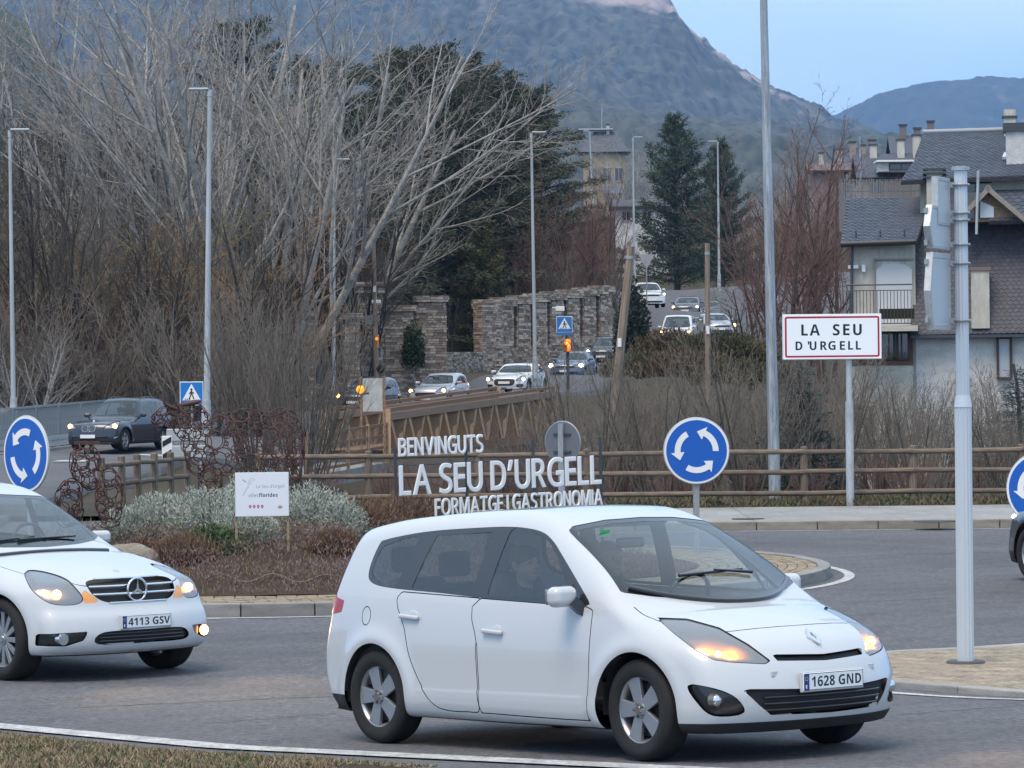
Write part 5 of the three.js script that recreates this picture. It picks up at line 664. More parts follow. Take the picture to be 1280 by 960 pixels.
{ // dry grass on the near verge
  const lf = new Leaves(); const s = V(-vdir.z, 0, vdir.x); if (s.z < 0) s.negate();
  for (let i = 0; i < 30000; i++) { const p = vA.clone().lerp(vB, rr(-0.25, 1.15)), w = 0.03 + Math.pow(R(), 1.4) * 2.6; p.addScaledVector(s, w); const n = fbm(p.x * 1.6, p.z * 1.6, 4); if (n < -0.22) continue; p.y = elev(p.x, -p.z) + 0.03 + 0.04 * smooth(0, 0.5, w); const v = V(rr(-0.9, 0.9), rr(0.3, 1), rr(-0.9, 0.9)).normalize(), sd = rv().cross(v).normalize(); const gcol = R() < 0.28 + n ? mixc([0.08, 0.10, 0.04], [0.15, 0.17, 0.07], R()) : mixc([0.17, 0.12, 0.075], [0.33, 0.25, 0.16], R()); lf.leaf(p.x, p.y, p.z, v, sd, rr(0.03, 0.085) * (w < 0.5 ? 0.45 : 1), 0.008, gcol); }
  stuff(solo('dry_grass', lf.geo(), leafMat, 'short dry straw coloured grass on the near verge', 'grass'));
  const l2 = new Leaves(); for (let i = 0; i < 9000; i++) { const x = rr(-4, 15), d = 65.9 + Math.pow(R(), 1.5) * 3.4, n = fbm(x * 0.7, d, 5); if (n < -0.15) continue; const v = V(rr(-0.8, 0.8), rr(0.4, 1), rr(-0.8, 0.8)).normalize(), sd = rv().cross(v).normalize(); l2.leaf(x, 0.12, -d, v, sd, rr(0.08, 0.26), 0.03, R() < 0.4 + n ? mixc([0.06, 0.075, 0.03], [0.11, 0.12, 0.05], R()) : mixc([0.10, 0.065, 0.04], [0.17, 0.12, 0.07], R())); }
  stuff(solo('bank_weeds', l2.geo(), leafMat, 'low weeds and dry grass under the timber fence', 'weeds'));
}
// ---------------------------------------------------------------- cars: a skin wrapped on an implicit body, cut along the shut lines into its panels
const sdPoly = (poly, x, y) => { let bb = poly.bb; if (!bb) { bb = poly.bb = [Infinity, Infinity, -Infinity, -Infinity]; for (const q of poly) { bb[0] = Math.min(bb[0], q[0]); bb[1] = Math.min(bb[1], q[1]); bb[2] = Math.max(bb[2], q[0]); bb[3] = Math.max(bb[3], q[1]); } } const far = Math.max(bb[0] - x, x - bb[2], bb[1] - y, y - bb[3]); if (far > 0.15) return far; let d = Infinity, s = 1; for (let i = 0, j = poly.length - 1; i < poly.length; j = i++) { const ex = poly[j][0] - poly[i][0], ey = poly[j][1] - poly[i][1], wx = x - poly[i][0], wy = y - poly[i][1], t = clamp((wx * ex + wy * ey) / (ex * ex + ey * ey), 0, 1), bx = wx - ex * t, by = wy - ey * t; d = Math.min(d, bx * bx + by * by); const c1 = y >= poly[i][1], c2 = y < poly[j][1], c3 = ex * wy > ey * wx; if ((c1 && c2 && c3) || (!c1 && !c2 && !c3)) s = -s; } return s * Math.sqrt(d); };
const spline = (pts, n = 6) => { const out = [], m = pts.length; for (let i = 0; i < m; i++) { const a = pts[(i + m - 1) % m], b = pts[i], c = pts[(i + 1) % m], d = pts[(i + 2) % m]; if (b[2] && c[2]) { out.push([b[0], b[1]]); continue; } for (let k = 0; k < n; k++) { const t = k / n, t2 = t * t, t3 = t2 * t, f = (q) => 0.5 * (2 * b[q] + (c[q] - a[q]) * t + (2 * a[q] - 5 * b[q] + 4 * c[q] - d[q]) * t2 + (3 * b[q] - a[q] - 3 * c[q] + d[q]) * t3); out.push([f(0), f(1)]); } } return out; };
const smax = (a, b, k) => { const h = Math.max(k - Math.abs(a - b), 0) / k; return Math.max(a, b) + h * h * k * 0.25; };
class Soup {                                     // triangles as flat numbers: position and normal for each corner
  constructor(cap = 1800) { this.a = new Float32Array(cap); this.n = 0; }
  room(k) { if (this.n + k > this.a.length) { const b = new Float32Array(Math.max(this.a.length * 2, this.n + k)); b.set(this.a.subarray(0, this.n)); this.a = b; } }
  tri(p, q, r) { this.room(18); this.a.set(p, this.n); this.a.set(q, this.n + 6); this.a.set(r, this.n + 12); this.n += 18; }
  get empty() { return this.n === 0; }
  split(fn, pre) {                               // takes out what lies inside fn < 0, cut exactly along fn = 0; the rest stays here. Returns [inside, this]
    const A = new Soup(), rest = new Soup(), s = this.a, end = this.n, v = [0, 0, 0]; let w = 0;
    for (let o = 0; o < end; o += 18) {
      let ins = 0;
      if (!pre || pre(s[o], s[o + 1], s[o + 2], s[o + 3], s[o + 4], s[o + 5])) {
        v[0] = fn(s[o], s[o + 1], s[o + 2], s[o + 3], s[o + 4], s[o + 5]);
        if (v[0] <= 0.14) { for (let c = 1; c < 3; c++) { const q = o + c * 6; v[c] = fn(s[q], s[q + 1], s[q + 2], s[q + 3], s[q + 4], s[q + 5]); } for (let c = 0; c < 3; c++) if (Math.abs(v[c]) < 1e-7) v[c] = 1e-7; ins = (v[0] < 0) + (v[1] < 0) + (v[2] < 0); }
      }
      if (ins === 0) { if (w !== o) s.copyWithin(w, o, o + 18); w += 18; continue; }
      if (ins === 3) { A.room(18); A.a.set(s.subarray(o, o + 18), A.n); A.n += 18; continue; }
      const lone = ins === 1 ? v.findIndex((x) => x < 0) : v.findIndex((x) => x >= 0), i0 = lone, i1 = (lone + 1) % 3, i2 = (lone + 2) % 3, V6 = (c) => Array.from(s.subarray(o + c * 6, o + c * 6 + 6)), P = V6(i0), Q = V6(i1), S = V6(i2), mix = (a, b, t) => a.map((x, k) => x + (b[k] - x) * t);
      const PQ = mix(P, Q, v[i0] / (v[i0] - v[i1])), PS = mix(P, S, v[i0] / (v[i0] - v[i2])), one = ins === 1 ? A : rest, two = ins === 1 ? rest : A;
      one.tri(P, PQ, PS); two.tri(PQ, Q, S); two.tri(PQ, S, PS);
    }
    this.n = w; this.join(rest); return [A, this];
  }
  join(o) { this.room(o.n); this.a.set(o.a.subarray(0, o.n), this.n); this.n += o.n; return this; }
  geo(off = 0) {
    const s = this.a, n = this.n / 6, p = new Float32Array(n * 3), q = new Float32Array(n * 3);
    for (let i = 0; i < n; i++) { const o = i * 6, l = Math.hypot(s[o + 3], s[o + 4], s[o + 5]) || 1, f = typeof off === 'function' ? off(s[o], s[o + 1], s[o + 2]) : off; for (let k = 0; k < 3; k++) { q[i * 3 + k] = s[o + 3 + k] / l; p[i * 3 + k] = s[o + k] + q[i * 3 + k] * f; } }
    const g = new THREE.BufferGeometry(); g.setAttribute('position', new THREE.BufferAttribute(p, 3)); g.setAttribute('normal', new THREE.BufferAttribute(q, 3)); g.setAttribute('uv', new THREE.BufferAttribute(new Float32Array(n * 2), 2)); return g;
  }
}
const carPaint = (r, g, b, m = 0) => phys(r, g, b, 0.38, { clearcoat: 1, clearcoatRoughness: 0.04, metalness: m });
const CM = {
  glass: phys(0.74, 0.79, 0.79, 0.02, { transmission: 1, thickness: 0, ior: 1.8 }), dark: phys(0.55, 0.60, 0.61, 0.03, { transmission: 1, thickness: 0, ior: 1.8 }),
  trim: phys(0.012, 0.012, 0.014, 0.28, { clearcoat: 0.6 }), plastic: std(0.018, 0.018, 0.02, 0.7), rubber: std(0.020, 0.020, 0.021, 0.85, { map: TX.speckle }), alloy: std(0.36, 0.37, 0.39, 0.38, { metalness: 0.75 }), chrome: std(0.72, 0.73, 0.75, 0.14, { metalness: 0.95 }), gap: std(0.01, 0.01, 0.011, 0.9), cloth: std(0.05, 0.051, 0.056, 0.95), red: phys(0.36, 0.008, 0.01, 0.3, { clearcoat: 0.5 }), lens: phys(0.93, 0.95, 0.96, 0.02, { transmission: 1, thickness: 0 }), bowl: std(0.26, 0.26, 0.27, 0.3, { metalness: 0.4 }), bowlDark: std(0.20, 0.19, 0.185, 0.35, { metalness: 0.6 }),
  warm: new THREE.MeshStandardMaterial({ color: 0x201206, emissive: 0xffb766, emissiveIntensity: 6 }), amber: new THREE.MeshStandardMaterial({ color: 0x201004, emissive: 0xffa040, emissiveIntensity: 2.5 }), cool: new THREE.MeshStandardMaterial({ color: 0x202020, emissive: 0xfff0d6, emissiveIntensity: 7 }), blinker: phys(0.75, 0.30, 0.06, 0.2, { clearcoat: 1 }), headliner: std(0.28, 0.27, 0.26, 0.95),
};
function plateTex(text) { return canvasTex(520, 110, (x, W, H) => { x.fillStyle = '#dfe2e4'; x.fillRect(0, 0, W, H); x.fillStyle = '#16367f'; x.fillRect(0, 0, 46, H); x.fillStyle = '#e8d24a'; for (let k = 0; k < 12; k++) x.fillRect(21 + 12 * Math.cos(k * 0.5236), 32 + 12 * Math.sin(k * 0.5236), 4, 4); x.fillStyle = '#fff'; x.font = 'bold 30px sans-serif'; x.fillText('E', 13, 96); x.fillStyle = '#15161a'; x.font = 'bold 92px sans-serif'; x.textAlign = 'left'; const w = x.measureText(text).width; x.save(); x.translate(62, 88); x.scale(445 / w, 1); x.fillText(text, 0, 0); x.restore(); x.strokeStyle = '#15161a'; x.lineWidth = 4; x.strokeRect(3, 3, W - 6, H - 6); }); }
function makeWheel(parent, x, z, r, width, rimR, o, steer = 0) {
  const side = Math.sign(z), w = new THREE.Group(); w.name = 'wheel'; w.position.set(x, r, z); w.rotation.y = (side > 0 ? 0 : Math.PI) + steer; parent.add(w);
  const h = width / 2, pf = [[rimR - 0.006, -h * 0.8], [rimR + 0.02, -h], [r - 0.045, -h], [r - 0.012, -h * 0.86], [r, -h * 0.55], [r, h * 0.55], [r - 0.012, h * 0.86], [r - 0.045, h], [rimR + 0.02, h], [rimR - 0.006, h * 0.8]].map((p) => new THREE.Vector2(p[0], p[1]));
  mesh('tyre', new THREE.LatheGeometry(pf, o.seg || 48).rotateX(Math.PI / 2), CM.rubber, w);
  const rim = [], R1 = rimR, n = o.spokes || 5;
  rim.push(new THREE.LatheGeometry([[R1 - 0.002, -h * 0.8], [R1 - 0.02, -h * 0.5], [R1 - 0.03, h * 0.4], [R1 - 0.012, h * 0.72], [R1 + 0.004, h * 0.8], [R1 + 0.004, h * 0.72]].map((p) => new THREE.Vector2(p[0], p[1])), o.seg || 48).rotateX(Math.PI / 2));
  for (let k = 0; k < n; k++) { const s0 = o.w0 || 0.045, s1 = o.w1 || 0.075, g = ext(o.twin ? [[-s0, 0.03], [s0, 0.03], [s1, R1 - 0.014], [s1 * 0.35, R1 - 0.012], [0, R1 * 0.55], [-s1 * 0.35, R1 - 0.012], [-s1, R1 - 0.014]] : [[-s0, 0.03], [s0, 0.03], [s1, R1 - 0.016], [0, R1 - 0.01], [-s1, R1 - 0.016]], 0.018, 0.004); g.translate(0, 0, h * 0.52); g.rotateZ(k / n * Math.PI * 2 + (o.phase || 0)); rim.push(g); }
  rim.push(new THREE.CylinderGeometry(0.052, 0.06, 0.05, 20).rotateX(Math.PI / 2).translate(0, 0, h * 0.55));
  mesh('rim', merge(rim), CM.alloy, w); mesh('brake_disc', new THREE.CylinderGeometry(R1 * 0.78, R1 * 0.78, 0.03, 32).rotateX(Math.PI / 2).translate(0, 0, h * 0.0), std(0.10, 0.095, 0.09, 0.5, { metalness: 0.6 }), w);
  mesh('hub_cap', new THREE.CylinderGeometry(0.028, 0.032, 0.02, 16).rotateX(Math.PI / 2).translate(0, 0, h * 0.55 + 0.03), CM.chrome, w);
  if (o.nuts) stuff(mesh('wheel_nuts', merge([0, 1, 2, 3, 4].map((k) => new THREE.CylinderGeometry(0.010, 0.010, 0.02, 6).rotateX(Math.PI / 2).translate(0.042 * Math.cos(k * 1.2566 + 0.6), 0.042 * Math.sin(k * 1.2566 + 0.6), h * 0.55 + 0.03))), CM.bowlDark, w));
}
function makeCar(g, o) {                         // g: the car's group, x forward from the rear axle, y up, z to its right
  const prof2 = spline(o.side, 6), cell = 0.02, x0 = o.x0 - 0.5, y0 = -0.3, nx = Math.ceil((o.x1 - o.x0 + 1) / cell), ny = Math.ceil((o.h + 0.9) / cell), grid = new Float32Array((nx + 1) * (ny + 1));
  for (let j = 0; j <= ny; j++) for (let i = 0; i <= nx; i++) grid[j * (nx + 1) + i] = sdPoly(prof2, x0 + i * cell, y0 + j * cell);
  const side2 = (x, y) => { const u = clamp((x - x0) / cell, 0, nx - 1.001), v = clamp((y - y0) / cell, 0, ny - 1.001), i = Math.floor(u), j = Math.floor(v), a = u - i, b = v - j, q = j * (nx + 1) + i; return (grid[q] * (1 - a) + grid[q + 1] * a) * (1 - b) + (grid[q + nx + 1] * (1 - a) + grid[q + nx + 2] * a) * b; };
  const belt = (x) => lerp(o.belt[0], o.belt[1], clamp((x - o.x0) / (o.x1 - o.x0), 0, 1)), arcR = o.arch;
  const hw = (x, y) => {
    let w = o.w; const b = belt(x);
    w -= o.noseIn * Math.pow(smooth(o.wb - 0.1, o.x1, x), 1.3) + o.tailIn * Math.pow(smooth(0.2, o.x0, x), 1.3);
    if (y < 0.36) w -= 0.07 * ((0.36 - y) / 0.2) ** 2;
    if (y < o.crease && x > 0.2 && x < o.wb - 0.2) w += 0.010 * smooth(o.crease + 0.012, o.crease - 0.012, y) * smooth(0.3, 0.55, x) * smooth(o.wb - 0.3, o.wb - 0.5, x);
    w -= 0.04 * Math.pow(clamp((y - 0.6) / (b - 0.6), 0, 1), 2);
    if (y > b) { const t = y - b; w -= o.tumble * t + o.tumble2 * t * t; }
    for (const wx of [0, o.wb]) { const d = Math.hypot(x - wx, y - o.wr); if (y < 0.95) w += 0.022 * Math.exp(-(((d - arcR - 0.03) / 0.075) ** 2)); }
    return w;
  };
  const F = (x, y, z) => {
    const a = Math.abs(z), f = a / o.w, xs = x + o.bowF * Math.pow(f, 2.4) * smooth(o.wb - 0.5, o.wb + 0.35, x) * (y < 1.15 ? 1 : 1) - o.bowR * Math.pow(f, 2.4) * smooth(0.1, -0.5, x) + (y > belt(x) - 0.1 ? o.bowW * z * z * smooth(belt(x) - 0.1, belt(x) + 0.1, y) * smooth(o.cab[0], o.cab[1], x) : 0), ys = y + (o.crown * z * z) * smooth(0.6, 0.9, y);
    return smax(side2(xs, ys), a - hw(x, y), lerp(0.06, o.round, smooth(0.45, 0.8, y)));
  };
  const grad = (x, y, z) => { const e = 0.004, n = V(F(x + e, y, z) - F(x - e, y, z), F(x, y + e, z) - F(x, y - e, z), F(x, y, z + e) - F(x, y, z - e)); return n.normalize(); };
  const hit = (ox, oy, oz, dx, dy, dz, far = 2.6) => { let a = 0, b = far; for (let k = 0; k < 20; k++) { const m = (a + b) / 2; if (F(ox + dx * m, oy + dy * m, oz + dz * m) < 0) a = m; else b = m; } return V(ox + dx * a, oy + dy * a, oz + dz * a); };
  const onFront = (y, z) => hit(o.wb, y, z, 1, 0, 0), onSide = (x, y, s = 1) => hit(x, y, 0, 0, 0, s);
  // skin
  const N = o.res, M = o.around, sx0 = o.x0 + 0.75, sx1 = o.x1 - 0.75, sy = 0.62, rows = [], nf = Math.round(N * 0.26);
  for (let i = 0; i <= N; i++) {
    let cx, th; if (i < nf) { cx = sx0; th = -Math.PI / 2 * (1 - i / nf); } else if (i > N - nf) { cx = sx1; th = Math.PI / 2 * (i - (N - nf)) / nf; } else { cx = lerp(sx0, sx1, (i - nf) / (N - 2 * nf)); th = 0; }
    const row = []; for (let j = 0; j < M; j++) { const ph = j / M * Math.PI * 2, p = hit(cx, sy, 0, Math.sin(th), Math.cos(th) * Math.sin(ph), Math.cos(th) * Math.cos(ph)), n = grad(p.x, p.y, p.z); row.push([p.x, p.y, p.z, n.x, n.y, n.z]); } rows.push(row);
  }
  let skin = new Soup(N * M * 40); for (let i = 0; i < N; i++) for (let j = 0; j < M; j++) { const a = rows[i][j], b = rows[i + 1][j], c = rows[i + 1][(j + 1) % M], d = rows[i][(j + 1) % M]; skin.tri(a, b, c); skin.tri(a, c, d); }
  const gaps = new Soup(), gw = o.gap || 0.004;
  const cut = (fn, pre) => skin.split(fn, pre)[0];
  const cutPanel = (fn, pre) => { const big = cut((...q) => fn(...q) - gw, pre), [p, s] = big.split((...q) => fn(...q) + gw); gaps.join(s); return p; };
  const sideFn = (poly, s) => [(x, y, z) => sdPoly(poly, x, y), (x, y, z, a, b, c) => z * s > 0.25 && c * s > 0.2];
  const frontFn = (poly) => [(x, y, z) => sdPoly(poly, Math.abs(z), y), (x, y, z, a) => x > o.wb + 0.05 && a > 0.05];
  const cornerFn = (poly, s) => [(x, y, z) => sdPoly(poly, x * 0.62 - Math.abs(z) * 0.78, y), (x, y, z) => z * s > 0.1 && x > o.wb - 0.1];
  // wheel openings
  for (const wx of [0, o.wb]) for (const s of [-1, 1]) {
    cut((x, y) => Math.hypot(x - wx, y - o.wr) - arcR, (x, y, z) => z * s > 0.45 && y < 1.0);
    const ln = new THREE.CylinderGeometry(arcR + 0.004, arcR + 0.004, 0.42, 32, 1, true, 1.45, 3.38).rotateX(Math.PI / 2).translate(wx, o.wr, s * (o.w - 0.26)), bk = new THREE.CircleGeometry(arcR, 32, -0.12, 3.38).translate(wx, o.wr, s * (o.w - 0.46)); mesh('wheel_arch_liner', merge([ln, bk]), CM.plastic, g);
  }
  // glazing
  const gm = CM.glass;
  const ws = cut((x, y, z) => sdPoly(o.screen, Math.abs(z), y), (x, y, z, a, b) => x > o.cab[0] && a > 0.15 && b > 0.05), [wsG, wsE] = ws.split((x, y, z) => sdPoly(o.screen, Math.abs(z), y) + (o.far ? 0.02 : 0.025));
  mesh('windshield', wsG.geo(-0.004), gm, g); mesh('windshield_seal', wsE.geo(-0.003), CM.trim, g);
  const rw = cut((x, y, z) => sdPoly(o.rear, Math.abs(z), y), (x, y, z, a) => x < 0.6 && a < -0.25); if (!rw.empty) mesh('rear_window', rw.geo(-0.004), CM.dark, g);
  for (const s of [1, -1]) {
    let dlo = cut(...sideFn(o.dlo, s)); for (const q of o.panes) { const [a, b] = dlo.split((x, y) => sdPoly(q, x, y)); dlo = b; mesh('side_window', a.geo(-0.005), q.tint ? CM.dark : gm, g); } mesh('window_trim', dlo.geo(-0.002), CM.trim, g);
  }
  // lamps
  for (const s of [1, -1]) {
    const l = cutPanel(...cornerFn(o.lamp, s)); const lamp = mesh('headlight', l.geo(-0.001), o.far ? CM.lens : CM.lens, g); const bowlFn = ((x, y, z) => -0.004 - 0.85 * clamp(-sdPoly(o.lamp, x * 0.62 - Math.abs(z) * 0.78, y), 0, 0.06)); if (o.lampTop) { const [top, rest] = l.split((x, y, z) => o.lampTop(x * 0.62 - Math.abs(z) * 0.78) - y); mesh('reflector', top.geo(bowlFn), CM.bowl, lamp); mesh('reflector', rest.geo(bowlFn), CM.bowlDark, lamp); } else mesh('reflector', l.geo(bowlFn), CM.bowl, lamp);
    for (const [u, y, r, m, dp] of o.bulbs) { const dir = V(0.62, 0, s * -0.78), c = hit(o.wb - 0.1, y, s * 0.35, 0.62 * 0 + Math.cos(u), 0, s * Math.sin(u)); const n = grad(c.x, c.y, c.z); c.addScaledVector(n, -(dp ?? 0.035)); { const bl = mesh('bulb', new THREE.SphereGeometry(r, 14, 10), CM[m], lamp); bl.position.copy(c); if (m === 'amber' && !o.far) { const pl = new THREE.PointLight(0xff8a22, o.glow ?? 0.2); pl.position.copy(c).addScaledVector(n, 0.018); pl.castShadow = true; pl.shadow.radius = 0.4; lamp.add(pl); } } if (!o.far && m === 'warm') { const sp = new THREE.SpotLight(0xffd29a, o.beam ?? 18, 0, 0.75, 0.9); sp.position.set(c.x + 0.10, c.y, c.z + s * 0.02); sp.target.position.set(c.x + 6, 0, c.z); sp.castShadow = true; g.add(sp, sp.target); } }
    if (o.blink) { const b = cut(...cornerFn(o.blink, s)); mesh('indicator', b.geo(-0.002), CM.blinker, g); }
    const t = cut((x, y) => sdPoly(o.tail, x, y), (x, y, z) => z * s > 0.3 && x < 0.1); if (!t.empty) mesh('tail_light', t.geo(0.002), CM.red, g);
  }
  for (const [name, poly, mat, off] of o.fronts) { const p = cut(...frontFn(poly)); mesh(name, p.geo(off), CM[mat] || mat, g); }
  for (const s of [1, -1]) for (const [name, poly, mat, off] of o.corners || []) { const p = cut(...cornerFn(poly, s)); mesh(name, p.geo(off), CM[mat] || mat, g); }
  // shut lines
  if (o.hood) { const p = cutPanel((x, y, z) => sdPoly(o.hood, Math.abs(z), x), (x, y, z, a, b) => b > 0.15 && x > (o.hoodFrom ?? o.cab[0]) && y < 1.25); mesh('hood', p.geo(), o.paint, g); }
  for (const s of [1, -1]) { for (const [name, poly] of o.doors || []) { const p = cutPanel(...sideFn(poly, s)); mesh(name, p.geo(), o.paint, g); } for (const q of o.flaps || []) if (s > 0) { const p = cutPanel(...sideFn(q, s)); mesh('fuel_flap', p.geo(), o.paint, g); } }
  const low = cut((x, y) => y - o.skirt(x), (x, y) => y < 0.5); mesh('lower_trim', low.geo(), CM.plastic, g);
  mesh('body', skin.geo(), o.paint, g); if (!gaps.empty) mesh('panel_gaps', gaps.geo(-0.007), CM.gap, g);
  // wheels
  const wo = o.wheel; for (const wx of [0, o.wb]) for (const s of [1, -1]) makeWheel(g, wx, s * (o.w - 0.015 - wo.width / 2 - (wo.in || 0)), o.wr, wo.width, wo.rim, wo, wx ? (o.steer || 0) : 0);
  return { F, hit, onFront, onSide, grad };
}
function plate(g, c, n, text, w = 0.52, h = 0.11) { const p = new THREE.Group(); p.name = 'number_plate'; mesh('plate', rbox(w, h, 0.012, 0.004), MT.white, p); mesh('print', new THREE.PlaneGeometry(w - 0.004, h - 0.004).translate(0, 0, 0.0072), text ? std(1, 1, 1, 0.4, { map: plateTex(text) }) : MT.white, p); p.position.copy(c); p.lookAt(c.clone().add(n)); g.add(p); }
function mirror(g, s, c, sc, paint) { const m = mesh('mirror', rbox(0.12 * sc, 0.135 * sc, 0.23 * sc, 0.05 * sc, 0, 0, 0, 4), paint, g); m.position.set(c[0], c[1], s * c[2]); m.rotation.y = s * 0.25; mesh('mirror_glass', box(0.004, 0.10 * sc, 0.18 * sc, -0.062 * sc, 0, 0), CM.chrome, m); const f = mesh('mirror_foot', beam(V(c[0] + 0.03, c[1] - 0.03, s * (c[2] - 0.06 * sc)), V(c[0] + 0.07, c[1] - 0.16 * sc, s * (c[2] - 0.2 * sc)), 0.06, 0.07), CM.trim, g); }
const people = [];
// ---------------------------------------------------------------- the white people carrier in front
const whitePaint = carPaint(0.50, 0.52, 0.54);
function seats(g, list, floorY = 0.3) { for (const [x, z, h] of list) { const s = new THREE.Group(); s.name = 'seat'; s.position.set(x, floorY, z); g.add(s); mesh('cushion', rbox(0.5, 0.18, 0.5, 0.06, 0.1, 0.14, 0), CM.cloth, s); const b = mesh('backrest', rbox(0.14, h, 0.48, 0.06), CM.cloth, s); b.position.set(-0.2, 0.2 + h / 2, 0); b.rotation.z = 0.22; const hr = mesh('headrest', rbox(0.09, 0.18, 0.26, 0.04), CM.cloth, s); hr.position.set(-0.36, 0.32 + h, 0); } }
{
  const g = thing('people_carrier', 'white people carrier with lit headlights and orange glow driving by', 'car', V(-0.270, 0.0205, -25.523)); g.rotation.order = 'YZX'; g.rotation.y = -51.07 * Math.PI / 180; g.rotation.z = 0.0308;
  const o = { x0: -0.78, x1: 3.635, h: 1.65, wb: 2.77, w: 0.905, wr: 0.326, arch: 0.372, belt: [1.03, 0.93], tumble: 0.26, tumble2: 0.22, noseIn: 0.10, tailIn: 0.07, bowF: 0.34, bowR: 0.12, bowW: 0.16, crown: 0.055, round: 0.11, cab: [1.2, 1.7], crease: 0.41, res: 290, around: 290, gap: 0.0035, paint: whitePaint,  hoodFrom: 2.62, steer: -0.06,
    side: [[-0.55, 0.205, 1], [-0.66, 0.25], [-0.74, 0.38], [-0.775, 0.54], [-0.772, 0.70], [-0.745, 0.85], [-0.71, 1.0], [-0.645, 1.18], [-0.575, 1.34], [-0.515, 1.44], [-0.44, 1.497], [-0.25, 1.53], [0.1, 1.568], [0.6, 1.598], [1.0, 1.612], [1.4, 1.612], [1.68, 1.575], [1.9, 1.495], [2.2, 1.345], [2.52, 1.165], [2.84, 0.982], [3.0, 0.935], [3.15, 0.895], [3.30, 0.845], [3.42, 0.785], [3.50, 0.725], [3.565, 0.635], [3.61, 0.53], [3.635, 0.42], [3.615, 0.29], [3.55, 0.205], [3.40, 0.185, 1], [1.4, 0.185, 1]],
    screen: [[-0.5, 0.99], [0, 0.99], [0.35, 1.005], [0.58, 1.03], [0.76, 1.065], [0.745, 1.12], [0.66, 1.40], [0.635, 1.46], [0.58, 1.49], [0.3, 1.522], [0, 1.53], [-0.5, 1.53]], rear: [[0, 1.02], [0.56, 1.04], [0.62, 1.1], [0.54, 1.4], [0, 1.43], [-0.5, 1.43], [-0.5, 1.02]],
    dlo: spline([[-0.16, 1.19], [-0.08, 1.11], [0.20, 1.075, 1], [0.7, 1.05], [1.2, 1.02], [1.8, 0.995], [2.27, 0.98, 1], [2.30, 0.995, 1], [2.1, 1.16], [1.9, 1.31], [1.76, 1.402], [1.6, 1.462], [1.31, 1.49], [0.9, 1.485], [0.38, 1.462], [-0.05, 1.41], [-0.12, 1.37]], 4), panes: null,
    lamp: [[1.17, 0.905], [1.36, 0.893], [1.55, 0.838], [1.72, 0.735], [1.85, 0.632], [1.82, 0.615], [1.6, 0.635], [1.5, 0.652], [1.40, 0.705], [1.27, 0.81]], bulbs: [[0.47, 0.705, 0.02, 'warm', 0.036], [0.58, 0.725, 0.014, 'amber', 0.034], [0.37, 0.695, 0.014, 'amber', 0.032]], beam: 4,
    tail: [[-0.52, 1.37], [-0.455, 1.35], [-0.565, 1.06], [-0.54, 1.01], [-0.42, 0.985], [-0.445, 0.905], [-0.60, 0.885], [-0.95, 0.89], [-0.95, 1.37]],
    fronts: [['upper_grille', [[0, 0.612], [0.37, 0.628], [0.39, 0.665], [0.36, 0.668], [0, 0.652], [-0.5, 0.652], [-0.5, 0.612]], 'plastic', -0.03], ['lower_grille', [[0, 0.285], [0.46, 0.295], [0.54, 0.36], [0.63, 0.455], [0.60, 0.465], [0, 0.438], [-0.5, 0.438], [-0.5, 0.285]], 'plastic', -0.035]],
    corners: [['fog_light_pocket', spline([[1.33, 0.50], [1.50, 0.475], [1.63, 0.41], [1.67, 0.315], [1.48, 0.305], [1.38, 0.39]], 4), 'trim', -0.03]],
    hood: spline([[0, 2.3], [0.35, 2.3], [0.60, 2.3], [0.74, 2.4], [0.775, 2.75], [0.74, 3.02], [0.66, 3.17]], 5).slice(0, -5).concat([[0.66, 3.17], [0.6, 3.215], [0.5, 3.258], [0.4, 3.288], [0.25, 3.318], [0.12, 3.331], [0, 3.335], [-0.6, 3.335], [-0.6, 2.3]]),
    doors: [['front_door', spline([[1.19, 0.27], [1.3, 0.255], [2.26, 0.245], [2.31, 0.28], [2.325, 0.6], [2.335, 0.955, 1], [2.27, 0.975, 1], [1.165, 1.018, 1], [1.165, 0.7], [1.18, 0.4]], 4)], ['rear_door', spline([[1.17, 0.27], [1.05, 0.258], [0.8, 0.262], [0.66, 0.31], [0.53, 0.44], [0.42, 0.62], [0.36, 0.8], [0.29, 1.055, 1], [1.15, 1.02, 1], [1.15, 0.7], [1.165, 0.4]], 4)]],
    flaps: [Array.from({ length: 20 }, (_, i) => [-0.10 + 0.055 * Math.cos(i / 20 * 6.283), 0.885 + 0.065 * Math.sin(i / 20 * 6.283)])],
    skirt: (x) => x > 3.0 ? 0.255 : x < -0.3 ? 0.33 : 0.2, wheel: { width: 0.205, rim: 0.216, spokes: 5, w0: 0.034, w1: 0.058, twin: false, nuts: true, phase: 0.3 } };
  const quarter = spline([[-0.12, 1.20], [-0.04, 1.135], [0.21, 1.10, 1], [0.335, 1.42, 1], [-0.02, 1.375], [-0.08, 1.34]], 4), rearP = [[0.385, 1.082], [1.055, 1.05], [1.125, 1.457], [0.515, 1.438]], front = spline([[1.225, 1.043, 1], [2.02, 1.013, 1], [2.10, 1.02, 1], [1.87, 1.285], [1.72, 1.395], [1.56, 1.445], [1.295, 1.465, 1]], 4); quarter.tint = true; rearP.tint = true; const tri = [[2.13, 1.005], [2.24, 1.0], [2.07, 1.14]];
  o.panes = [quarter, rearP, front, tri];
  const c = makeCar(g, o);
  plate(g, c.onFront(0.49, 0).add(V(0.016, 0, 0)), V(1, -0.02, 0), '1628 GND'); mesh('plate_holder', rbox(0.02, 0.13, 0.54, 0.006, c.onFront(0.49, 0).x + 0.002, 0.49, 0), whitePaint, g);
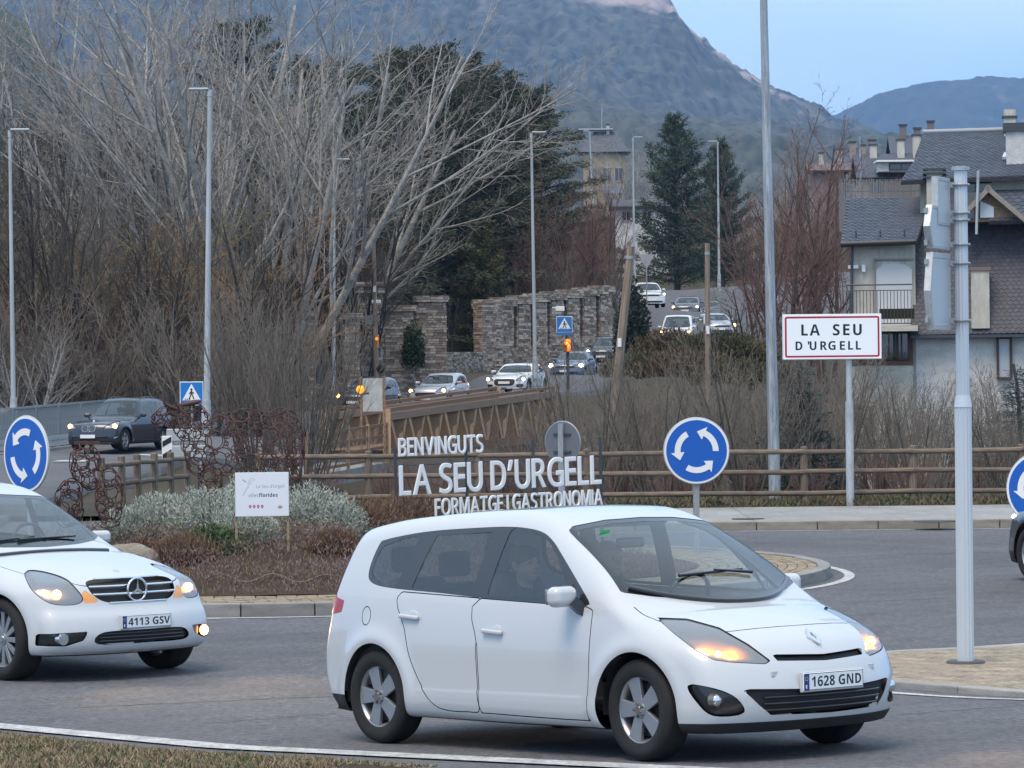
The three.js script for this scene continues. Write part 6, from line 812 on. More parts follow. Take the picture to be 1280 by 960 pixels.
  { const p = c.onFront(0.755, 0), n = c.grad(p.x, p.y, 0), b = mesh('badge', ext([[0, 0.08], [0.048, 0], [0, -0.08], [-0.048, 0]], 0.006, 0.003, [[[0, 0.042], [0.020, 0], [0, -0.042], [-0.020, 0]]]), CM.chrome, g); b.position.copy(p).addScaledVector(n, 0.003); b.lookAt(g.localToWorld(p.clone().add(n))); b.rotation.set(0, 0, 0); b.quaternion.setFromRotationMatrix(new THREE.Matrix4().makeBasis(V(0, 0, -1), V(-n.y, n.x, 0), n)); }
  for (const s of [1, -1]) {
    for (const [x, y] of [[1.34, 0.80], [0.42, 0.885]]) { const p = c.onSide(x, y, s), h = mesh('door_handle', rbox(0.21, 0.032, 0.03, 0.013, 0, 0, 0, 3), whitePaint, g); h.position.set(p.x, p.y, p.z + s * 0.018); h.rotation.z = -0.06; const r = mesh('handle_recess', new THREE.SphereGeometry(0.05, 16, 8).scale(1.1, 0.75, 0.16).translate(p.x + 0.03, p.y + 0.01, p.z - s * 0.0045), whitePaint, g); }
    mirror(g, s, [2.17, 1.045, 0.985], 1.0, whitePaint);
    const f = c.hit(2.9, 0.40, s * 0.3, 0.72, 0, s * 0.69), fog = mesh('fog_light', new THREE.CylinderGeometry(0.042, 0.05, 0.04, 20).rotateZ(-Math.PI / 2), CM.bowlDark, g); fog.position.copy(f).add(V(-0.03, 0, -s * 0.02)); mesh('fog_lens', new THREE.SphereGeometry(0.04, 16, 8).scale(0.4, 1, 1).translate(0.02, 0, 0), CM.chrome, fog);
    const jt = c.onFront(0.545, s * 0.42); mesh('washer_flap', rbox(0.008, 0.035, 0.05, 0.003, jt.x + 0.001, 0.55, s * 0.42), whitePaint, g);
  }
  const bars = []; for (const y of [0.325, 0.365, 0.405]) { const l = []; for (let k = -10; k <= 10; k++) { const p = c.onFront(y, k * 0.05); l.push(V(p.x - 0.02, y, k * 0.05)); } bars.push(new THREE.TubeGeometry(new THREE.CatmullRomCurve3(l), 30, 0.009, 5)); } mesh('grille_bars', merge(bars), CM.trim, g);
  for (const [z0, z1] of [[0.30, -0.28], [-0.35, -0.72 * 0 - 0.02]]) { const a = c.hit(2.2, 1.0, z0, 0.86, 0.34, 0, 1.5).add(V(0, 0.02, 0)), b = c.hit(2.2, 1.02, z1, 0.86, 0.36, 0, 1.5).add(V(0, 0.022, 0)); mesh('wiper', bar(a, b, 0.012, 0.008, 6), CM.trim, g); }
  mesh('cowl', (() => { const l = []; for (let k = -14; k <= 14; k++) { const z = k * 0.05, p = c.hit(1.9, 0.98 + 0.11 * Math.pow(Math.abs(z) / 0.7, 2.2), z, 1, 0, 0, 2); l.push(p.add(V(0.012, 0.004, 0))); } return new THREE.TubeGeometry(new THREE.CatmullRomCurve3(l), 60, 0.018, 5).scale(1, 1, 1); })(), CM.trim, g);
  // cabin
  mesh('cabin_floor', box(2.9, 0.04, 1.4, 0.9, 0.32, 0), CM.cloth, g); const dash = mesh('dashboard', rbox(0.62, 0.32, 1.36, 0.12, 2.28, 0.82, 0, 3), CM.plastic, g); mesh('door_lining', merge([box(2.4, 0.55, 0.04, 0.9, 0.68, 0.80), box(2.4, 0.55, 0.04, 0.9, 0.68, -0.80)]), CM.cloth, g); mesh('headliner', box(1.2, 0.02, 0.96, 0.85, 1.515, 0), CM.headliner, g);
  seats(g, [[1.15, 0.37, 0.62], [1.15, -0.37, 0.62], [0.15, 0.42, 0.6], [0.15, -0.42, 0.6], [0.15, 0, 0.55]], 0.34);
  const sw = mesh('steering_wheel', new THREE.TorusGeometry(0.185, 0.016, 8, 28), CM.trim, g); sw.position.set(1.86, 0.97, -0.37); sw.rotation.set(0, -Math.PI / 2, 0); sw.rotateX(-0.45); mesh('inner_mirror', rbox(0.04, 0.07, 0.24, 0.02, 1.72, 1.36, 0), CM.trim, g);
  mesh('rear_shelf', box(0.5, 0.03, 1.2, -0.42, 0.95, 0), CM.cloth, g);
  const stk = c.hit(1.2, 1.44, 0.42, 1, 0, 0, 1.5); mesh('sticker', box(0.002, 0.045, 0.085, stk.x - 0.012, 1.435, 0.42), std(0.03, 0.35, 0.09, 0.5), g);
  people.push([g, [[1.10, 0.42, -0.37, 'driver'], [1.10, 0.42, 0.37, 'passenger']]]);
}
// ---------------------------------------------------------------- the white car with the star badge
{
  const th = -47.5 * Math.PI / 180, X = V(Math.cos(th), 0, -Math.sin(th)), Z = X.clone().cross(V(0, 1, 0)), fr = ground(13, 850), org = fr.clone().addScaledVector(X, -2.98).addScaledVector(Z, -0.83);
  const g = thing('family_estate', 'white car with round star badge and lit headlights entering the roundabout', 'car', org, th), paint = carPaint(0.50, 0.52, 0.54);
  const U = (x, z) => x * 0.62 - z * 0.78;
  const o = { x0: -1.05, x1: 3.82, h: 1.66, wb: 2.98, w: 0.955, wr: 0.355, arch: 0.395, belt: [1.08, 1.0], tumble: 0.30, tumble2: 0.2, noseIn: 0.13, tailIn: 0.10, bowF: 0.30, bowR: 0.2, bowW: 0.14, crown: 0.06, round: 0.14, cab: [1.0, 1.5], crease: 0.3, res: 215, around: 215, gap: 0.0035, paint, steer: -0.05,
    side: [[-0.7, 0.24, 1], [-0.95, 0.32], [-1.04, 0.55], [-1.03, 0.85], [-0.96, 1.05], [-0.75, 1.35], [-0.5, 1.53], [0.0, 1.63], [0.6, 1.66], [1.1, 1.62], [1.45, 1.53], [1.85, 1.34], [2.35, 1.085], [2.55, 1.05], [2.9, 1.0], [3.25, 0.94], [3.5, 0.885], [3.62, 0.835], [3.69, 0.74], [3.73, 0.63], [3.79, 0.53], [3.82, 0.40], [3.80, 0.29], [3.72, 0.235], [3.5, 0.22, 1], [1.4, 0.22, 1]],
    screen: [[-0.5, 1.09], [0, 1.09], [0.4, 1.10], [0.66, 1.12], [0.80, 1.155], [0.68, 1.46], [0.62, 1.51], [0, 1.55], [-0.5, 1.55]], rear: [[-0.5, 1.1], [0.6, 1.1], [0.5, 1.45], [-0.5, 1.45]],
    dlo: spline([[-0.5, 1.2], [-0.3, 1.14], [0.8, 1.1], [1.95, 1.075, 1], [1.98, 1.09, 1], [1.7, 1.28], [1.4, 1.44], [0.9, 1.52], [0.2, 1.52], [-0.35, 1.40]], 4), panes: [[[-0.3, 1.17], [0.1, 1.15], [0.2, 1.48], [-0.2, 1.4]], [[0.15, 1.15], [0.9, 1.125], [0.95, 1.49], [0.27, 1.485]], [[1.0, 1.12], [1.85, 1.10], [1.62, 1.28], [1.38, 1.41], [1.05, 1.48]]],
    lamp: spline([[U(3.24, 0.86), 0.93], [U(3.40, 0.80), 0.925], [U(3.55, 0.66), 0.87], [U(3.63, 0.60), 0.79], [U(3.66, 0.55), 0.70], [U(3.62, 0.62), 0.66], [U(3.5, 0.76), 0.675], [U(3.38, 0.84), 0.76], [U(3.30, 0.87), 0.85]], 5),
    blink: [[U(3.66, 0.545), 0.785], [U(3.67, 0.41), 0.70], [U(3.68, 0.40), 0.67], [U(3.66, 0.53), 0.668], [U(3.65, 0.56), 0.72]],
    bulbs: [[0.52, 0.765, 0.04, 'warm', 0.035], [0.66, 0.775, 0.014, 'amber', 0.035]], glow: 0.09, beam: 4,
    tail: [[-1.1, 0.8], [-0.7, 0.8], [-0.6, 1.05], [-1.1, 1.1]],
    fronts: [['grille', spline([[-0.5, 0.655, 1], [0, 0.655, 1], [0.30, 0.665], [0.42, 0.72], [0.455, 0.80], [0.43, 0.845], [0.30, 0.862], [0, 0.868, 1], [-0.5, 0.868, 1]], 4), 'plastic', -0.035], ['lower_grille', spline([[-0.5, 0.315, 1], [0, 0.315, 1], [0.40, 0.315], [0.50, 0.345], [0.47, 0.40], [0.36, 0.428], [0, 0.43, 1], [-0.5, 0.43, 1]], 4), 'plastic', -0.03]],
    corners: [['fog_light_pocket', [[U(3.40, 0.85), 0.42], [U(3.70, 0.52), 0.435], [U(3.69, 0.56), 0.36], [U(3.60, 0.68), 0.315], [U(3.40, 0.86), 0.32]], 'trim', -0.03]],
    hood: spline([[-0.6, 2.2], [0.4, 2.2], [0.76, 2.2], [0.80, 2.7], [0.74, 3.15], [0.60, 3.45], [0.46, 3.585], [0.2, 3.625], [-0.6, 3.63]], 4), doors: [['front_door', spline([[1.05, 0.33], [2.3, 0.32], [2.36, 0.5], [2.34, 1.03, 1], [1.02, 1.09, 1], [1.0, 0.6]], 4)]], skirt: (x) => 0.235,
    wheel: { width: 0.255, rim: 0.245, spokes: 12, w0: 0.014, w1: 0.022, twin: false } };
  const c = makeCar(g, o);
  plate(g, c.onFront(0.50, 0).add(V(0.02, 0, 0)), V(1, 0, 0), '4113 GSV'); mesh('plate_holder', rbox(0.03, 0.13, 0.54, 0.008, c.onFront(0.5, 0).x + 0.003, 0.5, 0), paint, g);
  const arcBar = (y, z1, r, push) => { const l = []; for (let k = -12; k <= 12; k++) { const z = z1 * k / 12, p = c.onFront(y, z); l.push(V(p.x + push, y, z)); } return new THREE.TubeGeometry(new THREE.CatmullRomCurve3(l), 40, r, 8); };
  mesh('grille_bar', arcBar(0.80, 0.44, 0.012, -0.008), CM.chrome, g); mesh('grille_bar', arcBar(0.735, 0.43, 0.012, -0.008), CM.chrome, g); mesh('grille_bar', arcBar(0.862, 0.34, 0.009, 0.0), CM.chrome, g); mesh('grille_bar', arcBar(0.663, 0.30, 0.009, 0.0), CM.chrome, g); for (const y of [0.345, 0.375, 0.405]) mesh('lower_grille_bar', arcBar(y, 0.44, 0.008, -0.02), CM.trim, g);
  { const p = c.onFront(0.765, 0), st = new THREE.Group(); st.name = 'star_badge'; st.position.set(p.x + 0.012, 0.765, 0); st.rotation.y = Math.PI / 2; st.rotation.x = 0; g.add(st); mesh('ring', new THREE.TorusGeometry(0.098, 0.011, 10, 40), CM.chrome, st); const pts = []; for (let k = 0; k < 6; k++) { const a = Math.PI / 2 + k * Math.PI / 3, r = k % 2 ? 0.010 : 0.096; pts.push([Math.cos(a) * r, Math.sin(a) * r]); } mesh('star', ext(pts, 0.012, 0.003), CM.chrome, st); mesh('backing', new THREE.CylinderGeometry(0.096, 0.096, 0.012, 32).rotateX(Math.PI / 2).translate(0, 0, -0.012), CM.plastic, st); }
  { const p = c.hit(3.0, 0.6, 0, 0.78, 0.62, 0, 1.4); mesh('hood_emblem', new THREE.CylinderGeometry(0.028, 0.028, 0.006, 20).rotateZ(-0.35).translate(p.x, p.y + 0.003, 0), CM.chrome, g); }
  for (const s of [1, -1]) {
    mirror(g, s, [1.78, 1.13, 1.0], 0.85, paint); const f = c.hit(3.2, 0.375, s * 0.4, 0.78, 0, s * 0.62), fg = mesh('fog_light', new THREE.CylinderGeometry(0.05, 0.055, 0.05, 24).rotateZ(-Math.PI / 2), CM.chrome, g); fg.position.copy(f).add(V(-0.02, 0, -s * 0.01)); mesh('fog_lens', new THREE.SphereGeometry(0.046, 16, 8).scale(0.35, 1, 1).translate(0.026, 0, 0), s < 0 ? CM.warm : CM.lens, fg);
    const hd = c.onSide(1.2, 0.85, s); mesh('door_handle', rbox(0.22, 0.03, 0.03, 0.012, hd.x, 0.85, hd.z + s * 0.016), paint, g);
  }
  const vent = []; for (let k = -10; k <= 10; k++) { const z = k * 0.062, p = c.hit(2.42 + 0.05 * (1 - (k / 10) ** 2), 0.5, z, 0, 1, 0, 1.2); vent.push(p.add(V(0, 0.004, 0))); } mesh('cowl_vent', new THREE.TubeGeometry(new THREE.CatmullRomCurve3(vent), 30, 0.022, 6), CM.trim, g);
  for (const [z0, z1] of [[0.2, -0.45], [0.62, 0.02]]) { const a = c.hit(1.7, 0.9, z0, 0.86, 0.4, 0, 1.6).add(V(0, 0.02, 0)), b = c.hit(1.7, 0.93, z1, 0.86, 0.4, 0, 1.6).add(V(0, 0.022, 0)); mesh('wiper', bar(a, b, 0.014, 0.009, 6), CM.trim, g); }
  mesh('cabin_floor', box(3, 0.04, 1.5, 0.7, 0.36, 0), CM.cloth, g); mesh('dashboard', rbox(0.6, 0.3, 1.44, 0.12, 1.9, 0.95, 0, 3), CM.plastic, g); mesh('headliner', box(1.1, 0.02, 0.94, 0.6, 1.545, 0), CM.headliner, g); seats(g, [[0.85, 0.4, 0.64], [0.85, -0.4, 0.64]], 0.4); const sw = mesh('steering_wheel', new THREE.TorusGeometry(0.185, 0.016, 8, 28), CM.trim, g); sw.position.set(1.5, 1.08, -0.4); sw.rotation.set(0, -Math.PI / 2, 0);
  people.push([g, [[0.82, 0.48, -0.4, 'driver2']]]);
}
// ---------------------------------------------------------------- the queue on the approach road
function farCar(name, label, pos, turn, t) {
  const { L, wb, W, H, fo, hood, wsB, wsT, kind } = t, x1 = wb + fo, x0 = x1 - L, hwid = W / 2, g = thing(name, label, t.cat || 'car', pos, turn, t.group), U = (x, z) => x * 0.62 - z * 0.78;
  const rear = { hatch: [[x0 + 0.10, hood + 0.02], [x0 + 0.27, H - 0.20], [x0 + 0.45, H - 0.07]], suv: [[x0 + 0.06, hood + 0.05], [x0 + 0.22, H - 0.22], [x0 + 0.42, H - 0.06]], coupe: [[x0 + 0.04, 0.98], [x0 + 0.45, 1.05], [x0 + 1.1, H - 0.10]], van: [[x0 + 0.04, 1.1], [x0 + 0.1, H - 0.2], [x0 + 0.25, H - 0.04]] }[kind];
  const o = { x0, x1, h: H, wb, w: hwid, wr: t.wr || 0.33, arch: (t.wr || 0.33) + 0.045, belt: [hood + 0.04, hood - 0.02], tumble: kind === 'van' ? 0.12 : 0.30, tumble2: kind === 'van' ? 0.08 : 0.2, noseIn: 0.10, tailIn: 0.08, bowF: 0.28, bowR: 0.14, bowW: 0.12, crown: 0.06, round: 0.13, cab: [wsT - 0.5, wsT], crease: 0.3, res: t.res || 96, around: t.around || 100, gap: 0.008, paint: t.paint, far: true,
    side: [[x0 + 0.3, 0.22, 1], [x0 + 0.06, 0.34], [x0, 0.55], [x0 + 0.02, 0.82], ...rear, [lerp(x0, wsT, 0.55), H], [wsT - 0.35, H - 0.015], [wsT, H - 0.075], [lerp(wsT, wsB, 0.5), lerp(H - 0.06, hood, 0.5)], [wsB, hood], [lerp(wsB, x1, 0.5), hood - 0.055], [x1 - 0.22, hood - 0.14], [x1 - 0.07, hood - 0.25], [x1 - 0.01, 0.5], [x1, 0.4], [x1 - 0.03, 0.28], [x1 - 0.2, 0.2, 1], [wb / 2, 0.2, 1]],
    screen: [[-0.5, hood + 0.03], [0, hood + 0.03], [hwid - 0.3, hood + 0.05], [hwid - 0.15, hood + 0.09], [hwid - 0.29, H - 0.17], [hwid - 0.36, H - 0.13], [0, H - 0.10], [-0.5, H - 0.1]], rear: [[-0.5, hood + 0.08], [hwid - 0.28, hood + 0.08], [hwid - 0.36, H - 0.2], [-0.5, H - 0.2]],
    lamp: t.lamp ? t.lamp(U, x1, hwid) : [[U(x1 - 0.62, hwid - 0.04), hood - 0.09], [U(x1 - 0.3, hwid - 0.16), hood - 0.13], [U(x1 - 0.12, hwid - 0.38), hood - 0.26], [U(x1 - 0.10, hwid - 0.40), hood - 0.32], [U(x1 - 0.26, hwid - 0.22), hood - 0.32], [U(x1 - 0.5, hwid - 0.08), hood - 0.22]],
    bulbs: [[0.62, hood - 0.24, t.bulb ?? 0.075, t.glow || 'cool', 0.01]], tail: [[x0 - 0.1, hood - 0.25], [x0 + 0.25, hood - 0.2], [x0 + 0.2, hood + 0.02], [x0 - 0.1, hood]],
    fronts: t.fronts || [['grille', [[-0.5, hood - 0.38], [hwid - 0.42, hood - 0.38], [hwid - 0.45, hood - 0.27], [-0.5, hood - 0.25]], 'plastic', -0.02], ['lower_grille', [[-0.5, 0.30], [hwid - 0.3, 0.30], [hwid - 0.25, 0.40], [-0.5, 0.42]], 'plastic', -0.02]],
    corners: t.corners, hood: [[-0.6, wsB - 0.2], [hwid - 0.2, wsB - 0.25], [hwid - 0.16, x1 - 0.55], [hwid - 0.35, x1 - 0.25], [-0.6, x1 - 0.16]], skirt: () => t.skirt ?? 0.24, wheel: { width: 0.22, rim: (t.wr || 0.33) - 0.11, spokes: 5, twin: true, w0: 0.03, w1: 0.06, seg: 24 } };
  const xr = x0 + (kind === 'coupe' ? 1.0 : 0.42), yb = hood + 0.06, yt = H - 0.145; o.dlo = [[xr - 0.18, yb + 0.05], [xr + 0.3, yb], [wsB - 0.28, yb - 0.02], [lerp(wsB, wsT, 0.6) - 0.24, lerp(yb, yt, 0.55)], [wsT - 0.2, yt - 0.06], [wsT - 0.5, yt], [xr + 0.35, yt - 0.01], [xr + 0.05, yt - 0.12]];
  const m1 = lerp(xr, wsB - 0.4, 0.55); o.panes = [[[m1 + 0.05, yb + 0.03], [wsB - 0.38, yb + 0.02], [wsT - 0.27, yt - 0.09], [wsT - 0.52, yt - 0.035], [m1 + 0.08, yt - 0.035]], [[xr + 0.32, yb + 0.04], [m1 - 0.05, yb + 0.03], [m1 - 0.02, yt - 0.035], [xr + 0.42, yt - 0.05]], [[xr - 0.05, yb + 0.08], [xr + 0.25, yb + 0.05], [xr + 0.34, yt - 0.06], [xr + 0.10, yt - 0.13]]];
  o.doors = kind === 'van' ? [] : [['front_door', [[m1 + 0.02, 0.3], [wb - 0.42, 0.3], [wb - 0.40, yb - 0.03], [m1, yb]]], ['rear_door', [[m1 - 0.02, 0.3], [0.45, 0.32], [0.36, 0.6], [0.30, yb], [m1 - 0.02, yb]]]];
  const c = makeCar(g, o); plate(g, c.onFront(t.plateY || 0.46, 0).add(V(0.02, 0, 0)), V(1, 0, 0), null); for (const s of [1, -1]) mirror(g, s, [wsB - 0.35, hood + 0.09, hwid + 0.08], 0.95, t.mirrorM || t.paint);
  mesh('cabin_floor', box(wsB - x0 - 0.9, 0.04, W - 0.4, (wsB + x0) / 2 + 0.2, 0.34, 0), CM.cloth, g); mesh('dashboard', rbox(0.5, 0.28, W - 0.42, 0.1, wsB - 0.5, hood - 0.13, 0), CM.plastic, g); const sx = Math.min(m1 + 0.25, wsB - 1.05); seats(g, [[sx, 0.36, 0.6], [sx, -0.36, 0.6]], H > 1.8 ? 0.6 : 0.34); if (kind !== 'van') seats(g, [[sx - 0.9, 0.36, 0.56], [sx - 0.9, -0.36, 0.56]], 0.34);
  if (t.extra) t.extra(g, c, o); return g;
}
const facing = (phi) => -(90 + phi) * Math.PI / 180;
function queue(name, label, px, py, d, phi, t) {   // front bumper foot at the photograph's (px, py)
  const th = facing(phi), X = V(Math.cos(th), 0, -Math.sin(th)), f = at(px, py, d); return farCar(name, label, f.addScaledVector(X, -(t.wb + t.fo)), th, t);
}
const P1 = carPaint(0.013, 0.017, 0.032, 0.2), P2 = carPaint(0.42, 0.44, 0.48, 0.35), P3 = carPaint(0.60, 0.62, 0.64), P4 = carPaint(0.03, 0.035, 0.045, 0.3), P5 = carPaint(0.09, 0.12, 0.18, 0.3), P6 = carPaint(0.10, 0.105, 0.115, 0.4);
queue('compact_suv', 'dark blue sport utility car with yellowish headlights beside the railing', 110, 564, 113, 21, { kind: 'suv', L: 4.45, wb: 2.67, W: 1.82, H: 1.67, fo: 0.84, hood: 1.02, wsB: 1.98, wsT: 1.25, wr: 0.345, paint: P1, res: 140, around: 150, skirt: 0.34, glow: 'warm',
  fronts: [['grille', [[0.03, 0.62], [0.20, 0.61], [0.23, 0.70], [0.21, 0.79], [0.03, 0.80]], 'plastic', -0.02], ['lower_grille', [[-0.5, 0.34], [0.6, 0.34], [0.66, 0.46], [0.4, 0.44], [-0.5, 0.42]], 'plastic', -0.02]],
  extra: (g, c) => { for (const s of [1, -1]) { const l = []; for (let k = 0; k < 7; k++) { const z = s * (0.045 + k * 0.026), a = c.onFront(0.63, z), b = c.onFront(0.785, z); l.push(bar(a, b, 0.003, 0.003, 4)); } stuff(mesh('grille_slats', merge(l), CM.chrome, g)); const ring = [[0.03, 0.62], [0.20, 0.61], [0.235, 0.70], [0.21, 0.795], [0.03, 0.80]].map(([z, y]) => c.onFront(y, s * z).add(V(0.004, 0, 0))); mesh('grille_frame', new THREE.TubeGeometry(new THREE.CatmullRomCurve3(ring, true, 'catmullrom', 0.2), 30, 0.007, 5, true), CM.chrome, g); const a = c.hit(2.9, 0.40, s * 0.5, 0.8, 0, s * 0.6), b = c.hit(2.9, 0.44, s * 0.5, 0.6, 0, s * 0.8); mesh('daylight_strip', bar(a, b, 0.018, 0.012, 6), CM.chrome, g); mesh('roof_rail', new THREE.TubeGeometry(new THREE.CatmullRomCurve3([-0.3, 0.1, 0.5, 0.8, 1.05].map((x, i) => c.hit(x, 1.2, s * 0.56, 0, 1, 0, 1).add(V(0, i % 4 ? 0.035 : 0.0, 0)))), 20, 0.014, 6), CM.trim, g); } const p = c.hit(2.6, 0.7, 0, 0.8, 0.35, 0, 1.5); mesh('badge', new THREE.SphereGeometry(0.04, 12, 6).scale(0.4, 1, 1).translate(p.x, p.y, 0), CM.chrome, g); } });
queue('small_hatchback', 'dark green grey hatchback half hidden by the notice board', 441, 517, 147, 17, { kind: 'hatch', L: 4.0, wb: 2.5, W: 1.74, H: 1.5, fo: 0.78, hood: 0.96, wsB: 1.85, wsT: 1.1, wr: 0.31, paint: P4, glow: 'warm', bulb: 0.09 });
queue('small_hatchback', 'silver hatchback with a wide dark grille in the queue', 531, 509, 154, 18, { kind: 'hatch', L: 3.97, wb: 2.49, W: 1.72, H: 1.48, fo: 0.78, hood: 0.95, wsB: 1.85, wsT: 1.05, wr: 0.31, paint: P2, glow: 'warm', fronts: [['grille', [[-0.5, 0.42], [0.40, 0.44], [0.50, 0.56], [0.42, 0.62], [-0.5, 0.63]], 'plastic', -0.02], ['lower_grille', [[-0.5, 0.28], [0.5, 0.28], [0.55, 0.34], [-0.5, 0.35]], 'plastic', -0.02]], plateY: 0.38 });
queue('coupe', 'white low coupe with a broad dark grille in front of the slotted wall', 630, 492.5, 159, 15, { kind: 'coupe', L: 4.73, wb: 2.82, W: 1.85, H: 1.38, fo: 0.88, hood: 0.90, wsB: 2.08, wsT: 1.3, wr: 0.335, paint: P3, bulb: 0.07, fronts: [['grille', [[-0.5, 0.36], [0.34, 0.36], [0.46, 0.44], [0.48, 0.60], [0.40, 0.66], [-0.5, 0.67]], 'plastic', -0.02]], corners: [['air_intake', [[1.55, 0.28], [1.80, 0.28], [1.84, 0.42], [1.50, 0.44]], 'plastic', -0.02]], plateY: 0.5 });
queue('estate_car', 'blue grey car with bright headlights below the crossing sign', 706, 475, 184, 13, { kind: 'suv', L: 4.5, wb: 2.7, W: 1.82, H: 1.5, fo: 0.85, hood: 0.98, wsB: 2.0, wsT: 1.25, paint: P5, bulb: 0.11, res: 90, around: 90 });
queue('estate_car', 'dark car behind the leaning timber pole in the queue', 751, 456, 200, 12, { kind: 'suv', L: 4.4, wb: 2.65, W: 1.8, H: 1.6, fo: 0.85, hood: 1.0, wsB: 1.98, wsT: 1.25, paint: P4, res: 90, around: 90, bulb: 0.08 });
queue('panel_van', 'white van with lit headlight above the rusty bush', 843, 435, 209, 9, { kind: 'van', L: 4.9, wb: 3.0, W: 1.9, H: 1.97, fo: 0.9, hood: 1.16, wsB: 2.75, wsT: 2.0, wr: 0.34, paint: P3, cat: 'van', res: 90, around: 90, bulb: 0.09, glow: 'warm' });
queue('family_suv', 'white sport utility car at the head of the upper road', 816, 384, 231, -6, { kind: 'suv', L: 4.5, wb: 2.69, W: 1.84, H: 1.68, fo: 0.88, hood: 1.08, wsB: 2.0, wsT: 1.3, wr: 0.35, paint: P3, res: 90, around: 90, bulb: 0.07 });
queue('saloon_car', 'dark grey car following the white one down the upper road', 856, 397, 237, 8, { kind: 'hatch', L: 4.4, wb: 2.65, W: 1.8, H: 1.45, fo: 0.85, hood: 0.95, wsB: 1.95, wsT: 1.2, paint: P6, res: 80, around: 80, glow: 'warm' });
queue('saloon_car', 'silver blue car with warm headlights right of the timber pole', 903, 421, 214, -7, { kind: 'hatch', L: 4.3, wb: 2.6, W: 1.8, H: 1.47, fo: 0.85, hood: 0.95, wsB: 1.95, wsT: 1.2, paint: P2, res: 80, around: 80, bulb: 0.1, glow: 'warm' });
queue('saloon_car', 'dark blue car squeezed beside the white van', 879, 424, 222, 5, { kind: 'hatch', L: 4.3, wb: 2.6, W: 1.78, H: 1.46, fo: 0.85, hood: 0.95, wsB: 1.95, wsT: 1.2, paint: P5, res: 80, around: 80, bulb: 0.09, glow: 'warm' });
queue('saloon_car', 'dark car farther up behind the timber pole', 888, 402, 240, 0, { kind: 'hatch', L: 4.3, wb: 2.6, W: 1.78, H: 1.46, fo: 0.85, hood: 0.95, wsB: 1.95, wsT: 1.2, paint: P4, res: 80, around: 80, bulb: 0.05 });
{ const th = 114 * Math.PI / 180, X = V(Math.cos(th), 0, -Math.sin(th)), Zr = X.clone().cross(V(0, 1, 0)), fl = ground(1299, 727), t = { kind: 'suv', L: 4.5, wb: 2.68, W: 1.84, H: 1.64, fo: 0.85, hood: 1.02, wsB: 2.0, wsT: 1.25, wr: 0.345, paint: P4, skirt: 0.36, res: 110, around: 120, bulb: 0.03 }; farCar('departing_suv', 'dark car whose front wheel shows beside the blue arrows sign', fl.addScaledVector(X, -t.wb).addScaledVector(Zr, 0.78), th, t); }
// ---------------------------------------------------------------- people in the cars
function field(bones, c, half, res, k) {          // meshes a smooth union of tapered bones in a cube of half size `half` round c
  const mc = new MarchingCubes(res, new THREE.MeshStandardMaterial(), false, false, 120000); mc.isolation = 0;
  const Bn = bones.map(([a, b, ra, rb]) => { const d = b.clone().sub(a); return [a.x, a.y, a.z, d.x, d.y, d.z, 1 / Math.max(1e-9, d.lengthSq()), ra, rb]; });
  for (let z = 0; z < res; z++) for (let y = 0; y < res; y++) for (let x = 0; x < res; x++) { const X = (x - res / 2) / (res / 2) * half + c.x, Y = (y - res / 2) / (res / 2) * half + c.y, Z = (z - res / 2) / (res / 2) * half + c.z; let s = 0; for (const b of Bn) { const u = X - b[0], v = Y - b[1], w = Z - b[2], t = clamp((u * b[3] + v * b[4] + w * b[5]) * b[6], 0, 1), e = Math.hypot(u - b[3] * t, v - b[4] * t, w - b[5] * t) - lerp(b[7], b[8], t); if (e < 12 * k) s += Math.exp(-e / k); } mc.field[z * res * res + y * res + x] = k * Math.log(s + 1e-30); }
  mc.update(); const n = mc.count, g = new THREE.BufferGeometry(), a = new Float32Array(n * 3); for (let i = 0; i < n; i++) { a[i * 3] = mc.positionArray[i * 3] * half + c.x; a[i * 3 + 1] = mc.positionArray[i * 3 + 1] * half + c.y; a[i * 3 + 2] = mc.positionArray[i * 3 + 2] * half + c.z; }
  g.setAttribute('position', new THREE.BufferAttribute(a, 3)); const h = mergeVertices(g, 1e-4); h.computeVertexNormals(); return h;
}
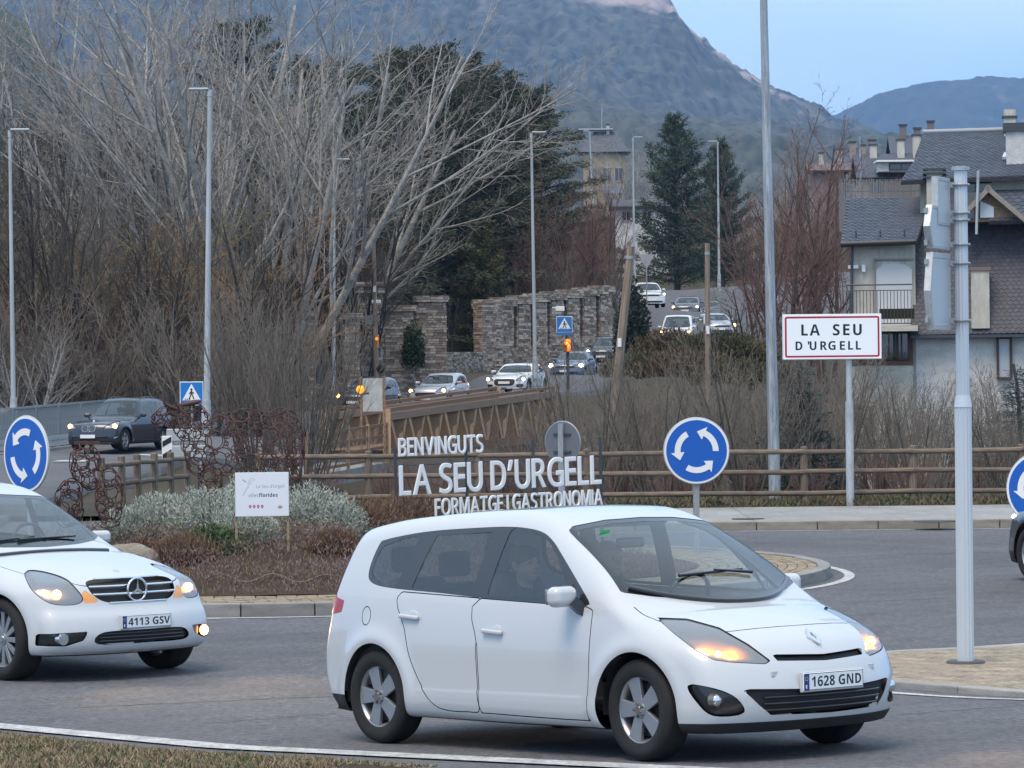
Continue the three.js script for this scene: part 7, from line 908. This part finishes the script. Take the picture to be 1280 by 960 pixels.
function sitter(car, x, y, z, who) {               // seated body facing +x, hips at (x, y, z) of the car
  const drv = who !== 'passenger', g = thing('person', { driver: 'person with grey hair in dark jacket driving the white people carrier', passenger: 'person in dark clothes in the front passenger seat of the people carrier', driver2: 'person in dark coat driving the white car with star badge' }[who], 'person');
  const B = [[V(0, 0.08, 0), V(-0.10, 0.36, 0), 0.15, 0.15], [V(-0.10, 0.36, 0.13), V(-0.10, 0.36, -0.13), 0.105, 0.105], [V(-0.09, 0.46, 0), V(-0.065, 0.56, 0), 0.058, 0.055]];
  for (const s of [1, -1]) { B.push([V(0.02, 0.06, s * 0.09), V(0.44, 0.12, s * 0.11), 0.085, 0.062], [V(0.44, 0.12, s * 0.11), V(0.56, -0.22, s * 0.11), 0.058, 0.045]); const el = drv ? V(0.16, 0.20, s * 0.25) : V(0.04, 0.12, s * 0.25), wr = drv ? V(0.44, 0.33, s * 0.16) : V(0.26, 0.12, s * 0.10); B.push([V(-0.10, 0.40, s * 0.17), el, 0.062, 0.048], [el, wr, 0.046, 0.034], [wr, wr.clone().add(V(0.07, 0.02, 0)), 0.034, 0.03]); for (let f = 0; f < 4; f++) { const k = wr.clone().add(V(0.07, 0.02 - 0.018 * (f - 1.5), 0)); B.push([k, k.clone().add(V(0.05, 0.01 - 0.03 * 0, -s * 0.03)), 0.011, 0.009]); } B.push([wr, wr.clone().add(V(0.05, 0.05, -s * 0.02)), 0.014, 0.011]); }
  const body = field(B, V(0.2, 0.12, 0), 0.56, 60, 0.02), H = V(-0.045, 0.70, 0), hb = [[H.clone(), H.clone().add(V(0.02, -0.05, 0)), 0.098, 0.082], [H.clone().add(V(0.05, -0.06, 0)), H.clone().add(V(0.055, -0.10, 0)), 0.045, 0.035], [H.clone().add(V(0.085, 0.01, 0)), H.clone().add(V(0.115, -0.03, 0)), 0.014, 0.016], [H.clone().add(V(0, -0.08, 0)), H.clone().add(V(-0.02, -0.16, 0)), 0.06, 0.055], [H.clone().add(V(0.0, -0.01, 0.095)), H.clone().add(V(0.0, -0.04, 0.092)), 0.018, 0.015], [H.clone().add(V(0.0, -0.01, -0.095)), H.clone().add(V(0.0, -0.04, -0.092)), 0.018, 0.015]], head = field(hb, H.clone().add(V(0, -0.03, 0)), 0.2, 52, 0.008);
  const jacket = std(0.035, 0.038, 0.05, 0.95), skin = std(0.42, 0.26, 0.19, 0.6), hair = who === 'passenger' ? std(0.09, 0.055, 0.035, 0.9) : std(0.22, 0.21, 0.20, 0.9);
  mesh('body', body, jacket, g); mesh('head', head, skin, g); const hr = new THREE.SphereGeometry(0.108, 24, 14, 0, 6.284, 0, who === 'passenger' ? 2.0 : 1.65).rotateZ(0.5).translate(H.x - 0.012, H.y + 0.012, 0); mesh('hair', hr, hair, g); for (const s of [1, -1]) mesh('eye', new THREE.SphereGeometry(0.011, 10, 8).translate(H.x + 0.088, H.y - 0.002, s * 0.033), MT.black, g); mesh('mouth', box(0.006, 0.008, 0.045, H.x + 0.1, H.y - 0.073, 0), std(0.28, 0.10, 0.09, 0.6), g);
  car.updateMatrixWorld(true); g.position.copy(car.localToWorld(V(x, y, z))); g.quaternion.copy(car.quaternion);
}
for (const [car, list] of people) for (const [x, y, z, who] of list) sitter(car, x, y + 0.12, z, who);
renderer.render(scene, camera);
